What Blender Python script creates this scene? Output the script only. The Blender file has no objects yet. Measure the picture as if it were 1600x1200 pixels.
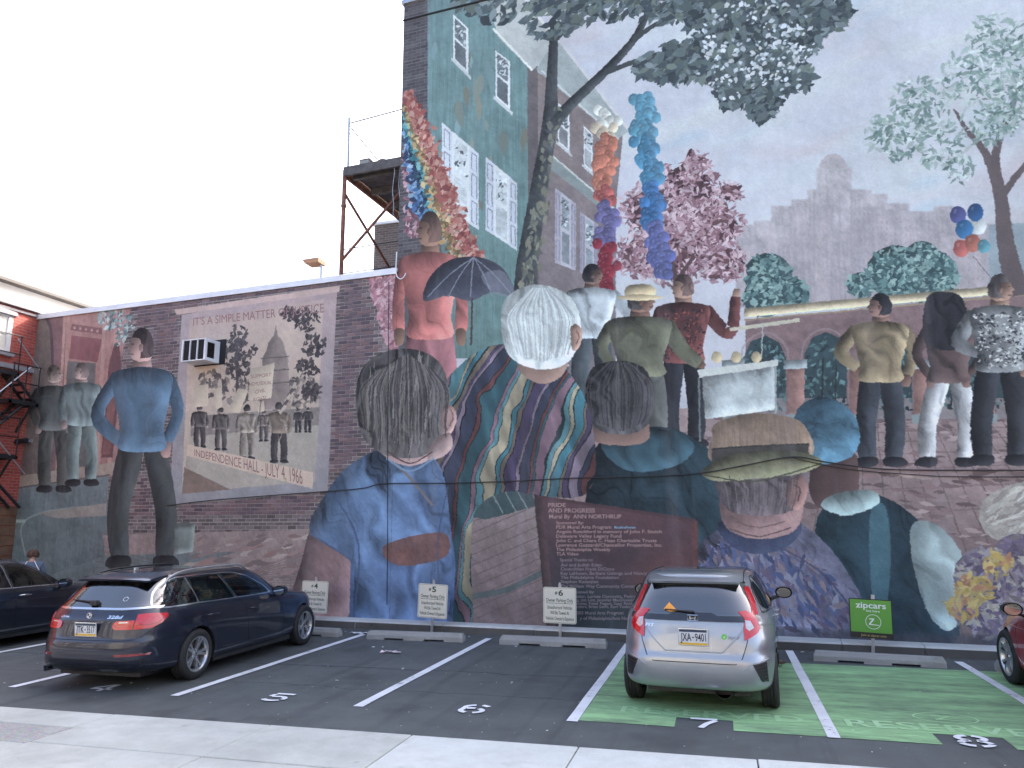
import bpy, bmesh, math, random
import numpy as np
from mathutils import Vector, Matrix, Euler
from mathutils.bvhtree import BVHTree
from mathutils.geometry import tessellate_polygon

scene = bpy.context.scene
COL = scene.collection
R = math.radians
random.seed(5)

# ---------------------------------------------------------------- camera
cam_data = bpy.data.cameras.new('camera')
cam_data.sensor_width = 36.0; cam_data.lens = 36.0*1156.0/1600.0
cam_data.clip_start = 0.05; cam_data.clip_end = 2000
cam = bpy.data.objects.new('camera', cam_data); COL.objects.link(cam)
_ry, _rp, _rr = R(15.4), R(10.4), R(0.3)
_f = Vector((-math.sin(_ry)*math.cos(_rp), math.cos(_ry)*math.cos(_rp), math.sin(_rp)))
_r0 = Vector((math.cos(_ry), math.sin(_ry), 0)); _u0 = _r0.cross(_f)
_rt = _r0*math.cos(_rr)-_u0*math.sin(_rr); _up = _u0*math.cos(_rr)+_r0*math.sin(_rr)
cam.matrix_world = Matrix(((_rt.x, _up.x, -_f.x, 0), (_rt.y, _up.y, -_f.y, 0), (_rt.z, _up.z, -_f.z, 2.05), (0, 0, 0, 1)))
scene.camera = cam

# ---------------------------------------------------------------- sky, sun, exposure: the sun stands behind the painted wall, the lot lies in its shade
SUN_EL, SUN_AZ = R(38), R(24)                    # azimuth from +Y towards +X
world = bpy.data.worlds.new('World'); scene.world = world; world.use_nodes = True
wn = world.node_tree; wn.nodes.clear()
wo = wn.nodes.new('ShaderNodeOutputWorld'); wb = wn.nodes.new('ShaderNodeBackground'); sky = wn.nodes.new('ShaderNodeTexSky')
sky.sky_type = 'NISHITA'; sky.sun_disc = False; sky.sun_elevation = SUN_EL; sky.sun_rotation = SUN_AZ
sky.air_density = 0.7; sky.dust_density = 6.0; sky.ozone_density = 0.0; sky.altitude = 50
wb.inputs['Strength'].default_value = 0.15
wn.links.new(sky.outputs[0], wb.inputs[0]); wn.links.new(wb.outputs[0], wo.inputs[0])
sun_d = bpy.data.lights.new('sun', 'SUN'); sun_d.energy = 2.0; sun_d.angle = R(0.5); sun_d.color = (1.0, 0.97, 0.90)
sun = bpy.data.objects.new('sun', sun_d); COL.objects.link(sun)
_sd = Vector((math.sin(SUN_AZ)*math.cos(SUN_EL), math.cos(SUN_AZ)*math.cos(SUN_EL), math.sin(SUN_EL)))
sun.rotation_euler = (-_sd).to_track_quat('-Z', 'Y').to_euler()
sun.location = (20, 40, 40)
vs = scene.view_settings
scene.display_settings.display_device = 'sRGB'
vs.view_transform = 'Standard'; vs.look = 'None'; vs.gamma = 1.0; vs.use_curve_mapping = False
vs.exposure = 2.5
scene.cycles.max_bounces = 8; scene.cycles.transparent_max_bounces = 12
# ---------------------------------------------------------------- place geometry (metres)
# wall plane: passes through WP with direction WD along the wall; u = metres along the wall from WP, z = height
CAMH = 2.05
WALL_TILT = math.radians(4.0)
WP = np.array([-4.29, 13.72]); WD = np.array([math.cos(WALL_TILT), -math.sin(WALL_TILT)]); WN = np.array([math.sin(WALL_TILT), math.cos(WALL_TILT)])
_y, _p, _r = map(math.radians, (15.4, 10.4, 0.3))
_F = np.array([-math.sin(_y)*math.cos(_p), math.cos(_y)*math.cos(_p), math.sin(_p)])
_R0 = np.array([math.cos(_y), math.sin(_y), 0.0]); _U0 = np.cross(_R0, _F)
_R = _R0*math.cos(_r) - _U0*math.sin(_r); _U = _U0*math.cos(_r) + _R0*math.sin(_r)
def ray(px, py):
    return _F*1156.0 + _R*(px-800.0) - _U*(py-600.0)
def wall_uz(pts, off=0.0):                     # survey point -> (u, z) on the wall plane
    pts = np.asarray(pts, float).reshape(-1, 2)
    r = _F[None]*1156.0 + (pts[:, :1]-800.0)*_R[None] - (pts[:, 1:2]-600.0)*_U[None]
    q = WP - WN*off
    t = (q @ WN)/(r[:, :2] @ WN)
    P = r*t[:, None]
    return np.stack([(P[:, :2]-q) @ WD, P[:, 2]+CAMH], 1)
def ground_at(px, py, z=0.0):
    d = ray(px, py); t = (z-CAMH)/d[2]
    return np.array([0, 0, CAMH]) + d*t
def wall_pt(u, z, off=0.0):                    # (u, z) -> world, off metres in front of the wall
    q = WP + WD*u - WN*off
    return (q[0], q[1], z)
U0, U1, Z1 = -12.55, 13.0, 13.75               # extent of the painted wall
U_STEP, Z_LOW, Z_TALL = -2.04, 7.25, 13.62
# ---------------------------------------------------------------- the painted wall: a generic street-fair scene, rasterised here
S = 100                                         # texels per metre
class Mural:
    def __init__(s):
        s.W = int((U1-U0)*S); s.H = int(Z1*S)
        s.img = np.zeros((s.H, s.W, 3), np.float32) + 0.5
        s.brick = np.zeros((s.H, s.W), bool)
        s.rng = np.random.default_rng(7)
        s.lat = s.rng.random((128, 128)).astype(np.float32)
        s.rec = True
    def T(s, pts):
        uz = wall_uz(pts)
        return np.stack([(uz[:, 0]-U0)*S, (Z1-uz[:, 1])*S], 1)
    def scale(s, x, y):                         # texels per survey pixel near a point
        a = s.T([(x, y), (x+1, y), (x, y+1)])
        return 0.5*(np.linalg.norm(a[1]-a[0])+np.linalg.norm(a[2]-a[0]))
    def vn(s, X, Y, seed=0):
        X = X + seed*17.37; Y = Y + seed*9.71
        xi = np.floor(X).astype(int); yi = np.floor(Y).astype(int)
        fx = (X-xi).astype(np.float32); fy = (Y-yi).astype(np.float32)
        fx = fx*fx*(3-2*fx); fy = fy*fy*(3-2*fy)
        L = s.lat; x0 = xi & 127; x1 = (xi+1) & 127; y0 = yi & 127; y1 = (yi+1) & 127
        return (L[y0, x0]*(1-fx)+L[y0, x1]*fx)*(1-fy)+(L[y1, x0]*(1-fx)+L[y1, x1]*fx)*fy
    def noise(s, x0, y0, w, h, ang=0, lx=20, ly=20, seed=0, octv=1):
        Y, X = np.mgrid[y0:y0+h, x0:x0+w].astype(np.float32)
        c, sn = math.cos(ang), math.sin(ang)
        A = (X*c+Y*sn)/lx; B = (-X*sn+Y*c)/ly
        o = s.vn(A, B, seed)
        if octv > 1: o = 0.6*o+0.4*s.vn(A*2.1, B*2.1, seed+3)
        if octv > 2: o = 0.75*o+0.25*s.vn(A*4.3, B*4.3, seed+5)
        return o-0.5
    def fill(s, q):                             # coverage mask of a polygon given in texels
        q = np.asarray(q, float)
        x0 = max(0, int(q[:, 0].min())-2); x1 = min(s.W, int(q[:, 0].max())+3)
        y0 = max(0, int(q[:, 1].min())-2); y1 = min(s.H, int(q[:, 1].max())+3)
        if x1 <= x0 or y1 <= y0: return None
        w, h = x1-x0, y1-y0
        SS = 2
        P = (q-[x0, y0])*SS
        par = np.zeros((h*SS, w*SS+1), np.int16)
        A = P; B = np.roll(P, -1, 0)
        for (ax, ay), (bx, by) in zip(A, B):
            if ay == by: continue
            if ay > by: ax, ay, bx, by = bx, by, ax, ay
            r0 = max(0, int(math.ceil(ay-0.5))); r1 = min(h*SS, int(math.ceil(by-0.5)))
            if r1 <= r0: continue
            rows = np.arange(r0, r1)
            xs = ax+(rows+0.5-ay)*(bx-ax)/(by-ay)
            cols = np.clip(np.ceil(xs-0.5), 0, w*SS).astype(int)
            np.add.at(par, (rows, cols), 1)
        m = (np.cumsum(par, 1)[:, :-1] & 1).astype(np.float32)
        m = m.reshape(h, SS, w, SS).mean((1, 3))
        return x0, y0, m
    def smooth(s, p, n=6, closed=True):
        p = np.asarray(p, float); out = []
        N = len(p); rng = range(N) if closed else range(N-1)
        for i in rng:
            if closed: a, b, c, d = p[i-1], p[i], p[(i+1) % N], p[(i+2) % N]
            else: a, b, c, d = p[max(0, i-1)], p[i], p[i+1], p[min(N-1, i+2)]
            for k in range(n):
                t = k/n
                out.append(0.5*((2*b)+(-a+c)*t+(2*a-5*b+4*c-d)*t*t+(-a+3*b-3*c+d)*t**3))
        if not closed: out.append(p[-1])
        return np.array(out)
    @staticmethod
    def blur(m, r):
        r = max(1, int(r))
        for _ in range(2):
            for ax in (0, 1):
                pad = [(0, 0), (0, 0)]; pad[ax] = (r+1, r)
                c = np.cumsum(np.pad(m, pad), ax)
                n = m.shape[ax]
                m = (np.take(c, np.arange(2*r+1, 2*r+1+n), ax)-np.take(c, np.arange(0, n), ax))/(2*r+1)
        return m
    def comp(s, x0, y0, m, col):
        h, w = m.shape
        R = s.img[y0:y0+h, x0:x0+w]
        R += (col-R)*m[..., None]
        if s.rec: s.brick[y0:y0+h, x0:x0+w] &= (m < 0.3)
    def poly(s, pts, col, sm=False, tex=0.10, shade=0.0, rad=12, light=(-0.6, -0.8), col2=None, gdir=(0, 1), fold=0.0, fang=1.2, flen=60, fw=12, soft=0, alpha=1.0, seed=None, raw=False, streak=0.0):
        q = np.asarray(pts, float) if raw else s.T(pts)
        if sm: q = s.smooth(q)
        r = s.fill(q)
        if r is None: return
        x0, y0, m = r; h, w = m.shape
        if seed is None: seed = int(s.rng.integers(1, 60))
        C = np.empty((h, w, 3), np.float32); C[:] = np.asarray(col, np.float32)/255
        if col2 is not None:
            Y, X = np.mgrid[0:h, 0:w].astype(np.float32)
            gx, gy = gdir; t = (X/max(1, w-1)*gx+Y/max(1, h-1)*gy)
            t = t-min(0, gx)-min(0, gy); t = np.clip(t/(abs(gx)+abs(gy)), 0, 1)
            t = np.clip(t+0.25*s.noise(x0, y0, w, h, 0, 40, 40, seed+2), 0, 1)[..., None]
            C = C*(1-t)+np.asarray(col2, np.float32)/255*t
        mul = np.ones((h, w), np.float32)
        if tex: mul += tex*(1.3*s.noise(x0, y0, w, h, 0.5, 37, 29, seed, 3)+0.6*s.noise(x0, y0, w, h, 1.0, 10, 4.5, seed+1, 2)+0.25*s.noise(x0, y0, w, h, .6, 1.7, 1.7, seed+7))
        if streak: mul += streak*s.noise(x0, y0, w, h, 0, 3.2, 60, seed+4, 2)
        if fold:
            Y, X = np.mgrid[y0:y0+h, x0:x0+w].astype(np.float32)
            wx = s.noise(x0, y0, w, h, .5, flen*.8, flen*.8, seed+9, 2)*flen*1.1; wy = s.noise(x0, y0, w, h, .9, flen*.6, flen*.6, seed+12, 2)*flen*.7
            c_, n_ = math.cos(fang), math.sin(fang); A = ((X+wx)*c_+(Y+wy)*n_)/(flen*1.5); B = (-(X+wx)*n_+(Y+wy)*c_)/(fw*1.5)
            f = s.vn(A, B, seed+6)-.5; g = s.vn(A*1.7+3, B*1.9, seed+8)
            rid = np.clip((1-np.abs(2*g-1)-.80)*5, 0, 1)
            mul += fold*(np.clip(f*2.2, -1, 1)*.75-.75*rid*np.clip(.5-f, 0, 1)+.4*rid*np.clip(f, 0, 1))
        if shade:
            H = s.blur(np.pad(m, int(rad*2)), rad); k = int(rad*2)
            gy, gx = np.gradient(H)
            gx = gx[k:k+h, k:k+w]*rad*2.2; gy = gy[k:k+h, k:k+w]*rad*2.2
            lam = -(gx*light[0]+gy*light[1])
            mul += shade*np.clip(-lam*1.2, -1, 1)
        C *= mul[..., None]
        if soft: m = s.blur(m, soft)
        s.comp(x0, y0, m*alpha, np.clip(C, 0, 1))
    def line(s, pts, w, col, taper=None, sm=True, **k):        # brush line; w in survey pixels
        p = s.T(pts)
        if sm and len(p) > 2: p = s.smooth(p, 6, False)
        sc = s.scale(*np.mean(np.asarray(pts, float), 0))
        n = len(p); t = np.gradient(p, axis=0); t /= np.linalg.norm(t, axis=1)[:, None]+1e-9
        nn = np.stack([-t[:, 1], t[:, 0]], 1)
        ww = np.full(n, w*sc/2) if taper is None else np.interp(np.linspace(0, 1, n), np.linspace(0, 1, len(taper)), taper)*sc/2
        q = np.concatenate([p+nn*ww[:, None], (p-nn*ww[:, None])[::-1]])
        s.poly(q, col, raw=True, **k)
    def dabs(s, n, where, cols, size, ang=None, ratio=0.5, jit=0.12):   # leaf / petal / bloom dabs; where(rng)->(x,y) survey px
        for i in range(n):
            p = where(s.rng)
            if p is None: continue
            t = s.T([p])[0]; sc = s.scale(*p)
            L = s.rng.uniform(*size)*sc; B = L*ratio*s.rng.uniform(0.7, 1.3)
            a = s.rng.uniform(0, math.pi) if ang is None else s.rng.normal(*ang)
            r = int(L)+2; x0 = int(t[0])-r; y0 = int(t[1])-r
            if x0 < 0 or y0 < 0 or x0+2*r >= s.W or y0+2*r >= s.H: continue
            Y, X = np.mgrid[-r:r, -r:r].astype(np.float32)
            X = X-(t[0]-int(t[0])); Y = Y-(t[1]-int(t[1]))
            c, sn = math.cos(a), math.sin(a)
            A = (X*c+Y*sn)/L; Bq = (-X*sn+Y*c)/B
            d = np.abs(A)**1.6+np.abs(Bq)*1.15*(1+0.4*A)
            m = np.clip((1-d)*L*0.8, 0, 1)
            col = np.asarray(cols[s.rng.integers(len(cols))], np.float32)/255*(1+s.rng.uniform(-jit, jit))
            s.comp(x0, y0, m, np.clip(col, 0, 1))
    def inpoly(s, poly):                        # sampler inside a survey polygon
        P = np.asarray(poly, float); lo, hi = P.min(0), P.max(0)
        def f(rng):
            for _ in range(12):
                x, y = rng.uniform(lo, hi); c = False
                for (ax, ay), (bx, by) in zip(P, np.roll(P, -1, 0)):
                    if (ay > y) != (by > y) and x < (bx-ax)*(y-ay)/(by-ay)+ax: c = not c
                if c: return (x, y)
            return None
        return f
    def blobs(s, lst):                          # sampler in a union of discs (x, y, r)
        A = np.array(lst, float); wt = A[:, 2]**2; wt = wt/wt.sum()
        def f(rng):
            i = rng.choice(len(A), p=wt); a = rng.uniform(0, 6.283); r = A[i, 2]*math.sqrt(rng.random())
            return (A[i, 0]+r*math.cos(a), A[i, 1]+r*math.sin(a)*0.85)
        return f
    def balloon(s, x, y, r, col):
        n = 14
        pts = [(x+r*0.9*math.cos(a), y+r*math.sin(a)) for a in np.linspace(0, 2*math.pi, n, endpoint=False)]
        c = np.asarray(col, float)
        s.poly(pts, c, sm=True, tex=0.08, shade=0.2, rad=max(2, r*s.scale(x, y)*0.5))
        s.poly([(x-r*0.45, y-r*0.55), (x-r*0.1, y-r*0.6), (x-r*0.25, y-r*0.2), (x-r*0.5, y-r*0.2)], np.minimum(255, c*0.4+150), sm=True, tex=0, alpha=0.25)
    # a plain standing figure seen from behind: x, head top, feet line, colours
    def figure(s, x, yt, yb, top, legs, hair, skin=(150, 115, 100), shoe=(45, 45, 52), wide=1.0, gap=0.02, arm=0.0, hat=None, dress=False, lean=0.0, pat=None, face=0, reach=None, step=0.0):
        h = yb-yt; F = lambda L: [(x+px*h*wide+lean*h*(1-py), yt+py*h) for px, py in L]
        sc = s.scale(x, (yt+yb)/2); rr = max(2, 0.035*h*sc)
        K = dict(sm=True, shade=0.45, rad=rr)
        g = gap
        if not dress:
            s.poly(F([(-.085, .46), (-.01, .46), (.0, .55), (-g, .76), (-g-.005, .955), (-.075-g, .955), (-.09-g, .74)]), legs, fold=0.22, fang=1.5, flen=.12*h*sc, fw=.025*h*sc, **K)
            s.poly(F([(.0, .46), (.085, .46), (.09+g, .74), (.072+g, .955), (g+.005, .955), (g, .76)]), legs, fold=0.22, fang=1.6, flen=.12*h*sc, fw=.025*h*sc, **K)
            for sg in (-1, 1):
                s.poly(F([(sg*(g+.0), .945), (sg*(g+.078), .945), (sg*(g+.1), .985), (sg*(g+.04), 1.0), (sg*(g-.005), .985)]), shoe, **K)
        else:
            s.poly(F([(-.075, .42), (.075, .42), (.125, .70), (.16, .97), (-.16, .97), (-.125, .70)]), legs, fold=0.35, fang=1.5, flen=.25*h*sc, fw=.03*h*sc, **K)
        reach = reach or {}
        for sg in (-1, 1):                      # arms
            if sg in reach:
                ex_, ey_, hx_, hy_ = reach[sg]
                q = F([(sg*.10, .205), (ex_, ey_), (hx_, hy_)])
                s.line(q, .062*h*wide, np.asarray(top)*.93, taper=[.071*h*wide, .062*h*wide, .045*h*wide], shade=.4, rad=rr, fold=.2, flen=.1*h*sc, fw=.02*h*sc)
                s.line([q[2], (q[2][0]+(q[2][0]-q[1][0])*.22, q[2][1]+(q[2][1]-q[1][1])*.22)], 1, skin, taper=[.036*h*wide, .026*h*wide], shade=.3, rad=rr*.6)
                continue
            ex = sg*(.142+arm*.04); hx = sg*(.132-arm*.10)
            s.poly(F([(sg*.09, .19), (sg*.135, .20), (ex+sg*.02, .34), (hx+sg*.028, .48), (hx-sg*.02, .48), (ex-sg*.03, .35), (sg*.095, .28)]), np.asarray(top)*0.9, fold=0.2, fang=1.3, flen=.1*h*sc, fw=.02*h*sc, **K)
            s.poly(F([(hx-sg*.018, .475), (hx+sg*.022, .475), (hx+sg*.018, .535), (hx-sg*.015, .53)]), skin, **K)
        s.poly(F([(-.03, .12), (.03, .12), (.035, .19), (-.035, .19)]), skin, **K)
        s.poly(F([(-.045, .165), (.045, .165), (.125, .195), (.115, .30), (.092, .42), (.1, .50), (0, .515), (-.1, .50), (-.092, .42), (-.115, .30), (-.125, .195)]), top, fold=0.28, fang=1.1, flen=.15*h*sc, fw=.03*h*sc, **K)
        if pat: s.dabs(int(pat[0]), s.inpoly(F([(-.11, .2), (.11, .2), (.09, .49), (-.09, .49)])), pat[1], (.008*h, .014*h))
        s.poly(F([(-.042, .045), (-.02, .016), (.02, .016), (.042, .045), (.046, .09), (.03, .135), (-.03, .135), (-.046, .09)]), skin, **K)
        s.poly(F([(-.046, .05), (-.028, .012), (0, .0), (.028, .012), (.046, .05), (.05, .09), (.035, .122), (-.035, .122), (-.05, .09)]), hair, fold=0.3, fang=1.4, flen=.05*h*sc, fw=.012*h*sc, **K)
        if face:
            f = face
            s.poly(F([(f*.008, .048), (f*.044, .042), (f*.05, .062), (f*.062, .083), (f*.051, .09), (f*.052, .108), (f*.038, .132), (f*.012, .128), (f*.004, .09)]), skin, **K)
            s.poly(F([(f*.034, .064), (f*.046, .064), (f*.046, .07), (f*.034, .071)]), np.asarray(skin)*.45, tex=0); s.poly(F([(f*.036, .108), (f*.05, .106), (f*.049, .112), (f*.036, .113)]), np.asarray(skin)*.6, tex=0)
            s.poly(F([(-f*.004, .07), (f*.012, .072), (f*.01, .096), (-f*.002, .098)]), np.asarray(skin)*.88, sm=True, shade=.4, rad=max(1, rr*.4))
        if hat is not None:
            s.poly(F([(-.055, .045), (-.045, -.015), (.045, -.015), (.055, .045)]), hat, **K)
            s.poly(F([(-.095, .055), (0, .035), (.095, .055), (0, .075)]), np.asarray(hat)*1.08, **K)
    def bricks(s, poly, base, mort, L=0.215, Hc=0.078, jit=0.2, mark=True):
        q = s.T(poly); r = s.fill(q)
        x0, y0, m = r; h, w = m.shape
        C = np.empty((h, w, 3), np.float32); C[:] = np.asarray(mort, np.float32)/255
        Y, X = np.mgrid[y0:y0+h, x0:x0+w].astype(np.float32)
        row = np.floor((Z1-Y/S)/Hc); fr = (Z1-Y/S)/Hc-row
        U = X/S+U0; cu = U/L+0.5*(row % 2); cc = np.floor(cu); fc = cu-cc
        rnd = s.lat[(row.astype(int)*37) & 127, (cc.astype(int)*11+row.astype(int)*5) & 127]
        b = (fr > 0.16) & (fc > 0.055)
        bc = np.asarray(base, np.float32)/255*(1-jit+2*jit*rnd[..., None])
        C = np.where(b[..., None], bc, C)
        C *= (1+0.16*s.noise(x0, y0, w, h, 0, 60, 45, 3, 3)+0.12*s.noise(x0, y0, w, h, 0, 2, 2, 5))[..., None]
        rec = s.rec; s.rec = False
        s.comp(x0, y0, m, np.clip(C, 0, 1)); s.rec = rec
        if mark: s.brick[y0:y0+h, x0:x0+w] |= (m > 0.9)

def paint_mural():
    M = Mural(); P = M.poly; L = M.line
    # ---- sky over the whole upper wall
    P([(600, -400), (2300, -900), (2300, 700), (600, 640)], (196, 198, 218), tex=0.05, col2=(212, 208, 220), gdir=(0.5, 0.6))
    for k, (c, a) in enumerate([((208, 214, 224), .75), ((208, 188, 198), .7), ((168, 196, 220), .6), ((212, 214, 220), .7)]):
        h, w = M.H, M.W
        n = M.noise(0, 0, w, 800, -0.15, 330-40*k, 90, 11+k*5, 3)
        m = np.clip(n*4.2-0.15, 0, 1)*a; m[:, :1040] = 0
        M.comp(0, 0, m.astype(np.float32), np.asarray(c, np.float32)/255*(1+0.08*M.noise(0, 0, w, 800, 0.2, 5, 2.5, 3))[..., None])
    # ---- far city skyline, hazy
    sk = [(1150, 480), (1150, 352), (1178, 352), (1178, 345), (1205, 345), (1205, 322), (1236, 322), (1236, 312), (1262, 312), (1262, 296), (1276, 296), (1276, 262), (1292, 262), (1292, 247), (1310, 247), (1310, 262), (1330, 262), (1330, 296), (1362, 296), (1362, 303), (1386, 303), (1386, 318), (1420, 318), (1420, 330), (1460, 330), (1460, 322), (1490, 322), (1490, 345), (1545, 350), (1600, 352), (1700, 340), (1700, 480)]
    P(sk, (188, 178, 186), col2=(168, 156, 168), streak=0.12, tex=0.22, soft=1)
    rs = np.random.default_rng(12)
    for k in range(46):                          # blocks one before the other, roofs, bays and window rows
        x = rs.uniform(1160, 1560); w_ = rs.uniform(14, 44); top = max(np.interp(x, [1150, 1240, 1285, 1300, 1340, 1400, 1600], [362, 325, 272, 262, 312, 326, 356]), 250)+rs.uniform(4, 80)
        t_ = rs.uniform(-10, 12); c = (178+t_, 166+t_*.8, 176+t_*.7)
        P([(x, top), (x+w_*.2, top-rs.uniform(0, 5)), (x+w_, top), (x+w_, 480), (x, 480)], c, alpha=.55, streak=.16, tex=.25, soft=1)
        if w_ > 22:
            for yy in np.arange(top+8, 440, rs.uniform(9, 15)):
                for xx in np.arange(x+4, x+w_-4, 7.5): P([(xx, yy), (xx+2.6, yy), (xx+2.6, yy+4.5), (xx, yy+4.5)], (156, 142, 156), alpha=.4, tex=0)
    for x in (1272, 1292, 1312, 1330): L([(x, 300), (x, 420)], 3, (164, 152, 164), alpha=.45, sm=False)
    P([(1282, 262), (1288, 246), (1302, 240), (1316, 246), (1322, 262)], (182, 170, 178), sm=True, tex=.2)
    P([(1545, 352), (1760, 335), (1760, 470), (1545, 455)], (150, 164, 178), tex=.12)
    # ---- bushes over the arcade
    for bl, n in [([(1200, 430, 38), (1235, 460, 30), (1195, 465, 34)], 320), ([(1345, 445, 22), (1400, 425, 46), (1450, 432, 48), (1440, 400, 26)], 520)]:
        for x, y, r in bl: P([(x+r*math.cos(a), y+r*.9*math.sin(a)) for a in np.linspace(0, 6.28, 9, endpoint=False)], (62, 92, 98), sm=True, tex=.3, shade=.3)
        M.dabs(n, M.blobs(bl), [(120, 156, 156), (86, 122, 124), (52, 80, 88), (142, 172, 170)], (4, 8))
    # ---- plaza floor and arcade
    P([(1040, 640), (2200, 560), (2200, 1300), (700, 1300), (700, 760)], (172, 146, 148), col2=(130, 106, 110), gdir=(.1, 1), tex=.22)
    for i in range(34):                          # converging courses of paving
        x = 560+i*62
        L([(1180+i*17, 610), (x+i*16, 1250)], 1.6, (98, 78, 84), sm=False, alpha=.75)
    for y, n in [(655, 1), (668, 1), (684, 1), (703, 1), (727, 1), (757, 1), (794, 1), (838, 1), (890, 1), (955, 1)]:
        L([(1040, y+22), (1700, y-6)], 1.4, (104, 84, 90), sm=False, alpha=.55)
    M.dabs(420, M.inpoly([(1100, 650), (1640, 640), (1640, 960), (1100, 960)]), [(176, 150, 152), (142, 112, 116), (120, 96, 100)], (8, 20), ang=(0.1, .15), ratio=.3)
    P([(1165, 500), (1700, 448), (1700, 655), (1165, 660)], (138, 108, 112), tex=.25)
    for i, x in enumerate([1195, 1290, 1392, 1492, 1590]):
        y0 = 548-(x-1200)*0.06
        P([(x-33, 655), (x-33, y0+10), (x-22, y0-14), (x, y0-24), (x+22, y0-14), (x+33, y0+10), (x+33, 655)], (50, 72, 80), tex=.35)
        P([(x-33, 655), (x-33, 622), (x+33, 622), (x+33, 655)], (138, 128, 134), tex=.2)
        M.dabs(90, M.inpoly([(x-32, 640), (x-32, y0+4), (x, y0-22), (x+32, y0+4), (x+32, 640)]), [(96, 136, 142), (38, 54, 62), (74, 108, 112)], (3, 7))
        L([(x-6, 640), (x-4, 560)], 3, (40, 48, 54)); L([(x+14, 640), (x+17, 570)], 2.4, (40, 48, 54))
        L([(x-37, 640), (x-37, y0+10), (x-25, y0-17), (x, y0-29), (x+25, y0-17), (x+37, y0+10), (x+37, 640)], 3, (160, 142, 150), alpha=.6)
    for x in [1146, 1243, 1341, 1442, 1541, 1640]:
        P([(x-14, 575), (x+14, 573), (x+14, 655), (x-14, 657)], (164, 118, 112), tex=.3, shade=.25, rad=8)
        P([(x-18, 563), (x+18, 561), (x+18, 575), (x-18, 577)], (150, 160, 168), tex=.12, shade=.3, rad=4)
        P([(x-17, 648), (x+17, 646), (x+17, 660), (x-17, 662)], (140, 156, 162), tex=.12)
    P([(1163, 482), (1720, 432), (1720, 446), (1163, 496)], (206, 186, 154), tex=.15, shade=.4, rad=5)
    L([(1163, 500), (1720, 450)], 3, (164, 142, 116), sm=False)
    # ---- pale tree at the right, with clump of balloons beside it
    L([(1590, 462), (1572, 380), (1562, 300), (1540, 240), (1512, 205), (1490, 170)], 20, (104, 88, 92), taper=[34, 24, 18, 12, 7, 3])
    L([(1562, 300), (1556, 240), (1580, 170), (1600, 120)], 12, (104, 88, 92), taper=[16, 12, 9, 4])
    L([(1562, 310), (1600, 260), (1650, 200)], 10, (104, 88, 92), taper=[14, 8, 5])
    cr = [(1520, 120, 52), (1440, 160, 50), (1400, 215, 44), (1470, 225, 46), (1560, 60, 50), (1600, 160, 60), (1545, 190, 44), (1650, 100, 80), (1372, 200, 24), (1500, 262, 24)]
    M.dabs(1150, M.blobs(cr), [(160, 178, 178), (136, 160, 156), (184, 196, 198), (146, 168, 162), (200, 208, 212)], (4, 11), ratio=.36)
    M.dabs(420, M.blobs([(a, b+8, r*.8) for a, b, r in cr]), [(120, 146, 144), (106, 132, 130)], (3, 8), ratio=.4)
    for x, y, r, c in [(1528, 352, 15, (196, 200, 204)), (1497, 336, 14, (72, 76, 140)), (1524, 332, 14, (38, 80, 138)), (1507, 358, 15, (44, 106, 168)), (1502, 388, 14, (188, 92, 88)), (1520, 380, 14, (176, 98, 84)), (1537, 385, 11, (84, 150, 172))]:
        M.balloon(x, y, r, c)
    L([(1520, 400), (1545, 430), (1560, 452)], 1.3, (110, 100, 106))
    # ---- town houses, seen along the street
    P([(664, -20), (760, -40), (832, 108), (832, 500), (800, 560), (624, 560), (624, 330)], (112, 146, 152), col2=(98, 132, 132), tex=.16, streak=.22)
    M.dabs(26, M.inpoly([(675, 40), (820, 130), (820, 380), (690, 320)]), [(128, 140, 132), (122, 152, 160), (134, 134, 120)], (10, 26), ang=(1.57, .1), ratio=.3)
    P([(832, 108), (975, 190), (962, 330), (962, 640), (905, 700), (832, 640)], (142, 124, 124), col2=(116, 106, 116), tex=.2)
    P([(824, 100), (840, 100), (842, 470), (826, 470)], (106, 96, 100), tex=.2)
    P([(748, -30), (800, -30), (872, 70), (832, 110), (780, 60)], (205, 205, 204), tex=.12, col2=(176, 180, 184), gdir=(1, .2))
    L([(770, 44), (832, 110)], 3, (232, 230, 228), sm=False); L([(800, -30), (874, 70)], 4, (226, 222, 224), sm=False)
    P([(858, 76), (876, 66), (982, 205), (964, 218), (838, 108)], (166, 174, 178), tex=.18)
    L([(876, 66), (984, 205)], 4, (214, 208, 214), sm=False); L([(846, 110), (966, 218)], 2.5, (208, 212, 212), sm=False)
    P([(852, 235), (962, 330), (962, 344), (852, 258)], (140, 152, 154), tex=.15); L([(852, 234), (962, 328)], 2.5, (206, 208, 208), sm=False)
    def window(x0, y0, x1, y1, x2, y2, glass, sh=None, frame=(226, 228, 236)):   # slanting window: left top, right top, heights
        (ax, ay, ah), (bx, by, bh) = (x0, y0, y1), (x1, x2, y2)
        if sh:
            w = (bx-ax)*0.55
            for s0, s1 in ((ax-w, ax), (bx, bx+w*.9)):
                f = lambda X: (ay+(by-ay)*(X-ax)/(bx-ax), ah+(bh-ah)*(X-ax)/(bx-ax))
                P([(s0, f(s0)[0]), (s1, f(s1)[0]), (s1, f(s1)[1]), (s0, f(s0)[1])], sh, tex=.06)
                for u0, u1 in ((.06, .27), (.33, .62), (.68, .95)):
                    i0, i1 = s0+(s1-s0)*.22, s0+(s1-s0)*.78
                    pt = lambda X, t: (X, f(X)[0]+(f(X)[1]-f(X)[0])*t)
                    L([pt(i0, u0), pt(i1, u0), pt(i1, u1), pt(i0, u1), pt(i0, u0)], 1.4, (128, 136, 162), sm=False)
        P([(ax, ay), (bx, by), (bx, bh), (ax, ah)], frame, tex=.05)
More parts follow.
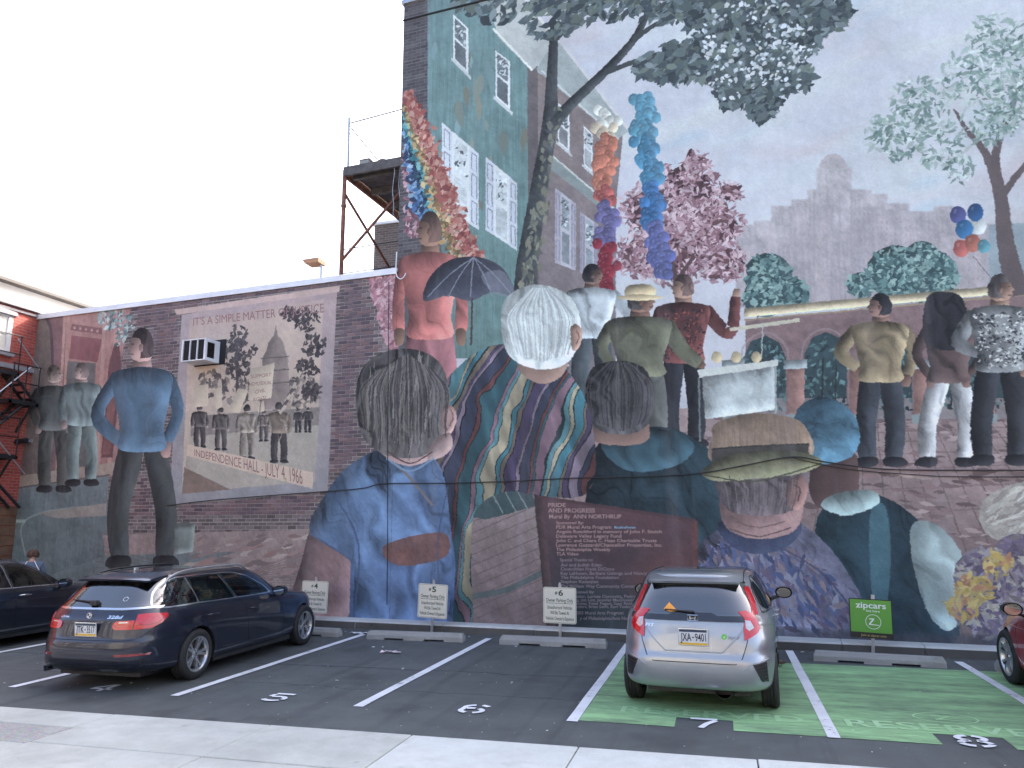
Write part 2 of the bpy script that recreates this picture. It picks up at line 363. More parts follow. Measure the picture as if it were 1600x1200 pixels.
        t = lambda X, v: (X, (ay+(by-ay)*(X-ax)/(bx-ax))+((ah+(bh-ah)*(X-ax)/(bx-ax))-(ay+(by-ay)*(X-ax)/(bx-ax)))*v)
        i0, i1 = ax+(bx-ax)*.12, ax+(bx-ax)*.84
        P([t(i0, .05), t(i1, .05), t(i1, .47), t(i0, .47)], glass, tex=.3); P([t(i0, .53), t(i1, .53), t(i1, .95), t(i0, .95)], np.asarray(glass)*.92, tex=.3)
        if not sh: P([t(ax-3, 1.0), t(bx+4, 1.0), t(bx+4, 1.07), t(ax-3, 1.07)], (206, 208, 214), tex=.06)
        M.dabs(22, M.inpoly([t(i0, .1), t(i1, .1), t(i1, .44), t(i0, .44)]), [(200, 206, 214), (92, 102, 112)], (2, 5))
    window(708, 22, 732, 92, 44, 116, (118, 126, 136)); window(774, 78, 797, 152, 96, 172, (112, 122, 132))
    window(706, 204, 734, 330, 228, 350, (214, 220, 230), sh=(212, 216, 232)); window(772, 256, 796, 368, 276, 384, (212, 218, 228), sh=(206, 210, 226))
    window(872, 160, 890, 222, 176, 238, (150, 150, 158)); window(912, 196, 926, 258, 210, 270, (186, 190, 200))
    window(876, 300, 892, 414, 312, 420, (150, 158, 172), sh=(176, 164, 182), frame=(190, 186, 200)); window(914, 336, 928, 430, 346, 436, (150, 158, 172), sh=(164, 152, 170), frame=(186, 182, 196))
    window(868, 520, 892, 650, 530, 656, (86, 96, 108), sh=(118, 104, 118), frame=(128, 120, 132))
    # ---- dark brick pier and garlands at the left edge
    M.bricks([(620, -10), (668, -40), (668, 210), (690, 330), (690, 470), (620, 470)], (84, 78, 86), (112, 106, 112), jit=.16)
    for (xa, ya), (xb, yb), cols, n in [((630, 235), (654, 372), [(150, 92, 110), (110, 70, 86), (196, 150, 162)], 130), ((632, 196), (664, 340), [(60, 96, 156), (94, 142, 196), (150, 180, 214), (40, 60, 100)], 260), ((633, 186), (680, 335), [(34, 44, 70), (44, 66, 96)], 150), ((634, 182), (692, 350), [(84, 160, 172), (124, 192, 198), (50, 110, 126)], 260), ((636, 168), (714, 400), [(196, 156, 100), (214, 186, 136), (150, 112, 74), (112, 96, 70)], 280), ((637, 150), (736, 402), [(168, 84, 78), (184, 112, 102), (140, 66, 64), (204, 150, 138)], 420)]:
        def onl(rng):
            t = rng.random()
            return (max(633, xa+(xb-xa)*t**0.95+rng.normal(0, 4.0+4.5*t)), ya+(yb-ya)*t+rng.normal(0, 4))
        M.dabs(int(n*1.8), onl, cols, (3.5, 7.5), ratio=.6)
    # ---- blossom tree
    pk = [(1070, 300, 60), (1020, 330, 55), (1110, 350, 55), (1060, 390, 70), (1130, 410, 40), (1000, 400, 42), (1140, 300, 22), (1090, 255, 22)]
    rec = [(a, b, r*.72) for a, b, r in pk]
    for x, y, r in rec: P([(x+r*math.cos(a), y+r*.85*math.sin(a)) for a in np.linspace(0, 6.28, 8, endpoint=False)], (96, 62, 70), sm=True, tex=.4)
    M.dabs(260, M.blobs(rec), [(74, 46, 54), (112, 74, 80)], (8, 16))
    M.dabs(1500, M.blobs(pk), [(190, 150, 164), (168, 122, 138), (206, 176, 188), (140, 96, 110)], (4, 8.5), ratio=.38)
    L([(1060, 500), (1056, 440), (1040, 380)], 9, (92, 66, 70)); L([(1056, 440), (1085, 400)], 6, (92, 66, 70))
    # ---- balloon strings
    seq = [((224, 222, 218), 3), ((222, 200, 176), 2), ((206, 116, 92), 9), ((190, 88, 84), 3), ((104, 98, 158), 7), ((150, 40, 56), 9)]
    y = 172
    for c, n in seq:
        for i in range(n*4):
            M.balloon(944+(y-172)*0.02+M.rng.normal(0, 7), y+M.rng.normal(0, 2), 8.5, np.asarray(c)*M.rng.uniform(.88, 1.12)); y += 2.2
    y = 150
    for c, n in [((84, 150, 184), 9), ((66, 136, 182), 9), ((52, 110, 178), 8), ((92, 100, 172), 10)]:
        for i in range(n*4):
            M.balloon(1002+(y-150)*0.11+M.rng.normal(0, 7), y+M.rng.normal(0, 2), 9.5, np.asarray(c)*M.rng.uniform(.88, 1.12)); y += 1.95
    # ---- big shade tree over everything
    bark = (62, 66, 70)
    L([(822, 520), (822, 430), (838, 320), (858, 200), (862, 130), (866, 40)], 30, bark, taper=[40, 34, 28, 24, 18, 12], shade=.3, rad=8, tex=.5)
    L([(856, 208), (890, 165), (945, 112), (990, 62), (1012, 20), (1030, -10)], 20, bark, taper=[24, 18, 15, 12, 9, 6], shade=.3, rad=6, tex=.4)
    L([(945, 114), (1000, 94), (1060, 84)], 8, bark, taper=[10, 7, 3]); L([(990, 62), (1040, 30), (1090, 26)], 8, bark, taper=[10, 6, 3]); L([(870, 62), (892, 34), (906, 8)], 6, bark)
    M.dabs(110, M.inpoly([(800, 480), (812, 440), (848, 230), (872, 150), (880, 180), (868, 240), (838, 460)]), [(116, 118, 104), (132, 130, 112), (96, 98, 92)], (4, 9), ang=(1.5, .4))
    lf = [(775, 8, 34), (740, -10, 40), (862, 22, 48), (905, -5, 50), (960, -20, 60), (1040, -20, 70), (1010, 105, 24), (1050, 100, 40), (1110, 90, 52), (1160, 60, 60), (1180, 120, 62), (1190, 165, 28), (1230, 40, 66), (1290, 20, 40), (1120, 10, 60), (1240, 120, 32), (1140, 150, 24)]
    inner = [(a, b, r*.74) for a, b, r in lf if a > 1000]
    M.dabs(520, M.blobs(inner), [(56, 66, 74), (48, 56, 66), (66, 76, 82)], (10, 22), ratio=.6)
    M.dabs(2300, M.blobs(lf), [(92, 106, 112), (72, 84, 92), (58, 68, 76), (112, 124, 130), (82, 96, 98), (98, 110, 104)], (3.5, 13), ratio=.5, jit=.2)
    M.dabs(260, M.blobs([(1180, 60, 90), (1230, 90, 60), (1130, 110, 60)]), [(200, 208, 222), (212, 212, 222)], (2.5, 6), ratio=.7)
    # ---- terrace floor behind the nearer people, with a low green basin and a curved step
    P([(724, 800), (860, 780), (880, 985), (700, 985)], (156, 136, 138), tex=.25, col2=(118, 98, 104))
    for i in range(13): L([(735, 800+i*17), (870, 742+i*17)], 1.4, (100, 82, 88), sm=False, alpha=.7)
    P([(735, 760), (815, 745), (840, 790), (760, 812), (735, 808)], (66, 88, 94), tex=.25)
    for x in (770, 792, 812): L([(x-12, 752), (x+16, 802)], 2, (124, 144, 148), sm=False)
    L([(720, 934), (790, 922), (860, 888)], 9, (88, 100, 104), tex=.2)
    # ---- people by the blossom tree: plain standing figures
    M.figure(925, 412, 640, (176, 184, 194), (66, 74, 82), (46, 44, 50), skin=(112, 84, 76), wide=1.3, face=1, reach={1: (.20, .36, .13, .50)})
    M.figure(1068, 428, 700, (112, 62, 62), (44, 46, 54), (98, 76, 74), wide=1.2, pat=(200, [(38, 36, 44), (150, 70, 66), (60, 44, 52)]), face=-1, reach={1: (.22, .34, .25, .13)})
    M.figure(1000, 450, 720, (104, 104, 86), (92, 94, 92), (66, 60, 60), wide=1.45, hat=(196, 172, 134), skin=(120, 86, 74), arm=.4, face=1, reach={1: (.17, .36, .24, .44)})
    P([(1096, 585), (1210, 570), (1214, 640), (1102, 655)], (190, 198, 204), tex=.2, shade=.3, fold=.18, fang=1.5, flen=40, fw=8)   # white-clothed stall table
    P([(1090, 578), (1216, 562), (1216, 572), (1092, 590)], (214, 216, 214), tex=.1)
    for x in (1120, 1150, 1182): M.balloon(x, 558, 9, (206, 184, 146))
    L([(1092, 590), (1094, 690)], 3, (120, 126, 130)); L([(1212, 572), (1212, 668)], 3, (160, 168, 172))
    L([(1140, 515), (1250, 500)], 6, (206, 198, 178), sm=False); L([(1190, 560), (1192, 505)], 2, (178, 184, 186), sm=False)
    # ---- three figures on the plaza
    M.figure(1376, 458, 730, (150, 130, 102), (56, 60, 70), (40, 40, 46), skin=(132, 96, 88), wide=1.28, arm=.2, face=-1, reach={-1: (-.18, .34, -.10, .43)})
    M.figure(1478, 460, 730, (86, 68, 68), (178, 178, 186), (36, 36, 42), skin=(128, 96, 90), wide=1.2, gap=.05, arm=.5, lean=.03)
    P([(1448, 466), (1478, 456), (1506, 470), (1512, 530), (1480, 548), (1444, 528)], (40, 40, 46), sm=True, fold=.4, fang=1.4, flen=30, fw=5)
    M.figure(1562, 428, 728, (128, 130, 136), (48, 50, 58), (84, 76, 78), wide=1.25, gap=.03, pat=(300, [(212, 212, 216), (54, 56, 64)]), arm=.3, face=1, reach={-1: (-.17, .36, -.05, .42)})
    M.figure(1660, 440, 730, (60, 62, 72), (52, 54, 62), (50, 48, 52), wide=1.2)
    # ---- pale bushes and flower bed at the lower right
    P([(1530, 800), (1560, 765), (1640, 750), (1700, 800), (1700, 850), (1560, 845)], (176, 166, 162), sm=True, tex=.3)
    M.dabs(260, M.blobs([(1590, 800, 46), (1640, 800, 60)]), [(206, 202, 198), (170, 158, 156), (190, 182, 176)], (8, 20), ang=(-.5, .3), ratio=.25)
    # ================= low wall =================
    M.bricks([(40, 440), (640, 420), (640, 1000), (-20, 1000)], (108, 94, 98), (158, 148, 152), jit=.24)
    # pink blossom hanging at the junction
    P([(574, 434), (640, 424), (640, 545), (608, 545)], (176, 118, 132), tex=.3)
    M.dabs(420, M.inpoly([(572, 432), (642, 424), (642, 548), (604, 548)]), [(206, 150, 164), (184, 120, 136), (216, 170, 182), (150, 94, 108)], (3, 7))
    # rose portico
    P([(40, 480), (205, 455), (205, 480), (190, 560), (182, 745), (20, 755)], (170, 122, 120), tex=.2, streak=.12)
    P([(58, 470), (104, 470), (96, 745), (22, 755)], (136, 98, 106), tex=.2)
    P([(62, 486), (78, 512), (76, 600), (60, 750), (18, 755), (40, 600)], (120, 104, 102), sm=True, tex=.25)
    L([(64, 486), (80, 520), (80, 640), (66, 752)], 5, (92, 74, 84), tex=.2)
    for x in (98, 104): L([(x+4, 480), (x-10, 745)], 5, (186, 140, 136), tex=.2, sm=False)
    P([(112, 524), (160, 530), (152, 566), (108, 560)], (142, 84, 92), tex=.15); P([(106, 564), (150, 568), (140, 730), (92, 736)], (110, 106, 110), tex=.25)
    P([(112, 506), (164, 514), (163, 523), (110, 516)], (136, 88, 94), tex=.15)
    for i in range(6): M.balloon(116+i*9, 512+i*1.2, 2.4, (178, 132, 134))
    for x0, t in [(158, 0), (176, 0)]: L([(x0+6, 485), (x0-6, 740)], 6, (190, 146, 140), tex=.2, sm=False)
    P([(170, 570), (178, 540), (186, 536), (190, 570), (176, 715), (158, 715)], (112, 72, 78), tex=.2)
    P([(172, 590), (185, 590), (172, 710), (160, 710)], (138, 90, 92), tex=.2)
    M.dabs(170, M.blobs([(175, 495, 22), (192, 505, 20), (186, 530, 10)]), [(130, 158, 162), (86, 116, 120), (180, 196, 200), (178, 128, 132)], (3, 6))
    # footway, roadway and paving of the painted street
    P([(20, 745), (180, 722), (176, 742), (16, 770)], (172, 152, 142), tex=.2)
    P([(16, 762), (170, 742), (166, 835), (380, 850), (300, 935), (120, 985), (-20, 985)], (116, 130, 140), tex=.22, streak=.16, col2=(104, 116, 124))
    L([(16, 764), (172, 742)], 2, (110, 92, 94), sm=False)
    L([(40, 868), (34, 822), (70, 800), (160, 790)], 3, (150, 160, 166)); L([(12, 815), (40, 814)], 4, (170, 186, 190), sm=False)
    P([(60, 802), (166, 786), (166, 806), (90, 810)], (160, 150, 148), tex=.2)
    P([(160, 836), (520, 826), (500, 1005), (100, 1005), (240, 905), (165, 875)], (156, 134, 134), tex=.3)
    P([(165, 868), (370, 862), (300, 885), (180, 935), (60, 905)], (116, 126, 132), tex=.25, streak=.14)
    for i in range(16): L([(150, 985-i*9), (520, 845-i*2+i*9.5)], 1.2, (112, 94, 98), sm=False, alpha=.6)
    M.dabs(160, M.inpoly([(300, 840), (520, 832), (500, 980), (160, 980)]), [(182, 164, 160), (150, 118, 118), (140, 120, 122)], (8, 20), ang=(-.25, .1), ratio=.25)
    P([(60, 905), (200, 928), (300, 985), (-20, 985), (0, 900)], (98, 92, 100), tex=.3, alpha=.8)
    # poster with plain sepia park view
    P([(284, 492), (527, 448), (512, 768), (264, 790)], (186, 156, 160), tex=.12, col2=(146, 148, 160), gdir=(-.2, 1))
    P([(272, 484), (532, 446), (530, 456), (276, 492)], (206, 172, 168), tex=.12)
    P([(296, 500), (506, 468), (492, 752), (284, 770)], (190, 164, 158), tex=.1, col2=(206, 188, 168))
    M.dabs(260, M.blobs([(330, 600, 24), (370, 610, 26), (430, 615, 30), (470, 612, 30)]), [(112, 102, 104), (140, 128, 124), (88, 80, 84)], (3, 7))
    P([(407, 640), (410, 560), (416, 548), (420, 534), (428, 524), (431, 508), (434, 524), (442, 534), (446, 548), (450, 560), (454, 640)], (140, 124, 120), tex=.2, shade=.2)
    for y in (560, 580, 600): L([(408, y), (452, y-3)], 2, (104, 92, 92), sm=False)
    L([(371, 630), (370, 560), (368, 530)], 5, (76, 68, 72)); tre = [(370, 520, 16), (362, 545, 18), (382, 550, 18), (370, 575, 20)]
    M.dabs(170, M.blobs(tre), [(66, 60, 66), (86, 78, 82)], (3, 6.5))
    M.dabs(260, M.blobs([(478, 500, 22), (490, 540, 20), (455, 492, 14), (480, 575, 18), (486, 610, 16)]), [(60, 54, 60), (80, 72, 76)], (3, 6.5))
    P([(300, 652), (500, 640), (492, 752), (284, 770)], (176, 166, 158), tex=.12); P([(300, 650), (500, 636), (498, 664), (298, 682)], (142, 132, 130), tex=.2)
    P([(288, 730), (360, 765), (284, 772)], (134, 112, 104), tex=.2)
    for x, yt, yb, c, lg in [(312, 632, 700, (86, 80, 82), (70, 66, 70)), (345, 636, 704, (92, 86, 86), (80, 74, 76)), (386, 632, 718, (150, 138, 130), (128, 118, 112)), (436, 628, 724, (128, 112, 102), (64, 60, 64)), (412, 640, 690, (120, 110, 106), (84, 78, 80)), (466, 638, 676, (70, 66, 70), (56, 52, 58)), (481, 636, 676, (70, 66, 70), (56, 52, 58))]:
        M.figure(x, yt, yb, c, lg, (66, 60, 62), skin=(160, 144, 136), wide=1.25)
    for q in [[(303, 603), (326, 600), (325, 634), (303, 637)], [(333, 610), (347, 602), (347, 636), (338, 640)], [(372, 606), (388, 610), (374, 646), (357, 643)], [(391, 576), (429, 567), (424, 622), (388, 626)], [(397, 630), (412, 626), (414, 642), (404, 646)]]:
        P(q, (204, 186, 168), tex=.08, shade=.1)
    L([(408, 624), (404, 662)], 1.6, (110, 100, 98), sm=False); L([(340, 640), (342, 668)], 1.4, (110, 100, 98), sm=False)
    for t in range(7): L([(470-t*4, 580+t*9), (464-t*4.5, 592+t*9)], 5, [(196, 180, 164), (96, 84, 84)][t % 2], sm=False)
    L([(476, 572), (436, 690)], 1.6, (150, 136, 124), sm=False)
    P([(293, 694), (489, 738), (489, 764), (291, 712)], (212, 188, 172), tex=.08)
    # two walkers and a tall figure reading the poster
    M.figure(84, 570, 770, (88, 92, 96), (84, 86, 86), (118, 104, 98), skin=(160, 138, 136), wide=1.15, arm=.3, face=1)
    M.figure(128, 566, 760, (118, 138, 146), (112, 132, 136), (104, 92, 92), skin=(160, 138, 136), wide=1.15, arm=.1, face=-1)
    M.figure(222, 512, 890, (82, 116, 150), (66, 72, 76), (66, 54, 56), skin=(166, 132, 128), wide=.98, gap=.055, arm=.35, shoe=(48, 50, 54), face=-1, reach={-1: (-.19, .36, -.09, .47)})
    P([(272, 820), (305, 817), (302, 862), (274, 866)], (128, 142, 142), tex=.2, shade=.4, rad=6); P([(272, 820), (288, 814), (305, 818), (289, 824)], (92, 100, 100), tex=.2)
    # ---- seated crowd in the foreground, all seen from behind
    # dark teal coat
    P([(905, 1010), (918, 760), (930, 700), (975, 672), (1040, 668), (1090, 690), (1118, 740), (1140, 1010)], (44, 68, 82), sm=True, fold=.4, fang=1.0, flen=120, fw=26, shade=.35, rad=30, tex=.3)
    P([(940, 700), (960, 678), (1050, 672), (1085, 700), (1050, 730), (980, 735)], (52, 82, 98), sm=True, fold=.3, flen=80, fw=14, shade=.4, rad=14)
    P([(934, 640), (1000, 640), (1010, 690), (930, 690)], (128, 98, 90), sm=True, shade=.3)
    P([(914, 610), (926, 575), (965, 564), (1005, 574), (1022, 612), (1014, 660), (985, 678), (940, 674), (918, 650)], (72, 70, 74), sm=True, fold=.5, fang=1.3, flen=40, fw=5, shade=.45, rad=20)
    # person with flat cap and dark vest
    P([(1285, 1010), (1272, 850), (1290, 790), (1350, 768), (1420, 800), (1462, 860), (1490, 1010)], (40, 58, 74), sm=True, fold=.4, fang=1.4, flen=120, fw=28, shade=.3, rad=30, tex=.3, col2=(44, 78, 96), gdir=(-1, .2))
    P([(1360, 800), (1384, 792), (1392, 870), (1384, 960), (1372, 1005), (1360, 900)], (76, 122, 142), sm=True, tex=.2, alpha=.8)
    P([(1424, 822), (1460, 818), (1500, 860), (1520, 930), (1486, 985), (1452, 960), (1428, 890)], (172, 194, 202), sm=True, fold=.28, fang=1.2, flen=90, fw=12, shade=.35, rad=18)
    P([(1262, 720), (1330, 700), (1342, 760), (1330, 790), (1275, 790)], (88, 66, 66), sm=True, shade=.35, rad=14)
    P([(1282, 790), (1305, 772), (1362, 766), (1372, 788), (1320, 806)], (156, 180, 186), sm=True, fold=.2, shade=.3, rad=10)
    P([(1238, 690), (1246, 640), (1285, 620), (1328, 640), (1344, 680), (1332, 712), (1290, 726), (1252, 722)], (70, 110, 138), sm=True, fold=.4, fang=.3, flen=60, fw=9, shade=.4, rad=22, tex=.3)
    # person in straw hat, lavender jacket
    P([(1070, 1010), (1086, 870), (1118, 830), (1180, 808), (1240, 812), (1300, 860), (1350, 940), (1368, 1010)], (124, 124, 158), sm=True, fold=.4, fang=1.1, flen=90, fw=22, shade=.35, rad=34, tex=.4)
    M.dabs(420, M.inpoly([(1080, 990), (1090, 880), (1130, 840), (1240, 850), (1300, 900), (1340, 990)]), [(88, 100, 156), (148, 148, 176), (112, 96, 130), (70, 84, 132), (140, 122, 134)], (6, 18), ang=(1.1, .5), ratio=.3)
    P([(1128, 812), (1245, 812), (1236, 850), (1180, 866), (1134, 846)], (58, 68, 100), sm=True, tex=.3, shade=.3, rad=10)
    P([(1126, 730), (1252, 728), (1256, 790), (1240, 830), (1182, 842), (1134, 824), (1124, 780)], (142, 108, 108), sm=True, shade=.4, rad=24, tex=.3)
    P([(1124, 728), (1254, 726), (1256, 778), (1230, 800), (1184, 806), (1140, 798), (1122, 770)], (104, 92, 98), sm=True, fold=.4, fang=1.4, flen=30, fw=4, shade=.3, rad=16)
    P([(1118, 724), (1112, 682), (1118, 662), (1160, 648), (1215, 648), (1256, 664), (1262, 716)], (158, 130, 112), sm=True, tex=.25, streak=.2, shade=.25, rad=16)
    P([(1112, 700), (1264, 692), (1264, 714), (1112, 722)], (72, 68, 66), tex=.3)
    P([(1096, 738), (1130, 714), (1190, 704), (1250, 706), (1286, 722), (1250, 740), (1180, 748), (1120, 752)], (126, 124, 96), sm=True, tex=.3, shade=.45, rad=10)
    P([(1232, 752), (1252, 742), (1262, 762), (1254, 792), (1238, 796), (1228, 776)], (158, 116, 112), sm=True, shade=.4, rad=6, tex=.2)
    L([(1240, 756), (1250, 764), (1246, 782)], 2.2, (104, 72, 72)); L([(1140, 826), (1186, 838), (1236, 824)], 2, (104, 78, 80)); L([(1150, 815), (1186, 824), (1226, 815)], 1.5, (116, 88, 88))
    for k in range(16): L([(1132+k*7.6, 742+M.rng.uniform(0, 8)), (1136+k*7.2, 772), (1140+k*6.4, 796+M.rng.uniform(-6, 6))], 1.6, [(140, 130, 132), (74, 66, 72)][k % 2], alpha=.7)
    L([(1112, 702), (1190, 696), (1264, 694)], 1.6, (48, 46, 48)); L([(1100, 742), (1180, 752), (1284, 724)], 2.4, (84, 84, 66))
    for k in range(12): L([(1122+k*11.5, 664+abs(k-6)*1.2), (1120+k*11.8, 696)], 1.2, (126, 102, 90), alpha=.6)
    L([(1118, 858), (1200, 850), (1280, 892), (1330, 950)], 3, (70, 72, 112), alpha=.8); L([(1186, 866), (1184, 930), (1176, 1000)], 2.5, (84, 84, 120), alpha=.8)
    # flower bed
    fb = [(1540, 900, 50), (1590, 870, 40), (1570, 960, 60), (1520, 950, 34), (1640, 930, 80)]
    for x, y, r in fb: P([(x+r*math.cos(a), y+r*.9*math.sin(a)) for a in np.linspace(0, 6.28, 9, endpoint=False)], (116, 104, 124), sm=True, tex=.4)
    M.dabs(900, M.blobs(fb), [(150, 140, 160), (120, 104, 138), (176, 168, 160), (96, 84, 116), (140, 126, 136)], (6, 15), ratio=.35)
    M.dabs(150, M.blobs([(1520, 920, 30), (1505, 945, 26), (1560, 880, 24)]), [(196, 164, 84), (206, 178, 110), (188, 130, 96)], (6, 13), ratio=.4)
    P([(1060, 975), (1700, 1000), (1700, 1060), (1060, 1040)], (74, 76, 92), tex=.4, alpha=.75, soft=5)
    # umbrella and a figure in red, up by the garlands
    P([(622, 470), (640, 455), (655, 560), (700, 640), (622, 640)], (86, 92, 100), tex=.3)
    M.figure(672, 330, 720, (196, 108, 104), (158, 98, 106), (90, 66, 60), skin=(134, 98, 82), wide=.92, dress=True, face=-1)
    P([(662, 470), (672, 432), (704, 406), (748, 402), (786, 420), (804, 462), (770, 456), (735, 470), (700, 462)], (62, 64, 80), sm=True, tex=.3, shade=.3, rad=14)
    for x in (668, 700, 735, 770, 802): L([(740, 402), ((740+x)/2, 428), (x, 464)], 1.8, (128, 132, 152))
    P([(752, 430), (786, 424), (804, 462), (770, 456)], (140, 144, 164), alpha=.5, sm=True, tex=.2)
    L([(738, 466), (736, 540)], 3, (70, 60, 58))
    # white-haired person in a many-coloured striped wrap
    cols = [(66, 136, 158), (150, 128, 150), (52, 98, 112), (196, 180, 150), (84, 70, 110), (120, 64, 64), (92, 156, 170), (128, 110, 96), (60, 66, 92), (150, 110, 130)]
    body = [(636, 990), (648, 820), (668, 660), (705, 585), (770, 540), (850, 550), (908, 610), (930, 700), (918, 770), (850, 776), (790, 768), (742, 800), (736, 880), (730, 990)]
    P(body, (54, 84, 98), sm=True, tex=.3)
    bq = M.smooth(M.T(body)); x0, y0, bm = M.fill(bq); h, w = bm.shape
    Y, X = np.mgrid[0:h, 0:w].astype(np.float32)
    ph = (X+0.35*w*np.sin(Y/h*2.0)+60*M.noise(x0, y0, w, h, .4, 110, 140, 9, 2)+26*M.noise(x0, y0, w, h, .8, 46, 60, 13, 2))/14.0
    ph = ph+.42*np.sin(ph*2.3)+.3*np.sin(ph*.9+1)
    idx = np.floor(ph).astype(int); fr = ph-idx
    pal = np.asarray(cols, np.float32)/255
    C = pal[(idx*7+3) % len(cols)]*(0.86+.5*M.noise(x0, y0, w, h, 1.3, 60, 16, 21, 2))[..., None]
    C[(fr < .14)] *= 0.35
    C *= (1+.5*M.noise(x0, y0, w, h, 1.2, 150, 36, 31, 2)-0.25*np.clip((Y/h-.45), 0, 1))[..., None]
    M.comp(x0, y0, bm*.95, np.clip(C, 0, 1))
    P([(815, 545), (884, 545), (880, 585), (846, 600), (812, 580)], (150, 118, 106), sm=True, shade=.3)
    P([(784, 520), (788, 470), (822, 447), (862, 448), (896, 470), (908, 512), (896, 556), (866, 576), (826, 574), (796, 556)], (206, 212, 216), sm=True, fold=.2, fang=1.2, flen=50, fw=5, shade=.3, rad=22, tex=.1)
    # person in sky-blue T-shirt
    P([(440, 1005), (470, 880), (492, 820), (545, 830), (560, 900), (520, 1005)], (150, 118, 122), sm=True, shade=.4, rad=22, tex=.2)
    P([(545, 1005), (548, 870), (560, 800), (700, 790), (712, 880), (706, 1005)], (74, 98, 146), tex=.25, fold=.35, fang=.4, flen=80, fw=16)
    P([(484, 830), (510, 770), (545, 728), (600, 700), (660, 704), (692, 740), (704, 830), (704, 930), (680, 985), (560, 985), (550, 880)], (104, 140, 188), sm=True, fold=.42, fang=1.05, flen=90, fw=16, shade=.35, rad=28, tex=.2, col2=(78, 104, 156), gdir=(.6, .8))
    P([(604, 850), (690, 832), (698, 868), (640, 884), (606, 876)], (138, 84, 72), sm=True, tex=.3, alpha=.85)
    L([(596, 706), (636, 742), (676, 790)], 4, (126, 118, 120))
    P([(602, 668), (668, 664), (676, 712), (636, 728), (598, 708)], (172, 140, 140), sm=True, shade=.3, rad=12)
    P([(556, 620), (566, 576), (600, 550), (648, 546), (686, 566), (702, 610), (700, 668), (672, 706), (640, 716), (596, 708), (566, 680)], (86, 82, 84), sm=True, fold=.5, fang=1.6, flen=120, fw=6, shade=.35, rad=26, tex=.2)
    M.dabs(70, M.inpoly([(566, 660), (576, 590), (640, 556), (690, 600), (680, 690), (620, 700)]), [(132, 126, 126), (56, 52, 56), (112, 106, 108)], (16, 40), ang=(1.62, .12), ratio=.06)
    P([(690, 640), (706, 634), (714, 652), (706, 676), (692, 680)], (184, 146, 142), sm=True, shade=.4, rad=5, tex=.15)     # ear and jaw of the seated woman
    P([(676, 690), (702, 676), (706, 700), (686, 716), (668, 716)], (180, 148, 146), sm=True, shade=.3, rad=8, tex=.15)
    L([(704, 640), (708, 652), (702, 666)], 1.8, (120, 86, 88)); L([(604, 704), (640, 724), (676, 706)], 2.2, (96, 66, 70))
    for k in range(46):
        x = 562+k*3.05; y0_ = 552+abs(k-24)*1.3; x1_ = 566+k*2.9+M.rng.normal(0, 2); L([(x+(24-k)*1.1, y0_), (x, 610), (x1_, 660), (x1_+(k-24)*.1, 690-abs(k-24)*.8+M.rng.uniform(-8, 10))], M.rng.uniform(1.2, 2.6), [(136, 128, 124), (52, 48, 52), (106, 98, 98), (66, 60, 64)][int(M.rng.integers(4))], alpha=.75, taper=[.5, 1, 1, .3] if False else None)
    for k in range(40):
        x = 792+k*2.75; L([(845+(x-845)*.25, 450), (x-2, 480+abs(k-20)*.6), (x, 520), (845+(x-845)*.82+M.rng.normal(0, 2), 566-abs(k-20)*.7)], M.rng.uniform(1, 2.4), [(228, 232, 234), (150, 156, 164), (196, 202, 208), (176, 182, 190)][int(M.rng.integers(4))], alpha=.7)
    P([(892, 512), (904, 508), (910, 524), (904, 544), (894, 546)], (178, 138, 122), sm=True, shade=.4, rad=5, tex=.15); L([(900, 516), (905, 526), (900, 538)], 1.6, (116, 82, 76))
    for k in range(26):
        x = 920+k*3.9; L([(966+(x-966)*.3, 566), (x, 600), (x+1, 640), (966+(x-966)*.85, 674-abs(k-13)*1.2)], M.rng.uniform(1.2, 2.4), [(98, 92, 92), (44, 42, 48), (78, 74, 78)][int(M.rng.integers(3))], alpha=.7)
    L([(520, 770), (560, 850), (552, 970)], 3, (66, 86, 132), alpha=.8); L([(700, 760), (684, 850), (690, 960)], 2.5, (66, 86, 132), alpha=.8); L([(484, 834), (520, 856), (556, 880)], 3, (76, 98, 146), alpha=.9); L([(604, 716), (640, 736), (678, 716)], 3, (124, 158, 202), alpha=.9)
    # ---- credit board
    P([(846, 776), (1084, 812), (1086, 1020), (868, 1020)], (104, 66, 72), tex=.18, col2=(60, 62, 74), gdir=(-.25, 1))
    P([(1000, 880), (1084, 850), (1086, 940), (980, 935)], (120, 70, 66), soft=16, alpha=.6, tex=.2)
    P([(880, 900), (1086, 950), (1086, 1020), (868, 1020)], (46, 62, 68), soft=14, alpha=.7, tex=.2)
    P([(834, 772), (848, 776), (872, 1020), (858, 1020)], (82, 62, 66), tex=.3, shade=.3, rad=4)
    P([(1080, 812), (1090, 814), (1092, 1020), (1082, 1020)], (110, 66, 64), tex=.3)
    L([(840, 776), (1086, 813)], 5, (84, 58, 64), sm=False)
    # ---- weathering of the paint: fine stains, faint vertical runs, bald flecks
    h, w = M.H, M.W
    M.rec = False
    # broken brush edges: every patch of paint is dragged a little, except on the bricks
    Y, X = np.mgrid[0:h, 0:w]
    dx = M.noise(0, 0, w, h, .6, 6.5, 4.5, 51, 2)*2.8+M.noise(0, 0, w, h, .2, 2.2, 2.2, 53)*1.4; dy = M.noise(0, 0, w, h, .9, 5.0, 7.0, 57, 2)*2.8
    keep = M.brick
    warped = M.img[np.clip(np.round(Y+dy).astype(int), 0, h-1), np.clip(np.round(X+dx).astype(int), 0, w-1)]
    M.img = np.where(keep[..., None], M.img, .85*warped+.15*M.img)
